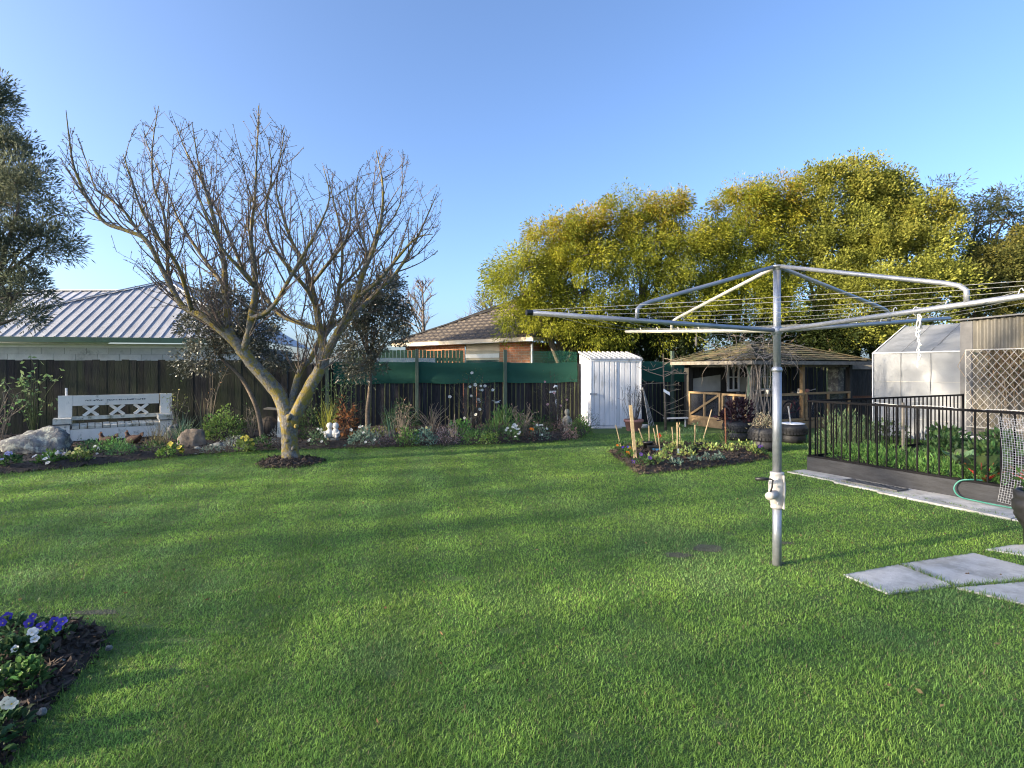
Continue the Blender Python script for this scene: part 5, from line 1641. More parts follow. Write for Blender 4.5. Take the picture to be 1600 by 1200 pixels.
m = MB()
m.tube(smooth([tb + Vector((0, 0, -.02)), T(455, 714), T(453, 700), T(452, 680), T(452, 664), T(450, 648)], 8), list(np.interp(np.linspace(0, 5, 41), range(6), [.20, .150, .134, .128, .142, .125])), 20, True, .07)
for kz, ka, kr in ((.38, 4.3, .05), (.62, 5.6, .045), (.78, 4.6, .06), (.25, 5.2, .04)):
    kp = tb + Vector((math.cos(ka) * .11, math.sin(ka) * .11, kz))
    m.tube([kp, kp + Vector((math.cos(ka), math.sin(ka), .3)) * .035, kp + Vector((math.cos(ka), math.sin(ka), .3)) * .05], [kr, kr * .8, kr * .35], 9, True, .1)
m.build('trunk', 'bark', ft, True)
limbs = [   # (name, points, radii)
    ([(452, 668, 0), (440, 625, .0), (420, 597, -.05), (397, 572, -.1), (380, 550, -.15), (366, 533, -.2), (337, 508, -.25), (315, 493, -.3), (300, 486, -.3), (284, 477, -.32), (270, 453, -.34), (252, 418, -.36), (228, 375, -.4), (196, 360, -.42), (163, 347, -.45), (140, 315, -.5), (125, 285, -.5), (114, 255, -.55), (108, 215, -.55), (103, 172, -.6)],
     [.125, .118, .112, .10, .098, .085, .068, .058, .052, .047, .042, .038, .034, .030, .027, .024, .020, .016, .011, .005]),
    ([(453, 668, 0), (463, 645, .0), (480, 613, .08), (497, 582, .15), (506, 562, .2), (505, 540, .25), (500, 515, .3), (494, 480, .35), (486, 445, .4), (474, 410, .45), (455, 375, .5), (440, 330, .5), (432, 290, .55), (445, 205, .6)],
     [.12, .112, .104, .10, .09, .072, .062, .054, .045, .038, .03, .022, .014, .005]),
    ([(454, 640, 0), (461, 605, .2), (472, 574, .35), (486, 560, .45), (500, 530, .55), (520, 495, .65), (530, 450, .8), (535, 400, .9), (530, 350, 1.0), (520, 310, 1.0), (512, 270, 1.1)],
     [.066, .058, .052, .048, .042, .038, .032, .026, .02, .013, .005]),
    ([(506, 562, .2), (522, 530, .15), (540, 500, .1), (556, 465, 0), (566, 430, -.1), (585, 385, -.2), (596, 340, -.25), (598, 290, -.3), (588, 235, -.3)],
     [.085, .07, .06, .052, .045, .036, .026, .016, .005]),
    ([(540, 500, .1), (565, 480, .3), (590, 455, .45), (620, 425, .6), (645, 385, .7), (662, 350, .8), (684, 300, .9)],
     [.048, .042, .037, .031, .024, .016, .005]),
    ([(366, 533, -.2), (356, 503, -.1), (353, 470, 0), (352, 435, .05), (347, 395, .1), (335, 345, .15), (322, 300, .2), (310, 255, .2), (300, 190, .25)],
     [.06, .054, .050, .046, .04, .032, .024, .014, .005]),
    ([(380, 550, -.15), (388, 520, -.3), (393, 490, -.4), (399, 450, -.5), (397, 410, -.6), (392, 370, -.7), (398, 310, -.75), (401, 250, -.8), (404, 165, -.8)],
     [.062, .055, .050, .044, .038, .03, .021, .012, .005]),
    ([(393, 497, -.4), (414, 489, -.5), (430, 474, -.65), (447, 445, -.8), (470, 405, -.9), (495, 360, -1.0), (515, 310, -1.0), (505, 262, -1.1)],
     [.042, .038, .034, .03, .024, .018, .011, .005]),
    ([(500, 515, .3), (470, 505, .5), (436, 490, .7), (405, 452, .8), (384, 427, .85), (366, 390, .9), (345, 340, 1.0), (318, 290, 1.0), (292, 240, 1.1), (272, 188, 1.1)],
     [.05, .046, .041, .036, .032, .027, .022, .016, .011, .005]),
    ([(270, 453, -.34), (262, 420, -.2), (262, 380, -.05), (255, 330, .1), (240, 290, .2), (238, 230, .2), (248, 165, .25)],
     [.034, .030, .026, .021, .016, .011, .005]),
    ([(228, 378, -.4), (205, 345, -.25), (194, 330, -.2), (170, 310, -.1), (150, 295, -.1), (138, 262, 0), (126, 225, 0)],
     [.028, .024, .021, .018, .014, .009, .004]),
    ([(300, 486, -.3), (290, 450, -.6), (275, 410, -.85), (250, 375, -1.05), (222, 330, -1.2), (205, 280, -1.3), (192, 240, -1.3)],
     [.040, .034, .029, .024, .018, .011, .005]),
    ([(505, 530, .25), (525, 505, .55), (550, 492, .8), (580, 490, 1.0), (612, 496, 1.15)], [.034, .026, .018, .012, .005]),
    ([(556, 465, 0), (590, 440, -.35), (622, 402, -.55), (650, 372, -.7), (676, 366, -.8)], [.036, .030, .024, .015, .005]),
    ([(566, 430, -.1), (572, 395, .1), (560, 350, .3), (556, 310, .4), (560, 270, .4)], [.032, .026, .02, .012, .005]),
    ([(494, 480, .35), (478, 450, .0), (452, 420, -.2), (425, 380, -.3), (415, 330, -.4), (425, 270, -.4), (418, 215, -.4)], [.042, .036, .030, .024, .018, .011, .005]),
    ([(352, 450, .03), (330, 420, .3), (305, 385, .5), (280, 345, .7), (262, 300, .8), (225, 215, .9)], [.038, .032, .027, .02, .014, .005]),
    ([(530, 450, .8), (560, 420, 1.1), (590, 370, 1.3), (625, 320, 1.4), (628, 240, 1.4)], [.03, .025, .019, .012, .005]),
    ([(399, 450, -.5), (375, 420, -.8), (345, 385, -1.0), (320, 330, -1.2), (305, 290, -1.2)], [.034, .028, .022, .014, .005]),
    ([(486, 445, .4), (510, 415, .1), (540, 375, -.1), (548, 330, -.2), (540, 290, -.3)], [.034, .028, .021, .013, .005]),
]
env_x = [80, 95, 104, 150, 180, 200, 240, 262, 285, 330, 370, 404, 450, 480, 520, 545, 588, 630, 660, 690, 720]
env_y = [330, 175, 168, 262, 235, 205, 165, 170, 178, 205, 190, 160, 198, 235, 262, 285, 228, 232, 275, 290, 390]


def pix(p): return 800 + F * p.x / p.y, YH - F * (p.z - H) / p.y


def ok_env(p):
    x, y = pix(p)
    if x < 86 or x > 690: return False
    return y > float(np.interp(x, env_x, env_y))


paths = []
for pts, rad in limbs:
    big = rad[0] > .05
    P = smooth([T(*q) for q in pts], 6 if big else 3)
    rr_ = np.interp(np.linspace(0, len(rad) - 1, len(P)), range(len(rad)), rad)
    mm = MB(); mm.tube(P, list(rr_), 14 if big else 7, True, .075 if big else .04)
    mm.build('limb', 'bark' if rad[0] > .04 else 'twig_bark' if False else 'bark', ft, True)
    paths.append((P, rr_))

crown = MB()
r5 = random.Random(21)
cx_, cy_ = T(440, 500).x, TD
nshoot = 0


def grow(p, d, L, r0, depth):
    """a shoot that bends upwards, with side twigs and bud spurs"""
    global nshoot
    n = max(3, int(L / 0.11))
    pts = [p]; q = p.copy(); dd = d.normalized()
    for i in range(n):
        dd = (dd + Vector((r5.gauss(0, .055), r5.gauss(0, .055), .075 + r5.gauss(0, .03)))).normalized()
        q = q + dd * (L / n)
        if not ok_env(q): break
        pts.append(q.copy())
    if len(pts) < 3: return
    rr = [max(.0032, r0 * (1 - .75 * i / (len(pts) - 1))) for i in range(len(pts))]
    crown.tube(pts, rr, 5 if r0 > .009 else 4, False)
    nshoot += 1
    for i in range(1, len(pts)):
        a, b = pts[i - 1], pts[i]
        for _ in range(2):
            if r5.random() < .5:
                c = a.lerp(b, r5.random()); s_ = Vector((r5.gauss(0, 1), r5.gauss(0, 1), r5.gauss(.4, .6))).normalized()
                crown.tube([c, c + s_ * r5.uniform(.02, .055)], [.0045, .004], 3, False)
    if depth > 0:
        k = max(1, int(L / (.26 if depth == 2 else .30)))
        for _ in range(k):
            i = r5.randint(1, len(pts) - 1)
            dv_ = (pts[i] - pts[i - 1]).normalized()
            sd = Vector((r5.gauss(0, 1), r5.gauss(0, 1), r5.gauss(.15, .5))).normalized()
            grow(pts[i], dv_ * .75 + sd * .75, L * r5.uniform(.28, .6), max(.0045, rr[i] * .7), depth - 1)


for P, rr in paths:
    acc = 0.0
    for i in range(1, len(P)):
        seg = (P[i] - P[i - 1]); acc += seg.length
        if P[i].z < 1.45: continue
        if rr[i] > .075 and r5.random() < .85: continue
        while acc > .125:
            acc -= .125
            dv_ = seg.normalized()
            outw = Vector((P[i].x - cx_, (P[i].y - cy_) * 1.0, 0)) * .12
            sd = Vector((r5.gauss(0, .8), r5.gauss(0, .8), r5.gauss(.55, .4))) + outw
            small = rr[i] < .02
            grow(P[i], dv_ * .7 + sd.normalized() * .9, r5.uniform(.22, .7) if small else r5.uniform(.4, 1.35), min(.014, max(.007, rr[i] * .5)), 1 if small else 2)
co = crown.build('crown', 'twig', ft)
co['label'] = 'dense tangle of bare reddish twigs'


# ---------------------------------------------------------------- leafy crowns made of clumps
def crown_leaves(lobes, n_clump, n_leaf, clump_r, leaf_l, leaf_w, col_lo, col_hi, droop=0.0, tipcol=None, seed=0, flat=1.0, inner=0.25):
    """lobes: (centre, radii). Clumps sit near the lobe surfaces; every clump is a loose ball of leaves"""
    r_ = np.random.default_rng(seed)
    Cs, Rr, Up = [], [], []
    vol = np.array([l[1][0] * l[1][2] for l in lobes]); vol = vol / vol.sum()
    for (c, rad), v in zip(lobes, vol):
        k = max(3, int(n_clump * v))
        n = unit(r_.normal(size=(k, 3)))
        n[:, 2] = np.where(n[:, 2] < -.5, -n[:, 2], n[:, 2])
        s = np.where(r_.random(k) < inner, r_.uniform(.35, .8, k), r_.uniform(.80, 1.08, k))
        Cs.append(np.array(c)[None] + n * np.array(rad)[None] * s[:, None]); Up.append(n)
    Cs = np.concatenate(Cs); Up = np.concatenate(Up)
    k = len(Cs)
    cr_ = clump_r * r_.uniform(.45, 1.5, k)
    tone = r_.random(k)
    idx = np.repeat(np.arange(k), n_leaf)
    N = len(idx)
    n = unit(r_.normal(size=(N, 3)))
    rad = cr_[idx] * r_.random(N) ** .45
    P = Cs[idx] + n * rad[:, None] * np.array([1, 1, flat])
    D = n + Up[idx] * .6 + np.array([0, 0, -droop]) + r_.normal(size=(N, 3)) * .35
    f = np.clip(tone[idx] * .65 + .35 * r_.random(N), 0, 1)[:, None]
    cols = np.array(col_lo) * (1 - f) + np.array(col_hi) * f
    if tipcol is not None:  # upper clumps: orange new tips, partly warm sun put into the colour
        zt_ = (Cs[idx][:, 2] - Cs[:, 2].min()) / (np.ptp(Cs[:, 2]) + 1e-6)
        q = (np.clip(zt_ - .55, 0, 1) * 1.4 * (r_.random(N) < .6) * (tone[idx] > .3))[:, None].clip(0, .6)
        cols = cols * (1 - q) + np.array(tipcol) * q
    cols = cols * (1 + r_.normal(size=(N, 1)) * .18).clip(.5, 1.6)
    return P, D, leaf_l * r_.uniform(.65, 1.3, N), leaf_w * r_.uniform(.7, 1.25, N), np.clip(cols, .004, .8), Cs


def lobe(px, py, rx, ry, D, rd=None):
    c = at(px, py, D)
    k = D / F
    return ((c.x, c.y, c.z), (rx * k, (rd if rd else min(rx, 80) * k * .8), ry * k))


def big_tree(name, label, base, lobes, bark, trunk_r, cfg, cat='tree', group=None, fill=None):
    t = thing(name, base, label, cat, group)
    P, D, L_, W_, cols, Cs = crown_leaves(lobes, **cfg)
    leaves_part('crown', t, P, D, L_, W_, cols, 'tree_leaf')
    r_ = random.Random(cfg.get('seed', 0))
    b = Vector(base)
    cen = [Vector(l[0]) for l in lobes]
    top = sum(cen, Vector()) / len(cen)
    fork = b.lerp(top, .45); fork.z = max(1.2, b.z + (top.z - b.z) * .38)
    m = MB(); m.tube([b + Vector((0, 0, -.05)), b.lerp(fork, .5) + Vector((r_.gauss(0, .08), 0, 0)), fork], [trunk_r * 1.2, trunk_r, trunk_r * .85], 10); m.build('trunk', bark, t, True)
    for c in cen:
        mid = fork.lerp(c, .5) + Vector((r_.gauss(0, .15), r_.gauss(0, .15), r_.gauss(0.1, .1)))
        m = MB(); m.tube(smooth([fork, mid, c], 4), list(np.linspace(trunk_r * .6, trunk_r * .15, 9)), 7)
        for _ in range(7):
            q = Vector(Cs[r_.randrange(len(Cs))])
            if (q - c).length < 2.2: m.tube(smooth([mid.lerp(c, r_.random()), q.lerp(c, .4) + Vector((0, 0, -.1)), q], 3), [.035, .03, .026, .02, .015, .012, .008], 5)
        m.build('limb', bark, t, True)
    return t


WLO, WHI = (0.105, 0.140, 0.018), (0.385, 0.385, 0.040)
wat = dict(n_clump=340, n_leaf=230, clump_r=.40, leaf_l=.105, leaf_w=.030, col_lo=WLO, col_hi=WHI, droop=.75, tipcol=(0.36, 0.185, 0.020))
big_tree('wattle_tree', 'golden-green feathery tree overhanging the brick house roof', (1.6, 17.6, 0),
         [lobe(812, 450, 48, 48, 16.9, .8), lobe(868, 392, 56, 48, 17.5), lobe(850, 500, 62, 48, 17.0, .85), lobe(905, 455, 70, 70, 17.4), lobe(925, 385, 45, 50, 17.9), lobe(905, 525, 75, 38, 17.2)],
         'bark_brown', .16, dict(wat, seed=31))
big_tree('wattle_tree', 'tall feathery tree with orange-tipped top behind the white shed', (4.4, 18.6, 0),
         [lobe(985, 362, 62, 52, 18.4), lobe(1040, 342, 44, 42, 18.7), lobe(1000, 430, 80, 70, 18.2), lobe(1075, 420, 70, 68, 18.6), lobe(1000, 515, 90, 48, 17.9), lobe(1085, 500, 85, 55, 18.3)],
         'bark_brown', .18, dict(wat, n_clump=390, seed=32))
big_tree('wattle_tree', 'feathery tree with bright orange crown above the pavilion', (7.6, 19.2, 0),
         [lobe(1162, 335, 48, 44, 18.9), lobe(1210, 335, 44, 50, 19.0), lobe(1150, 415, 70, 65, 18.7), lobe(1165, 490, 80, 60, 18.5)],
         'bark_brown', .17, dict(wat, n_clump=310, seed=33))
lem = dict(n_clump=420, n_leaf=190, clump_r=.38, leaf_l=.088, leaf_w=.054, col_lo=(0.120, 0.145, 0.026), col_hi=(0.360, 0.365, 0.070), droop=.1, tipcol=(0.28, 0.22, 0.040))
big_tree('broadleaf_tree', 'tall yellow-green broadleaf tree rising highest behind the hoist', (10.6, 19.8, 0),
         [lobe(1292, 322, 60, 58, 19.3), lobe(1345, 298, 48, 46, 19.6), lobe(1240, 370, 55, 60, 19.2), lobe(1300, 400, 85, 70, 19.0), lobe(1380, 350, 55, 75, 19.5), lobe(1270, 460, 75, 50, 18.8), lobe(1385, 308, 34, 40, 19.6)],
         'bark_pale', .15, dict(lem, seed=34))
big_tree('broadleaf_tree', 'leafy yellow-green tree with pale stems left of the greenhouse roof', (12.0, 18.6, 0),
         [lobe(1390, 415, 75, 60, 18.4), lobe(1440, 370, 55, 60, 18.9), lobe(1350, 470, 75, 50, 18.0), lobe(1440, 460, 70, 48, 18.2), lobe(1330, 520, 62, 36, 17.8), lobe(1410, 505, 60, 36, 17.9)],
         'bark_pale', .12, dict(lem, n_clump=360, seed=35))
euc = dict(n_clump=190, n_leaf=95, clump_r=.36, leaf_l=.18, leaf_w=.032, col_lo=(0.036, 0.050, 0.018), col_hi=(0.090, 0.100, 0.040), droop=.5, tipcol=(0.11, 0.095, 0.055))
big_tree('gum_tree', 'dark wispy tree at the right behind the iron shed', (16.2, 20.6, 0),
         [lobe(1470, 330, 42, 48, 20.4), lobe(1530, 345, 52, 42, 20.8), lobe(1575, 330, 38, 40, 21.0), lobe(1600, 360, 40, 50, 21.0), lobe(1510, 400, 55, 50, 20.2)],
         'bark_brown', .16, dict(euc, n_clump=120, n_leaf=70, seed=36, inner=.4))
big_tree('broadleaf_tree', 'rusty-green tree at the far right edge above the iron shed', (17.2, 19.2, 0),
         [lobe(1560, 440, 62, 55, 18.6), lobe(1610, 410, 55, 50, 19.0), lobe(1500, 470, 50, 45, 18.4), lobe(1580, 490, 70, 40, 18.3), lobe(1650, 450, 60, 70, 18.8)],
         'bark_brown', .14, dict(lem, n_clump=290, col_lo=(.06, .078, .022), col_hi=(.20, .19, .05), seed=37))
# dark understorey below the tall trees
for i, (px, w, h, D, lab) in enumerate(((950, 70, 45, 17.3, 'dark low shrub growing behind the shed roof'), (1060, 90, 55, 17.6, 'dark evergreen shrub filling the gap behind the young tree'),
                                        (1230, 80, 50, 17.9, 'dark shrub behind the pavilion roof ridge'), (1320, 60, 42, 17.4, 'leafy shrub behind the right end of the pavilion roof'))):
    big_tree('evergreen_shrub', lab, at(px, 580, D) * 1.0 - Vector((0, 0, at(px, 580, D).z)), [lobe(px - 25, 545, w * .6, h, D), lobe(px + 30, 540, w * .6, h * .9, D + .3)], 'bark_brown', .06,
             dict(n_clump=90, n_leaf=90, clump_r=.3, leaf_l=.14, leaf_w=.05, col_lo=(.014, .026, .008), col_hi=(.05, .07, .018), droop=.3, seed=60 + i), 'shrub')
# spiky cabbage tree
cb = at(1527, 398, 19.6)
ct = thing('cabbage_tree', (cb.x, cb.y, 0), 'dark spiky cabbage tree head among the right-hand trees', 'tree')
m = MB(); m.tube([Vector((cb.x, cb.y, -.05)), Vector((cb.x + .08, cb.y, 2.6)), cb], [.12, .10, .08], 8); m.build('trunk', 'bark_brown', ct, True)
n = 170
az = rng.random(n) * 6.283
V, Fc, cc = blades_mesh(np.tile(np.array(cb), (n, 1)), az, rng.uniform(.1, 2.2, n), rng.uniform(.6, 1.0, n), .05, tint(n, (.030, .046, .032), .25), 4, .7)
link('crown', np_mesh('crown', V, Fc, cols=cc, mat='leaf', org=ORG[ct.name]), ct)
# olive-grey tree at the far left
grey = dict(n_clump=430, n_leaf=110, clump_r=.30, leaf_l=.14, leaf_w=.026, col_lo=(0.060, 0.078, 0.052), col_hi=(0.185, 0.205, 0.135), droop=-.1, inner=.45)
big_tree('olive_tree', 'tall grey-green fine-leaved tree at the left edge before the metal roof', (-14.6, 14.0, 0),
         [lobe(-40, 190, 60, 75, 14.0), lobe(0, 250, 62, 60, 13.8), lobe(30, 320, 75, 60, 13.7), lobe(-60, 330, 80, 90, 14.2), lobe(62, 385, 55, 34, 13.6), lobe(10, 400, 70, 50, 13.6), lobe(30, 455, 52, 30, 13.5), lobe(-50, 470, 70, 60, 13.9), lobe(25, 498, 45, 16, 13.4), lobe(-10, 160, 25, 40, 13.8)],
         'bark_brown', .17, dict(grey, seed=41))
# thin poplars added out of view on the left to filter the sun
ORD = ('first', 'second', 'third', 'fourth', 'fifth', 'sixth', 'seventh', 'eighth', 'ninth', 'tenth', 'eleventh', 'twelfth')
for i in range(12):
    y, h = -24.6 + i * 2.45, (16.5, 16.5, 16.5, 16.5, 16.5, 17.5, 20.5, 20.5, 18.5, 16.3, 15.8, 14.2)[i]
    x = -45.0 + (i % 2) * .8
    t = thing('added_poplar', (x, y, 0), ORD[i] + ' tall thin poplar from the near end, added out of view for shade', 'tree', 'unseen poplars added beyond the left boundary to shade the garden')
    k = int(h * 72)
    a_ = rng.random(k) * 6.283; r_ = np.sqrt(rng.random(k)); z_ = rng.uniform(.8, h, k)
    tp__ = np.clip((h - z_) / 2.2, .25, 1)
    P = np.stack([x + np.cos(a_) * r_ * 1.2 * tp__, y + np.sin(a_) * r_ * 1.95 * tp__, z_], 1)
    leaves_part('crown', t, P, rng.normal(size=(k, 3)) + [0, 0, .4], .5, .22, tint(k, (.09, .12, .035), .3), 'tree_leaf')
    m = MB(); m.tube([Vector((x, y, -.05)), Vector((x, y, h * .5)), Vector((x, y, h * .97))], [.17, .11, .02], 7); m.build('trunk', 'bark_brown', t, True)


# far bare trees between the roofs
def far_tree(px, py_top, D, label, seed, h_px):
    r_ = random.Random(seed)
    top = at(px, py_top, D); b = Vector((top.x, top.y, 0))
    t = thing('distant_bare_tree', b, label, 'tree')
    m = MB(); m.tube([b, b.lerp(top, .5) + Vector((.1, 0, 0)), top], [.20, .12, .02], 6); m.build('trunk', 'twig', t, True)
    m = MB()

    def br(p, d, L_, r, dep):
        e = p + d.normalized() * L_
        m.tube([p, p.lerp(e, .5) + Vector((r_.gauss(0, .04), 0, .03)) * L_, e], [r, r * .8, r * .5], 4, False)
        if dep:
            for _ in range(5): br(p.lerp(e, r_.uniform(.3, 1)), d.normalized() + Vector((r_.gauss(0, .55), r_.gauss(0, .55), r_.gauss(.25, .3))), L_ * r_.uniform(.4, .65), r * .55, dep - 1)
    for k in range(17):
        f_ = r_.uniform(.35, .95)
        a = r_.random() * 6.28
        br(b.lerp(top, f_), Vector((math.cos(a), math.sin(a), r_.uniform(.5, 1.3))), (1.1 - f_) * top.z * .5, .045, 2)
    m.build('crown', 'twig', t)


far_tree(660, 438, 36, 'small distant bare tree between the two house roofs', 3, 90)
far_tree(768, 452, 40, 'faint distant bare tree beside the golden tree', 5, 60)


# ---------------------------------------------------------------- garden border plants
FLOWER = {}


def flower_mesh(col, centre, r=0.03, petals=5):
    key = (col, centre, round(r, 3), petals)
    if key in FLOWER: return FLOWER[key]
    V, lp, st_, cc = [], [], [], []
    for k in range(petals):
        a = k * 2 * math.pi / petals + .3
        w = math.pi / petals * 1.25
        z = .0012 * (k % 3)
        i = len(V)
        pts_ = [(.05, 0, .0), (.45, -.75, .18), (.82, -.85, .30), (1.05, -.40, .26), (1.08, .35, .28), (.86, .85, .31), (.45, .75, .19)]
        for rr_, f_, h_ in pts_:
            an = a + f_ * w * (1.0 if rr_ < .9 else .8)
            V.append((math.cos(an) * rr_ * r, math.sin(an) * rr_ * r, h_ * r + z)); cc.append([c * (.7 + .32 * min(1, rr_)) for c in col])
        st_.append(len(lp)); lp += list(range(i, i + 7))
    i = len(V)
    for k in range(6): V.append((math.cos(k * 1.047) * r * .17, math.sin(k * 1.047) * r * .17, r * .17)); cc.append(centre)
    st_.append(len(lp)); lp += list(range(i, i + 6))
    me = np_mesh('flower', V, loops=lp, starts=st_, cols=np.array(cc), mat='petal')
    FLOWER[key] = me
    return me


WHITE, YEL, BLUE, ORA, PUR, PINK, RED = (.72, .72, .68), (.72, .60, .10), (.055, .040, .52), (.75, .22, .03), (.16, .08, .34), (.5, .3, .32), (.7, .08, .03)


def bush(label, px, py, w, h, col, n=350, leaf=.06, lw=.5, cat='plant', name='shrub', var=.28, mat='leaf', flowers=None, base=None, stems=6, shell=.55, up=.5, stem_mat='dark_stem', depth=None):
    """w and h in pixels of the photograph at the base point"""
    b = base or g(px, py); b = Vector((b.x, b.y, b.z if base else .06))
    k = b.y / F
    W, Hh = w * k / 2, h * k
    Dp = depth or min(W, .45)
    t = thing(name, b, label, cat)
    N = n
    nn = unit(rng.normal(size=(N, 3))); nn[:, 2] = np.abs(nn[:, 2])
    rr = rng.uniform(shell, 1.0, N)
    wob = 1 + .22 * np.sin(nn[:, 0] * 6 + px) * np.cos(nn[:, 2] * 5 + py)
    P = np.array(b) + nn * np.array([W, Dp, Hh * .95]) * (rr * wob)[:, None] + np.array([0, 0, .0])
    D = nn + np.array([0, 0, up]) + rng.normal(size=(N, 3)) * .5
    leaves_part('foliage', t, P, D, leaf * rng.uniform(.6, 1.3, N), leaf * lw * rng.uniform(.7, 1.2, N), tint(N, col, var) * 1.8, mat)
    if stems:
        m = MB()
        for s in range(stems):
            a = rng.random() * 6.28
            e = b + Vector((math.cos(a) * W * .7, math.sin(a) * Dp * .7, Hh * rng.uniform(.5, .9)))
            m.tube([b + Vector((0, 0, -.06)), b.lerp(e, .5) + Vector((0, 0, Hh * .08)), e], [.008, .006, .004], 4)
        m.build('stems', stem_mat, t)
    if flowers:
        add_flowers(t, b, W, Dp, Hh, *flowers)
    return t


def add_flowers(t, b, W, Dp, Hh, col, num, size, centre=(.6, .45, .05)):
    me = flower_mesh(col, centre, size)
    L_, Rt = [], []
    for s in range(num):
        a = rng.uniform(0, 6.28); e = rng.uniform(.15, 1.35)
        q = Vector((math.cos(a) * math.cos(e), math.sin(a) * math.cos(e) - .25, math.sin(e)))
        L_.append(b + Vector((q.x * W, q.y * Dp, q.z * Hh * 1.0 + .012)))
        Rt.append((rng.uniform(.5, 1.2), rng.uniform(-.4, .4), 0))
    copies('flower', me, t, L_, Rt, [(s_, s_, s_) for s_ in rng.uniform(.8, 1.25, num)])


def tuft(label, px, py, w, h, col, n=60, width=.012, cat='plant', name='grass_clump', var=.25, curl=.7, spread=.55, base=None, flowers=None, mat='leaf'):
    b = base or g(px, py); b = Vector((b.x, b.y, b.z if base else .05))
    k = b.y / F
    t = thing(name, b, label, cat)
    P = np.array(b) + rng.normal(size=(n, 3)) * np.array([w * k * .10, .04, 0])
    V, Fc, cc = blades_mesh(P, rng.random(n) * 6.283, np.abs(rng.normal(size=n)) * spread * .6 + .03, h * k * rng.uniform(.65, 1.12, n), width * rng.uniform(.7, 1.3, n), tint(n, col, var) * 1.8, 4, curl)
    link('leaves', np_mesh('leaves', V, Fc, cols=cc, mat=mat, org=ORG[t.name]), t)
    if flowers: add_flowers(t, b, w * k * .4, .12, h * k * .95, *flowers)
    return t


def twiggy(label, px, py, w, h, n=22, mat='dead_stem', leaves=0, col=(.06, .10, .03), flowers=None, cat='shrub', name='twiggy_shrub', r0=.008, leaf=.05, base=None, side=3, lmat='leaf', mat2=None):
    b = base or g(px, py); b = Vector((b.x, b.y, b.z if base else .05))
    k = b.y / F
    W, Hh = w * k / 2, h * k
    t = thing(name, b, label, cat)
    m = MB(); tips = []
    for s in range(n):
        a = rng.random() * 6.28; fr_ = math.sqrt(rng.random())
        e = b + Vector((math.cos(a) * W * fr_, math.sin(a) * min(W, .4) * fr_, Hh * rng.uniform(.55, 1.05) * (1 - .25 * fr_)))
        mid = b.lerp(e, .5) + Vector((rng.normal() * .04 - (e.x - b.x) * .12, rng.normal() * .03, Hh * .06))
        P = smooth([b + Vector((rng.normal() * .03, rng.normal() * .03, -.06)), mid, e], 3)
        m.tube(P, list(np.linspace(r0, r0 * .4, len(P))), 5)
        for _ in range(side):
            c = P[rng.integers(2, len(P))]
            q = c + Vector((rng.normal() * .10, rng.normal() * .07, rng.uniform(.02, .16))) * min(1.0, Hh)
            m.tube([c, q], [r0 * .5, r0 * .3], 4); tips.append(q)
        tips.append(e)
    m.build('stems', mat, t)
    if leaves:
        idx = rng.integers(0, len(tips), leaves)
        P = np.array([tips[i] for i in idx]) + rng.normal(size=(leaves, 3)) * np.array([.06, .05, .07])
        leaves_part('foliage', t, P, rng.normal(size=(leaves, 3)) + [0, -.2, .1], leaf * rng.uniform(.6, 1.3, leaves), leaf * .55, tint(leaves, col, .3) * 1.8, lmat)
    if flowers:
        col_, num, size, cen = flowers
        me = flower_mesh(col_, cen, size)
        L_ = [tips[rng.integers(0, len(tips))] + Vector((rng.normal() * .05, -.03, rng.normal() * .05)) for _ in range(num)]
        copies('flower', me, t, L_, [(rng.uniform(.7, 1.4), rng.uniform(-.4, .4), 0) for _ in range(num)], [(s_, s_, s_) for s_ in rng.uniform(.8, 1.25, num)])
    return t


G1, G2, G3, GREY, LIME, SILV, BRZ = (.055, .11, .025), (.032, .065, .022), (.085, .14, .03), (.10, .12, .10), (.16, .20, .04), (.17, .19, .17), (.13, .06, .025)
YC = (.7, .5, .05)
# left end
twiggy('leafy rose bush behind the big boulder', 52, 697, 95, 128, 16, 'green_stem', 130, (.11, .17, .07), None, 'rose bush', 'rose_bush', .012, .10, base=g(52, 692) + Vector((0, 0, .05)))
twiggy('bare arching rose at the left edge of the frame', 0, 700, 80, 120, 14, 'dead_stem', 60, (.08, .14, .05), None, 'rose bush', 'rose_bush', .012, .09)
twiggy('thin rose stem with copper buds behind the bench', 137, 690, 60, 128, 5, 'dead_stem', 26, (.28, .15, .07), None, 'rose bush', 'rose_bush', .008, .05, base=FENCE(-9.6, .3, .05))
bush('low white and violet pansies before the boulder', 78, 730, 40, 18, G1, 160, .07, .6, 'pansies', 'pansy_plant', flowers=(WHITE, 7, .032, PUR), stems=0)
bush('violet-blue flowering plant at the left border edge', 12, 735, 34, 20, G2, 140, .07, .6, 'flowers', 'flowering_plant', flowers=((.36, .36, .62), 8, .03, YC), stems=0)
bush('grey-leaved pansies right of the boulder foot', 90, 722, 34, 16, GREY, 130, .06, .6, 'pansies', 'pansy_plant', flowers=((.45, .45, .62), 8, .028, YC), stems=0, base=g(88, 727) + Vector((0, 0, .06)))
bush('pale yellow primroses at the lawn edge before the bench', 124, 726, 32, 20, (.11, .15, .045), 190, .06, .6, 'primroses', 'primrose', flowers=((.60, .56, .22), 12, .022, YC), stems=0)
bush('small white-flowered plant beside the pale primroses', 146, 718, 26, 16, G2, 110, .05, .6, 'flowers', 'flowering_plant', flowers=(WHITE, 5, .022, YC), stems=0)
bush('feathery green plant below the left of the bench', 143, 712, 42, 22, (.06, .12, .045), 420, .06, .22, 'plant', 'ferny_plant', stems=0)
bush('feathery bright green plant below the middle of the bench', 178, 711, 44, 24, (.08, .17, .05), 520, .06, .22, 'plant', 'ferny_plant', stems=0)
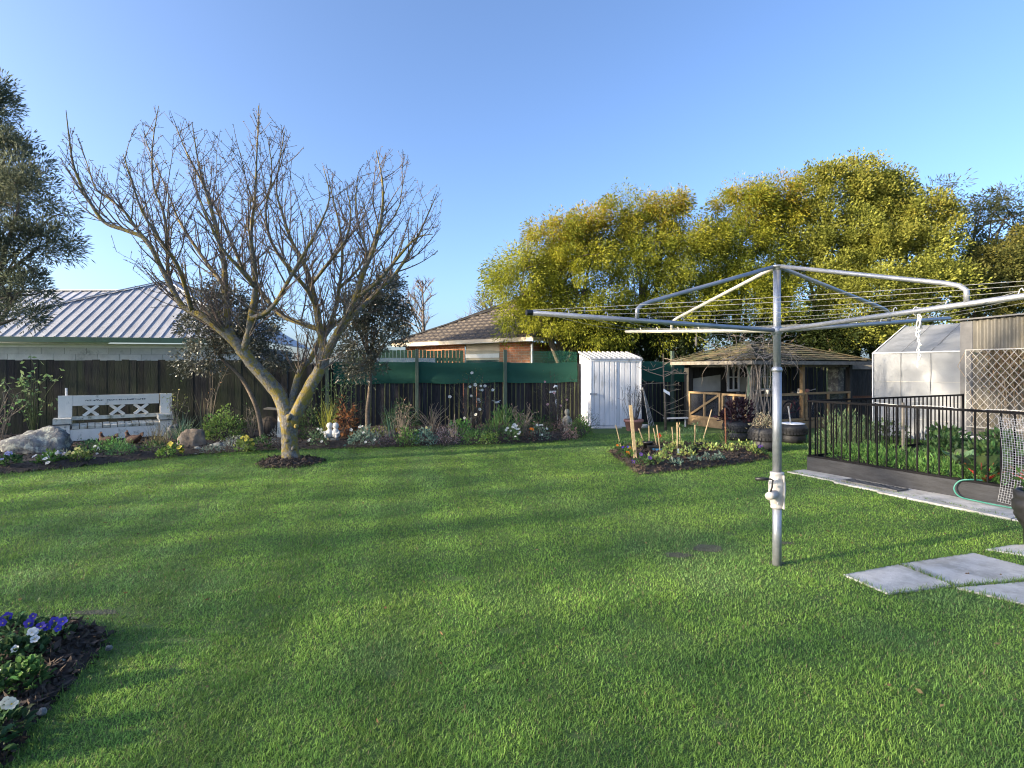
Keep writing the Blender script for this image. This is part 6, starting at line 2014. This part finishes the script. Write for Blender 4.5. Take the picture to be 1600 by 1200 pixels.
bush('feathery green plant spilling to the lawn below the bench', 192, 717, 42, 20, (.06, .13, .045), 450, .06, .22, 'plant', 'ferny_plant', stems=0)
bush('low dark leafy plant before the grass tussock', 240, 710, 40, 16, G2, 260, .05, .5, stems=0, name='low_plant')
tuft('brown-green grass tussock before the right end of the bench', 247, 702, 70, 46, (.11, .10, .055), 90, .009, spread=.9, name='grass_tussock')
tuft('grey-green strappy flax clump right of the bench', 285, 694, 60, 48, (.085, .13, .085), 70, .026, 'flax', 'flax_clump', spread=.8)
bush('yellow flower clump at the lawn edge by the pointed rock', 274, 714, 22, 16, G1, 90, .06, .6, 'flowers', 'flowering_plant', flowers=(YEL, 6, .04, (.7, .35, .03)), stems=0)
bush('pale-edged leafy clump at the lawn edge left of the pointed rock', 258, 718, 26, 14, G3, 110, .06, .6, stems=0, name='low_plant')
twiggy('thin shrub with yellowing leaves at the right end of the bench', 276, 690, 36, 92, 9, 'dead_stem', 70, (.18, .20, .06), None, leaf=.05)
tuft('tall reed with pale seed heads before the dark fence', 318, 684, 26, 74, (.13, .12, .07), 26, .010, 'reed', 'reed_clump', spread=.22, curl=.2)
bush('dense rounded green bush right of the flax', 346, 692, 70, 52, (.085, .135, .035), 1500, .055, .55, 'shrub', 'round_bush', depth=.42, stems=5)
twiggy('bare upright stems right of the round bush', 392, 690, 40, 60, 14, 'dead_stem', 20, G2)
bush('silver-grey lavender mound below the round bush', 366, 707, 44, 22, SILV, 420, .05, .2, 'lavender', 'lavender_mound', stems=0)
bush('yellow primroses right of the silver mound', 383, 708, 28, 20, (.13, .18, .05), 170, .07, .6, 'primroses', 'primrose', flowers=(YEL, 8, .036, (.7, .4, .03)), stems=0)
bush('dark low plant left of the tree ring', 408, 704, 34, 20, G2, 200, .05, .5, stems=0, name='low_plant')
bush('grey lavender tuft against the foot of the white post', 434, 701, 26, 32, (.14, .15, .15), 260, .05, .2, 'lavender', 'lavender_mound', stems=0)
bush('dark glossy shrub right of the bare tree trunk', 486, 692, 36, 62, (.03, .05, .02), 420, .07, .5, 'shrub', 'dark_shrub')
bush('white-flowered low plant right of the tree trunk', 496, 700, 30, 26, (.08, .12, .06), 200, .05, .6, 'flowers', 'flowering_plant', flowers=(WHITE, 7, .026, YC), stems=0)
tuft('yellow-green reeds behind the white statue', 512, 684, 46, 62, (.20, .21, .04), 60, .014, 'reed', 'reed_clump', spread=.35, curl=.45)
bush('coppery dead fern stump right of the white statue', 541, 690, 34, 62, BRZ, 260, .13, .35, 'fern', 'dead_fern', up=-.7, stems=9, stem_mat='rust')
twiggy('leafy climbing rose beside the coppery fern', 520, 686, 60, 100, 14, 'green_stem', 170, (.055, .10, .035), None, 'rose bush', 'rose_bush', .008, .055, base=g(522, 680) + Vector((0, 0, .05)))
twiggy('dark tangled stems between fern and small tree', 556, 688, 50, 70, 18, 'dark_stem', 80, (.04, .07, .03))
bush('blue-grey leafy clump with white blooms below the small tree', 566, 699, 52, 28, (.09, .13, .10), 420, .06, .55, 'flowers', 'flowering_plant', flowers=(WHITE, 6, .026, YC), stems=0)
bush('violet-grey heather mound below the small tree', 600, 699, 50, 28, (.11, .09, .11), 420, .04, .3, 'heather', 'heather_mound', stems=0)
bush('pale yellow-green rounded clump right of the small tree', 592, 690, 34, 20, (.20, .21, .08), 260, .05, .5, stems=0, name='low_plant')
tuft('daffodil leaves with one yellow bloom before the palings', 612, 690, 40, 58, (.07, .11, .07), 46, .014, 'daffodil', 'daffodil_clump', spread=.3, curl=.4, flowers=((.75, .50, .05), 1, .05, (.75, .35, .03)))
twiggy('dried flower stalks right of the daffodil', 628, 692, 42, 64, 22, 'dead_stem', 30, (.22, .16, .12), name='dried_stalks')
bush('fresh green perennial at the lawn edge below the dried stalks', 638, 699, 38, 28, (.07, .13, .035), 330, .06, .5, stems=0, name='perennial')
bush('blue-green leafy clump left of the heather', 664, 698, 40, 28, (.085, .14, .11), 330, .06, .5, 'flowers', 'flowering_plant', flowers=((.65, .62, .3), 2, .03, YC), stems=0)
twiggy('fan of pale bare shoots before the palings', 674, 684, 72, 58, 24, 'dead_stem', 0, name='bare_shoots', side=1)
bush('purple-grey heather mound left of the stone figure', 697, 698, 48, 36, (.12, .10, .115), 460, .045, .28, 'heather', 'heather_mound', stems=4)
bush('bright green leafy plant behind the purple heather', 722, 688, 44, 30, (.07, .15, .04), 360, .07, .5, name='perennial', stems=0)
twiggy('short bundle of pale cut stems left of the stone figure', 708, 690, 24, 40, 14, 'dead_stem', 0, name='cut_stems', side=1, r0=.010)
bush('spreading dark green ground cover at the lawn edge', 745, 696, 64, 24, (.05, .10, .03), 480, .05, .5, stems=0, name='ground_cover_plant')
twiggy('tall rose bush with small white blooms before the palings', 738, 684, 84, 106, 24, 'dark_stem', 180, (.05, .075, .03), (WHITE, 15, .034, YC), 'rose bush', 'rose_bush', .008, .045)
bush('large strappy green clump below the white bird', 788, 688, 64, 52, (.05, .10, .03), 700, .13, .16, 'plant', 'leafy_clump', up=.9, stems=0)
bush('small lime green plant left of the white blooms', 766, 696, 30, 20, (.12, .17, .04), 200, .05, .5, stems=0, name='low_plant')
bush('clump of pure white flowers at the lawn edge', 801, 693, 26, 26, (.08, .13, .05), 160, .06, .55, 'flowers', 'flowering_plant', flowers=(WHITE, 16, .028, (.6, .6, .4)), stems=0)
twiggy('dried hydrangea twigs behind the white flowers', 816, 688, 46, 58, 30, 'dead_stem', 40, (.20, .15, .13), name='hydrangea', side=3)
bush('small orange flowers right of the white clump', 828, 692, 24, 18, (.09, .06, .05), 130, .05, .5, 'flowers', 'flowering_plant', flowers=(ORA, 4, .024, (.5, .3, .03)), stems=0)
bush('white-speckled low plant right of the orange flowers', 843, 690, 32, 22, (.12, .16, .11), 220, .05, .5, 'flowers', 'flowering_plant', flowers=(WHITE, 8, .022, YC), stems=0)
bush('dark leafy mass before the palings left of the twirler', 846, 680, 54, 34, (.035, .065, .022), 420, .06, .5, stems=4)
twiggy('twiggy rose bush around the pale twirler', 868, 680, 76, 100, 26, 'dark_stem', 120, (.05, .065, .03), (PINK, 5, .03, YC), 'rose bush', 'rose_bush', .008, .04)
bush('brownish heather beside the stone figure near the shed', 878, 689, 36, 36, (.11, .075, .065), 360, .045, .3, 'heather', 'heather_mound', stems=3)
bush('pale pink-brown heather at the lawn edge near the shed', 893, 690, 26, 18, (.24, .16, .14), 260, .04, .3, 'heather', 'heather_mound', stems=0)
bush('green rounded bush at the end of the border', 908, 685, 38, 34, (.06, .115, .03), 560, .05, .5, 'shrub', 'round_bush', stems=3)
bush('dark rosemary bush at the left corner of the shed', 918, 673, 40, 30, (.035, .055, .028), 520, .05, .2, 'shrub', 'rosemary_bush', stems=4)
bush('low grey-green edging plant between primroses and tree ring', 330, 712, 36, 12, GREY, 170, .045, .4, stems=0, name='low_plant')
bush('dark green ivy mass behind the tree trunk', 470, 672, 70, 50, (.025, .05, .02), 520, .07, .6, 'ivy', 'ivy_mass', base=FENCE(-5.0, .45, .03), stems=0, depth=.25)


# two small evergreen trees in the border
def small_evergreen(label, trunkpts, lobes_, seed, D):
    b = trunkpts[0]
    t = thing('small_evergreen_tree', b, label, 'tree')
    P, Dd, L_, W_, cols, Cs = crown_leaves(lobes_, n_clump=230, n_leaf=62, clump_r=.19, leaf_l=.062, leaf_w=.034, col_lo=(.035, .045, .032), col_hi=(.19, .185, .14), droop=.2, seed=seed, inner=.45)
    leaves_part('crown', t, P, Dd, L_, W_, cols, 'gloss_leaf')
    m = MB(); m.tube(smooth(trunkpts, 4), list(np.linspace(.055, .028, 4 * (len(trunkpts) - 1) + 1)), 8); m.build('trunk', 'bark_brown', t, True)
    r_ = random.Random(seed)
    m = MB()
    for _ in range(26):
        q = Vector(Cs[r_.randrange(len(Cs))]); s = trunkpts[-1].lerp(trunkpts[-2], r_.random() * .8)
        m.tube(smooth([s, s.lerp(q, .5) + Vector((0, 0, .06)), q], 3), [.018, .016, .014, .012, .010, .008, .005], 5)
    m.build('branches', 'bark_brown', t)


D1 = 11.3
small_evergreen('small glossy-leaved evergreen leaning left behind the bare tree', [g(411, 694), at(402, 640, D1), at(378, 592, D1), at(352, 566, D1), at(335, 545, D1)],
                [lobe(320, 520, 38, 40, D1, .45), lobe(350, 480, 46, 38, D1 + .2, .5), lobe(370, 540, 45, 42, D1, .5), lobe(315, 565, 30, 26, D1 - .1, .35), lobe(405, 520, 40, 45, D1 + .3, .5), lobe(430, 560, 26, 30, D1 + .2, .4)], 71, D1)
small_evergreen('small glossy-leaved evergreen with forked grey trunk before the shade cloth', [g(577, 692), at(574, 650, 11.6), at(577, 615, 11.6), at(579, 585, 11.6), at(576, 555, 11.6)],
                [lobe(560, 540, 42, 42, 11.6, .5), lobe(600, 500, 42, 45, 11.7, .5), lobe(595, 455, 34, 32, 11.8, .45), lobe(560, 490, 35, 40, 11.5, .45), lobe(620, 525, 22, 26, 11.6, .35), lobe(570, 585, 34, 22, 11.5, .35)], 72, 11.6)

# ---------------------------------------------------------------- plants in the four-cornered bed
def BZ(px, py, z=.09): return g(px, py) + Vector((0, 0, z))


def small(label, px, py, w, h, col, n, leaf, lw, fl=None, cat='plant', name='bedding_plant'):
    return bush(label, px, py, w, h, col, n, leaf, lw, cat, name, base=BZ(px, py), flowers=fl, stems=0, up=.6)


small('orange and blue pansies at the left tip of the bed', 972, 712, 26, 16, G2, 110, .05, .6, (ORA, 3, .026, YC), 'pansies', 'pansy_plant')
small('mixed blue pansies at the left edge of the bed', 978, 719, 26, 12, G2, 100, .05, .6, (BLUE, 3, .024, YC), 'pansies', 'pansy_plant')
small('orange pansies beside the pale wooden stake', 983, 723, 20, 16, G1, 80, .05, .6, (ORA, 2, .028, YC), 'pansies', 'pansy_plant')
small('dark blue pansies at the near corner of the bed', 1004, 735, 34, 16, G2, 130, .05, .6, (PUR, 3, .03, YC), 'pansies', 'pansy_plant')
small('dark purple pansy at the right tip of the bed', 1186, 717, 22, 12, G2, 80, .05, .6, (PUR, 2, .026, YC), 'pansies', 'pansy_plant')
pale = (.17, .21, .065)
for px, py, w, lab in ((1020, 733, 34, 'pale leafy plant nearest the near corner of the bed'), (1036, 728, 30, 'pale leafy seedling right of the near corner'), (1072, 722, 40, 'bright lime leafy plant in the middle of the bed'),
                       (1046, 716, 30, 'pale leafy plant behind the blue pot'), (1110, 712, 40, 'pale leafy plant right of the black pots'), (1060, 708, 30, 'pale leafy plant beside the forked cane'),
                       (1140, 714, 38, 'pale leafy plant below the rusty stake'), (1163, 710, 40, 'broad lime leaves near the right tip of the bed'), (1000, 708, 30, 'pale leafy plant behind the wooden stake'), (1178, 716, 28, 'pale leafy plant beside the purple pansy'),
                       (1095, 706, 30, 'pale leafy plant growing behind the black pots')):
    small(lab, px, py, w * .72, 13, pale, 60, .075, .5)
for px, py, w, lab in ((1088, 730, 36, 'grey-green cabbage seedling at the middle front edge'), (1108, 728, 34, 'grey-green cabbage seedling second along the front edge'), (1122, 727, 32, 'grey-green cabbage seedling third along the front edge'), (1056, 735, 34, 'grey-green cabbage seedling nearest the near corner')):
    small(lab, px, py, w * .6, 9, (.11, .15, .115), 40, .06, .6)
small('bushy green herb behind the bed near the pavilion', 1080, 700, 50, 32, (.055, .11, .05), 420, .06, .2, None, 'herb', 'herb_bush')
small('loose green plant with one orange bloom at the back of the bed', 1040, 703, 30, 24, (.10, .14, .05), 130, .06, .2, (RED, 1, .05, (.7, .2, .03)), 'flowers', 'flowering_plant')
small('dark rose seedling behind the rusty stake', 1137, 703, 30, 30, (.06, .075, .035), 120, .05, .5, None, 'rose bush', 'rose_bush')
# stakes and canes: base pixel, top pixel
def cane(name, b, t, r, mat, label, square=False, cat='cane', zb=.05):
    p = g(*b) + Vector((0, 0, zb)); e = at(t[0], t[1], p.y)
    m = MB()
    if square: m.bar(p - (e - p) * .06, e, r * 2, r * 1.3, up=(0, 1, 0))
    else: m.tube([p - (e - p) * .06, p.lerp(e, .5) + Vector((.004, 0, 0)), e], r, 6)
    return tag(m.build(name, mat, None), label, cat)


cane('wooden_stake', (993, 724), (985, 633), .026, 'cane', 'thick pale wooden stake at the left of the bed', True, 'stake')
cane('rusty_stake', (1134, 709), (1133, 637), .014, 'rust', 'upright rusty metal stake at the right of the bed', False, 'stake')
for b, t, lab in (((970, 702), (962, 664), 'thin cane standing in the grass left of the bed'), ((1009, 706), (998, 669), 'bamboo cane leaning left beside the pale stake'), ((1014, 704), (1014, 665), 'upright bamboo cane behind the blue pot'),
                  ((1032, 714), (1026, 664), 'long bamboo cane beside the blue pot'), ((1027, 706), (1021, 669), 'short bamboo cane behind the long one'), ((1058, 716), (1058, 660), 'forked cane in the middle of the bed'),
                  ((1052, 704), (1050, 667), 'thin cane left of the forked cane'), ((1085, 701), (1086, 664), 'upright cane in the green herb'), ((1095, 702), (1112, 640), 'long pale cane leaning right towards the pavilion'),
                  ((1062, 705), (1062, 668), 'thin cane right of the forked cane')):
    cane('bamboo_cane', b, t, .011, 'cane', lab)
p = g(1058, 716) + Vector((0, 0, .05)); e = at(1058, 672, p.y)
m = MB(); m.tube([e, e + Vector((.05, 0, .14))], [.008, .005], 5); tag(m.build('cane_fork', 'cane', bpy.data.objects.get('bamboo_cane.005')), 'side fork of the cane')
fk = bpy.data.objects.get('cane_fork')
if fk and fk.parent: pass


def small_pot(px, py, r, h, mat, label, plant=True):
    p = BZ(px, py, .06)
    t = thing('plant_pot', p, label, 'pot')
    m = MB(); m.lathe(p, [(r * .75, 0), (r * .95, h * .85), (r * 1.05, h * .86), (r * 1.05, h), (r * .92, h), (r * .85, h * .7), (.005, h * .7)], 16); m.build('body', mat, t, True)
    if plant:
        P = np.array(p) + np.array([0, 0, h * 1.1]) + rng.normal(size=(60, 3)) * np.array([r * .7, r * .7, .03])
        leaves_part('foliage', t, P, rng.normal(size=(60, 3)) + [0, 0, .5], .06, .03, tint(60, (.09, .14, .05)))


small_pot(1082, 719, .10, .15, 'black_plastic', 'black plastic plant pot right of the white label')
small_pot(1096, 707, .10, .13, 'black_plastic', 'black plastic plant pot at the foot of the leaning cane', False)
small_pot(1012, 709, .10, .17, 'black_plastic', 'black plastic plant pot behind the blue-banded one', False)
p = BZ(1026, 712, .06)
t = thing('plant_tray', p, 'low black plant tray with a bright blue label', 'plant tray')
m = MB(); m.hexa([p + Vector(q) for q in ((-.14, -.09, 0), (.14, -.09, 0), (.14, .09, 0), (-.14, .09, 0), (-.16, -.10, .12), (.16, -.10, .12), (.16, .10, .12), (-.16, .10, .12))]); m.build('tray', 'black_plastic', t)
m = MB(); m.hexa([p + Vector(q) for q in ((-.10, -.099, .03), (.06, -.099, .03), (.06, -.094, .03), (-.10, -.094, .03), (-.10, -.105, .085), (.06, -.105, .085), (.06, -.100, .085), (-.10, -.100, .085))]); m.build('label_strip', 'label_blue', t)
p = BZ(1060, 719, .05)
m = MB(); m.box(Frame(p), -.017, .017, -.003, .003, 0, .15); tag(m.build('plant_label', 'label_white', None), 'white plastic plant label standing in the middle of the bed', 'plant label')
p = BZ(1137, 707, .07)
m = MB(); m.lathe(p, [(.02, 0), (.045, .01), (.048, .03), (.03, .05), (.005, .055)], 10); tag(m.build('pale_stone', 'sheet_pale', None, True), 'small pale round stone at the foot of the rusty stake', 'stone')

# plants in the tyres
def on(t_, dz): return ORG[t_.name] + Vector((0, 0, dz))


bush('dark purple-black leafy plant filling the tyre before the pavilion', 0, 0, 50, 40, (.022, .010, .014), 420, .11, .5, 'plant', 'dark_foliage_plant', base=on(tp1, .40), stems=3, up=.5)
bush('pale dried thyme-like plant in the tyre nearest the hoist', 0, 0, 44, 30, (.26, .22, .14), 620, .04, .45, 'plant', 'dried_plant', base=on(tp2, .39), stems=3)

# ---------------------------------------------------------------- bare climber on the pavilion corner
vb = pvf(-0.10, 0.12, 0)
vn = thing('bare_climber', vb, 'tangled bare climber twisting up the pavilion corner and over its roof', 'climber')
rv = random.Random(77)
for k in range(34):
    a = rv.random()
    p = [vb + Vector((rv.gauss(0, .08), rv.gauss(0, .05), 0))]
    x = rv.gauss(0, .10); y = rv.gauss(0, .06)
    for j in range(1, 5):
        x += rv.gauss(0.012, .06); y += rv.gauss(0, .03)
        p.append(vb + Vector((x + .10, y, .42 * j)))
    sx = rv.choice((-1, 1, 1))
    L_ = rv.uniform(.4, 1.7)
    z = p[-1].z
    for j in range(1, 5):
        q = p[-1] + (pvf.e * (sx if sx > 0 else -.55) * L_ / 4 + Vector((0, rv.gauss(0, .05), (.22 - .10 * j) * rv.uniform(.6, 1.6) + (.05 if L_ > 1 else 0))))
        p.append(q)
    mm = MB(); mm.tube(smooth(p, 3), list(np.linspace(rv.uniform(.010, .019), .005, 3 * (len(p) - 1) + 1)), 5); mm.build('stem', 'vine_stem', vn, True)
mm = MB()
for k in range(110):
    q = vb + Vector((rv.gauss(.15, .55), rv.gauss(.1, .25), rv.uniform(1.6, 2.45)))
    p = [q]; d = Vector((rv.gauss(0, 1), rv.gauss(0, .5), rv.gauss(.3, .5))).normalized()
    for j in range(5):
        d = (d + Vector((rv.gauss(0, .35), rv.gauss(0, .2), -.12))).normalized(); p.append(p[-1] + d * .14)
    mm.tube(p, [.006, .006, .005, .004, .003, .003], 4)
mm.build('twigs', 'vine_stem', vn, True)
m = MB(); q = pvf(-.12, .14, 1.16); m.box(Frame(q, R(10)), -.04, .04, -.03, .03, 0, .12); m.box(Frame(q, R(10)), -.05, .05, -.04, .04, .12, .14); tag(m.build('bird_feeder', 'cane', None), 'small wooden bird feeder hung in the bare climber', 'bird feeder')

# ---------------------------------------------------------------- vegetables and shrubs at the raised bed
def VB(t, n): return QP(t, n, .20)


rv = random.Random(5)
for k in range(26):
    t = .35 + (k % 9) * .24 + rv.uniform(-.06, .06); n = .25 + (k // 9) * .36 + rv.uniform(-.05, .05)
    bush('feathery green carrot plant in the railed raised bed', 0, 0, 38, 26, (.06, .125, .03), 230, .065, .2, 'carrot plant', 'carrot_plant', base=VB(t, n), stems=0, up=1.0)['group'] = 'carrot plants in the raised bed'
for i, (t, n, lab) in enumerate(((1.5, 1.75, 'dark leafy vegetable farther back in the raised bed'), (.9, 2.1, 'bushy dark vegetable near the back rail of the raised bed'), (.5, 2.9, 'leafy green vegetable before the greenhouse foot'), (1.2, 3.1, 'dark green leafy vegetable in the far corner of the bed'))):
    bush(lab, 0, 0, 60, 40, (.045, .085, .028), 360, .10, .5, 'vegetable', 'leafy_vegetable', base=VB(t, n), stems=0)


def rosette(label, base, n, L_, W_, col, name, cat, stalk=None, up=.8, stalkmat=None):
    t = thing(name, base, label, cat)
    P, D = [], []
    for k in range(n):
        a = k * 2.4; e = up * (1 - k / n * .55) + rv.gauss(0, .1)
        d = Vector((math.cos(a) * math.cos(e), math.sin(a) * math.cos(e), math.sin(e)))
        P.append(d * (stalk or .02)); D.append(d)
        if stalk:
            m = MB(); m.tube([Vector(base), Vector(base) + d * stalk * .6 + Vector((0, 0, .01)), Vector(base) + d * stalk * 1.25], [.011, .009, .005], 7); m.build('stalk', stalkmat or 'stem_red', t, True)
    # each leaf is a bent, ruffled blade
    for k in range(n):
        b = Vector(base) + P[k]; d = D[k]
        s = d.cross(Vector((0, 0, 1))).normalized()
        V = []; rows = 7
        for j in range(rows + 1):
            f_ = j / rows
            c = b + d * L_ * f_ + Vector((0, 0, -.30 * L_ * f_ * f_))
            w = W_ * math.sin(math.pi * min(1, .12 + f_ * .86)) ** .8 * .5
            V += [c - s * w + Vector((0, 0, .025 * rv.random() + w * .25)), c, c + s * w + Vector((0, 0, .025 * rv.random() + w * .25))]
        Fc = []
        for j in range(rows):
            q = 3 * j
            Fc += [[q, q + 1, q + 4, q + 3], [q + 1, q + 2, q + 5, q + 4]]
        cc = np.repeat(tint(1, col, .2), len(V), axis=0); cc[1::3] *= 1.5
        link('leaf', np_mesh('leaf', [tuple(v) for v in V], Fc, cols=cc, mat='leaf', smooth=True, org=ORG[t.name]), t)


rosette('large grey-green cauliflower plant behind the railing', VB(1.60, 1.0), 13, .40, .20, (.11, .16, .085), 'cauliflower_plant', 'vegetable', up=1.15)
rosette('red-stemmed chard close to the front railing', VB(2.12, .28), 9, .22, .15, (.055, .085, .025), 'red_chard', 'vegetable', stalk=.22, up=.95)
rosette('second red-stemmed chard behind the wire mesh', VB(2.62, .40), 8, .22, .15, (.05, .08, .025), 'red_chard', 'vegetable', stalk=.30, up=.95)
rosette('dark leafy chard behind the red stems', VB(2.05, .75), 9, .24, .16, (.04, .075, .022), 'green_chard', 'vegetable', stalk=.16, up=1.0, stalkmat='green_stem')
rosette('broad green vegetable low before the chard', VB(1.78, .30), 8, .20, .12, (.10, .15, .06), 'leafy_vegetable', 'vegetable', up=.5)
lv = g(1322, 706); lv.z = 0
bush('large grey-green lavender bush behind the raised bed railing', 0, 0, 100, 66, (.11, .155, .075), 2400, .10, .16, 'lavender', 'lavender_bush', base=Vector((lv.x, lv.y, .02)), depth=.5, shell=.45, up=1.1, stems=8)
bush('low dark shrub before the greenhouse wall', 0, 0, 110, 36, (.03, .05, .022), 600, .08, .5, 'shrub', 'dark_shrub', base=Vector((7.9, 11.7, .02)), depth=.4)
bush('dark leafy plant at the foot of the trellis', 0, 0, 90, 30, (.04, .07, .028), 420, .09, .5, 'plant', 'dark_shrub', base=iF(.9, .55, .02), depth=.35)

# ---------------------------------------------------------------- pansies in the near left corner bed
def pansy(px, py, w, h, label, col, num, n=110, gcol=(.045, .085, .035), size=.021, centre=YC):
    b = g(px, py) + Vector((0, 0, .035))
    k = b.y / F
    W, Hh = w * k / 2, h * k
    t = thing('pansy_plant', b, label, 'pansies')
    for s in range(n):
        a = rv.random() * 6.28; e = rv.uniform(.1, 1.4); r = rv.uniform(.55, 1.0)
        p = b + Vector((math.cos(a) * math.cos(e) * W * r, math.sin(a) * math.cos(e) * W * r * .8, math.sin(e) * Hh * r))
        d = (p - b).normalized() * .7 + Vector((rv.gauss(0, .4), rv.gauss(0, .4), .15))
        d.normalize()
        L_ = rv.uniform(.030, .055); wd = L_ * rv.uniform(.5, .68)
        sd = d.cross(Vector((rv.gauss(0, .3), rv.gauss(0, .3), 1))).normalized(); up_ = sd.cross(d)
        V = [p]
        for f_, w_ in ((.25, .7), (.55, 1.0), (.82, .6)): V += [p + d * L_ * f_ - sd * wd * .5 * w_ + up_ * .006, p + d * L_ * f_ - up_ * .002, p + d * L_ * f_ + sd * wd * .5 * w_ + up_ * .006]
        V.append(p + d * L_ - up_ * .006)
        lp = [0, 1, 2, 0, 2, 3, 1, 4, 5, 2, 2, 5, 6, 3, 4, 7, 8, 5, 5, 8, 9, 6, 7, 10, 8, 8, 10, 9]
        st_ = [0, 3, 6, 10, 14, 18, 22, 25]
        cc = np.repeat(tint(1, gcol, .25) * 1.7, len(V), axis=0)
        link('leaf', np_mesh('leaf', [tuple(v) for v in V], loops=lp, starts=st_, cols=cc, mat='leaf', smooth=True, org=ORG[t.name]), t)
    if num:
        me = flower_mesh(col, centre, size)
        L2 = []
        for s in range(num):
            a = rv.random() * 6.28; e = rv.uniform(.5, 1.4)
            L2.append(b + Vector((math.cos(a) * math.cos(e) * W * .9, math.sin(a) * math.cos(e) * W * .7 - .01, math.sin(e) * Hh * 1.05 + .02)))
        copies('flower', me, t, L2, [(rv.uniform(.6, 1.3), rv.uniform(-.5, .5), rv.uniform(0, 1)) for _ in L2], [(s_, s_, s_) for s_ in [rv.uniform(.8, 1.2) for _ in L2]])


pansy(95, 1014, 46, 34, 'bright blue pansies at the tip of the corner bed', (.07, .06, .46), 4, 52)
pansy(62, 1012, 50, 36, 'violet and blue pansies at the back of the corner bed', (.06, .045, .34), 4, 68)
pansy(22, 1010, 50, 34, 'deep blue pansies at the left edge of the frame', (.06, .045, .36), 4, 60)
pansy(45, 1042, 60, 38, 'white pansies with round leaves in the corner bed', (.70, .70, .68), 6, 120)
pansy(8, 1050, 60, 40, 'leafy pansy without blooms at the left frame edge', WHITE, 0, 100)
pansy(40, 1090, 70, 44, 'dense leafy pansy clump nearest the grass edge', WHITE, 0, 144, (.06, .115, .035))
pansy(-12, 1100, 60, 40, 'leafy pansy clump cut by the left frame edge', WHITE, 1, 80, (.055, .10, .035))
pansy(10, 1160, 60, 40, 'low pansy with cream buds near the bottom left corner', (.66, .64, .52), 3, 92)
pansy(-20, 1195, 60, 40, 'leafy pansy in the very bottom left corner', WHITE, 1, 80)
for x, y, r in ((94, 1043, .022), (170, 1020, .016), (125, 1014, .014), (66, 1122, .018)):
    p = g(x, y) + Vector((0, 0, .02))
    rock('pebble', (p.x, p.y, p.z), r * 2.4, r * 2, r * 1.5, 'stone', {94: 'grey pebble beside the white pansies', 170: 'small pebble at the grass edge of the corner bed', 125: 'tiny pale pebble right of the bright blue pansies', 66: 'round pebble near the dense pansy clump'}[x], int(x), cat='pebble')
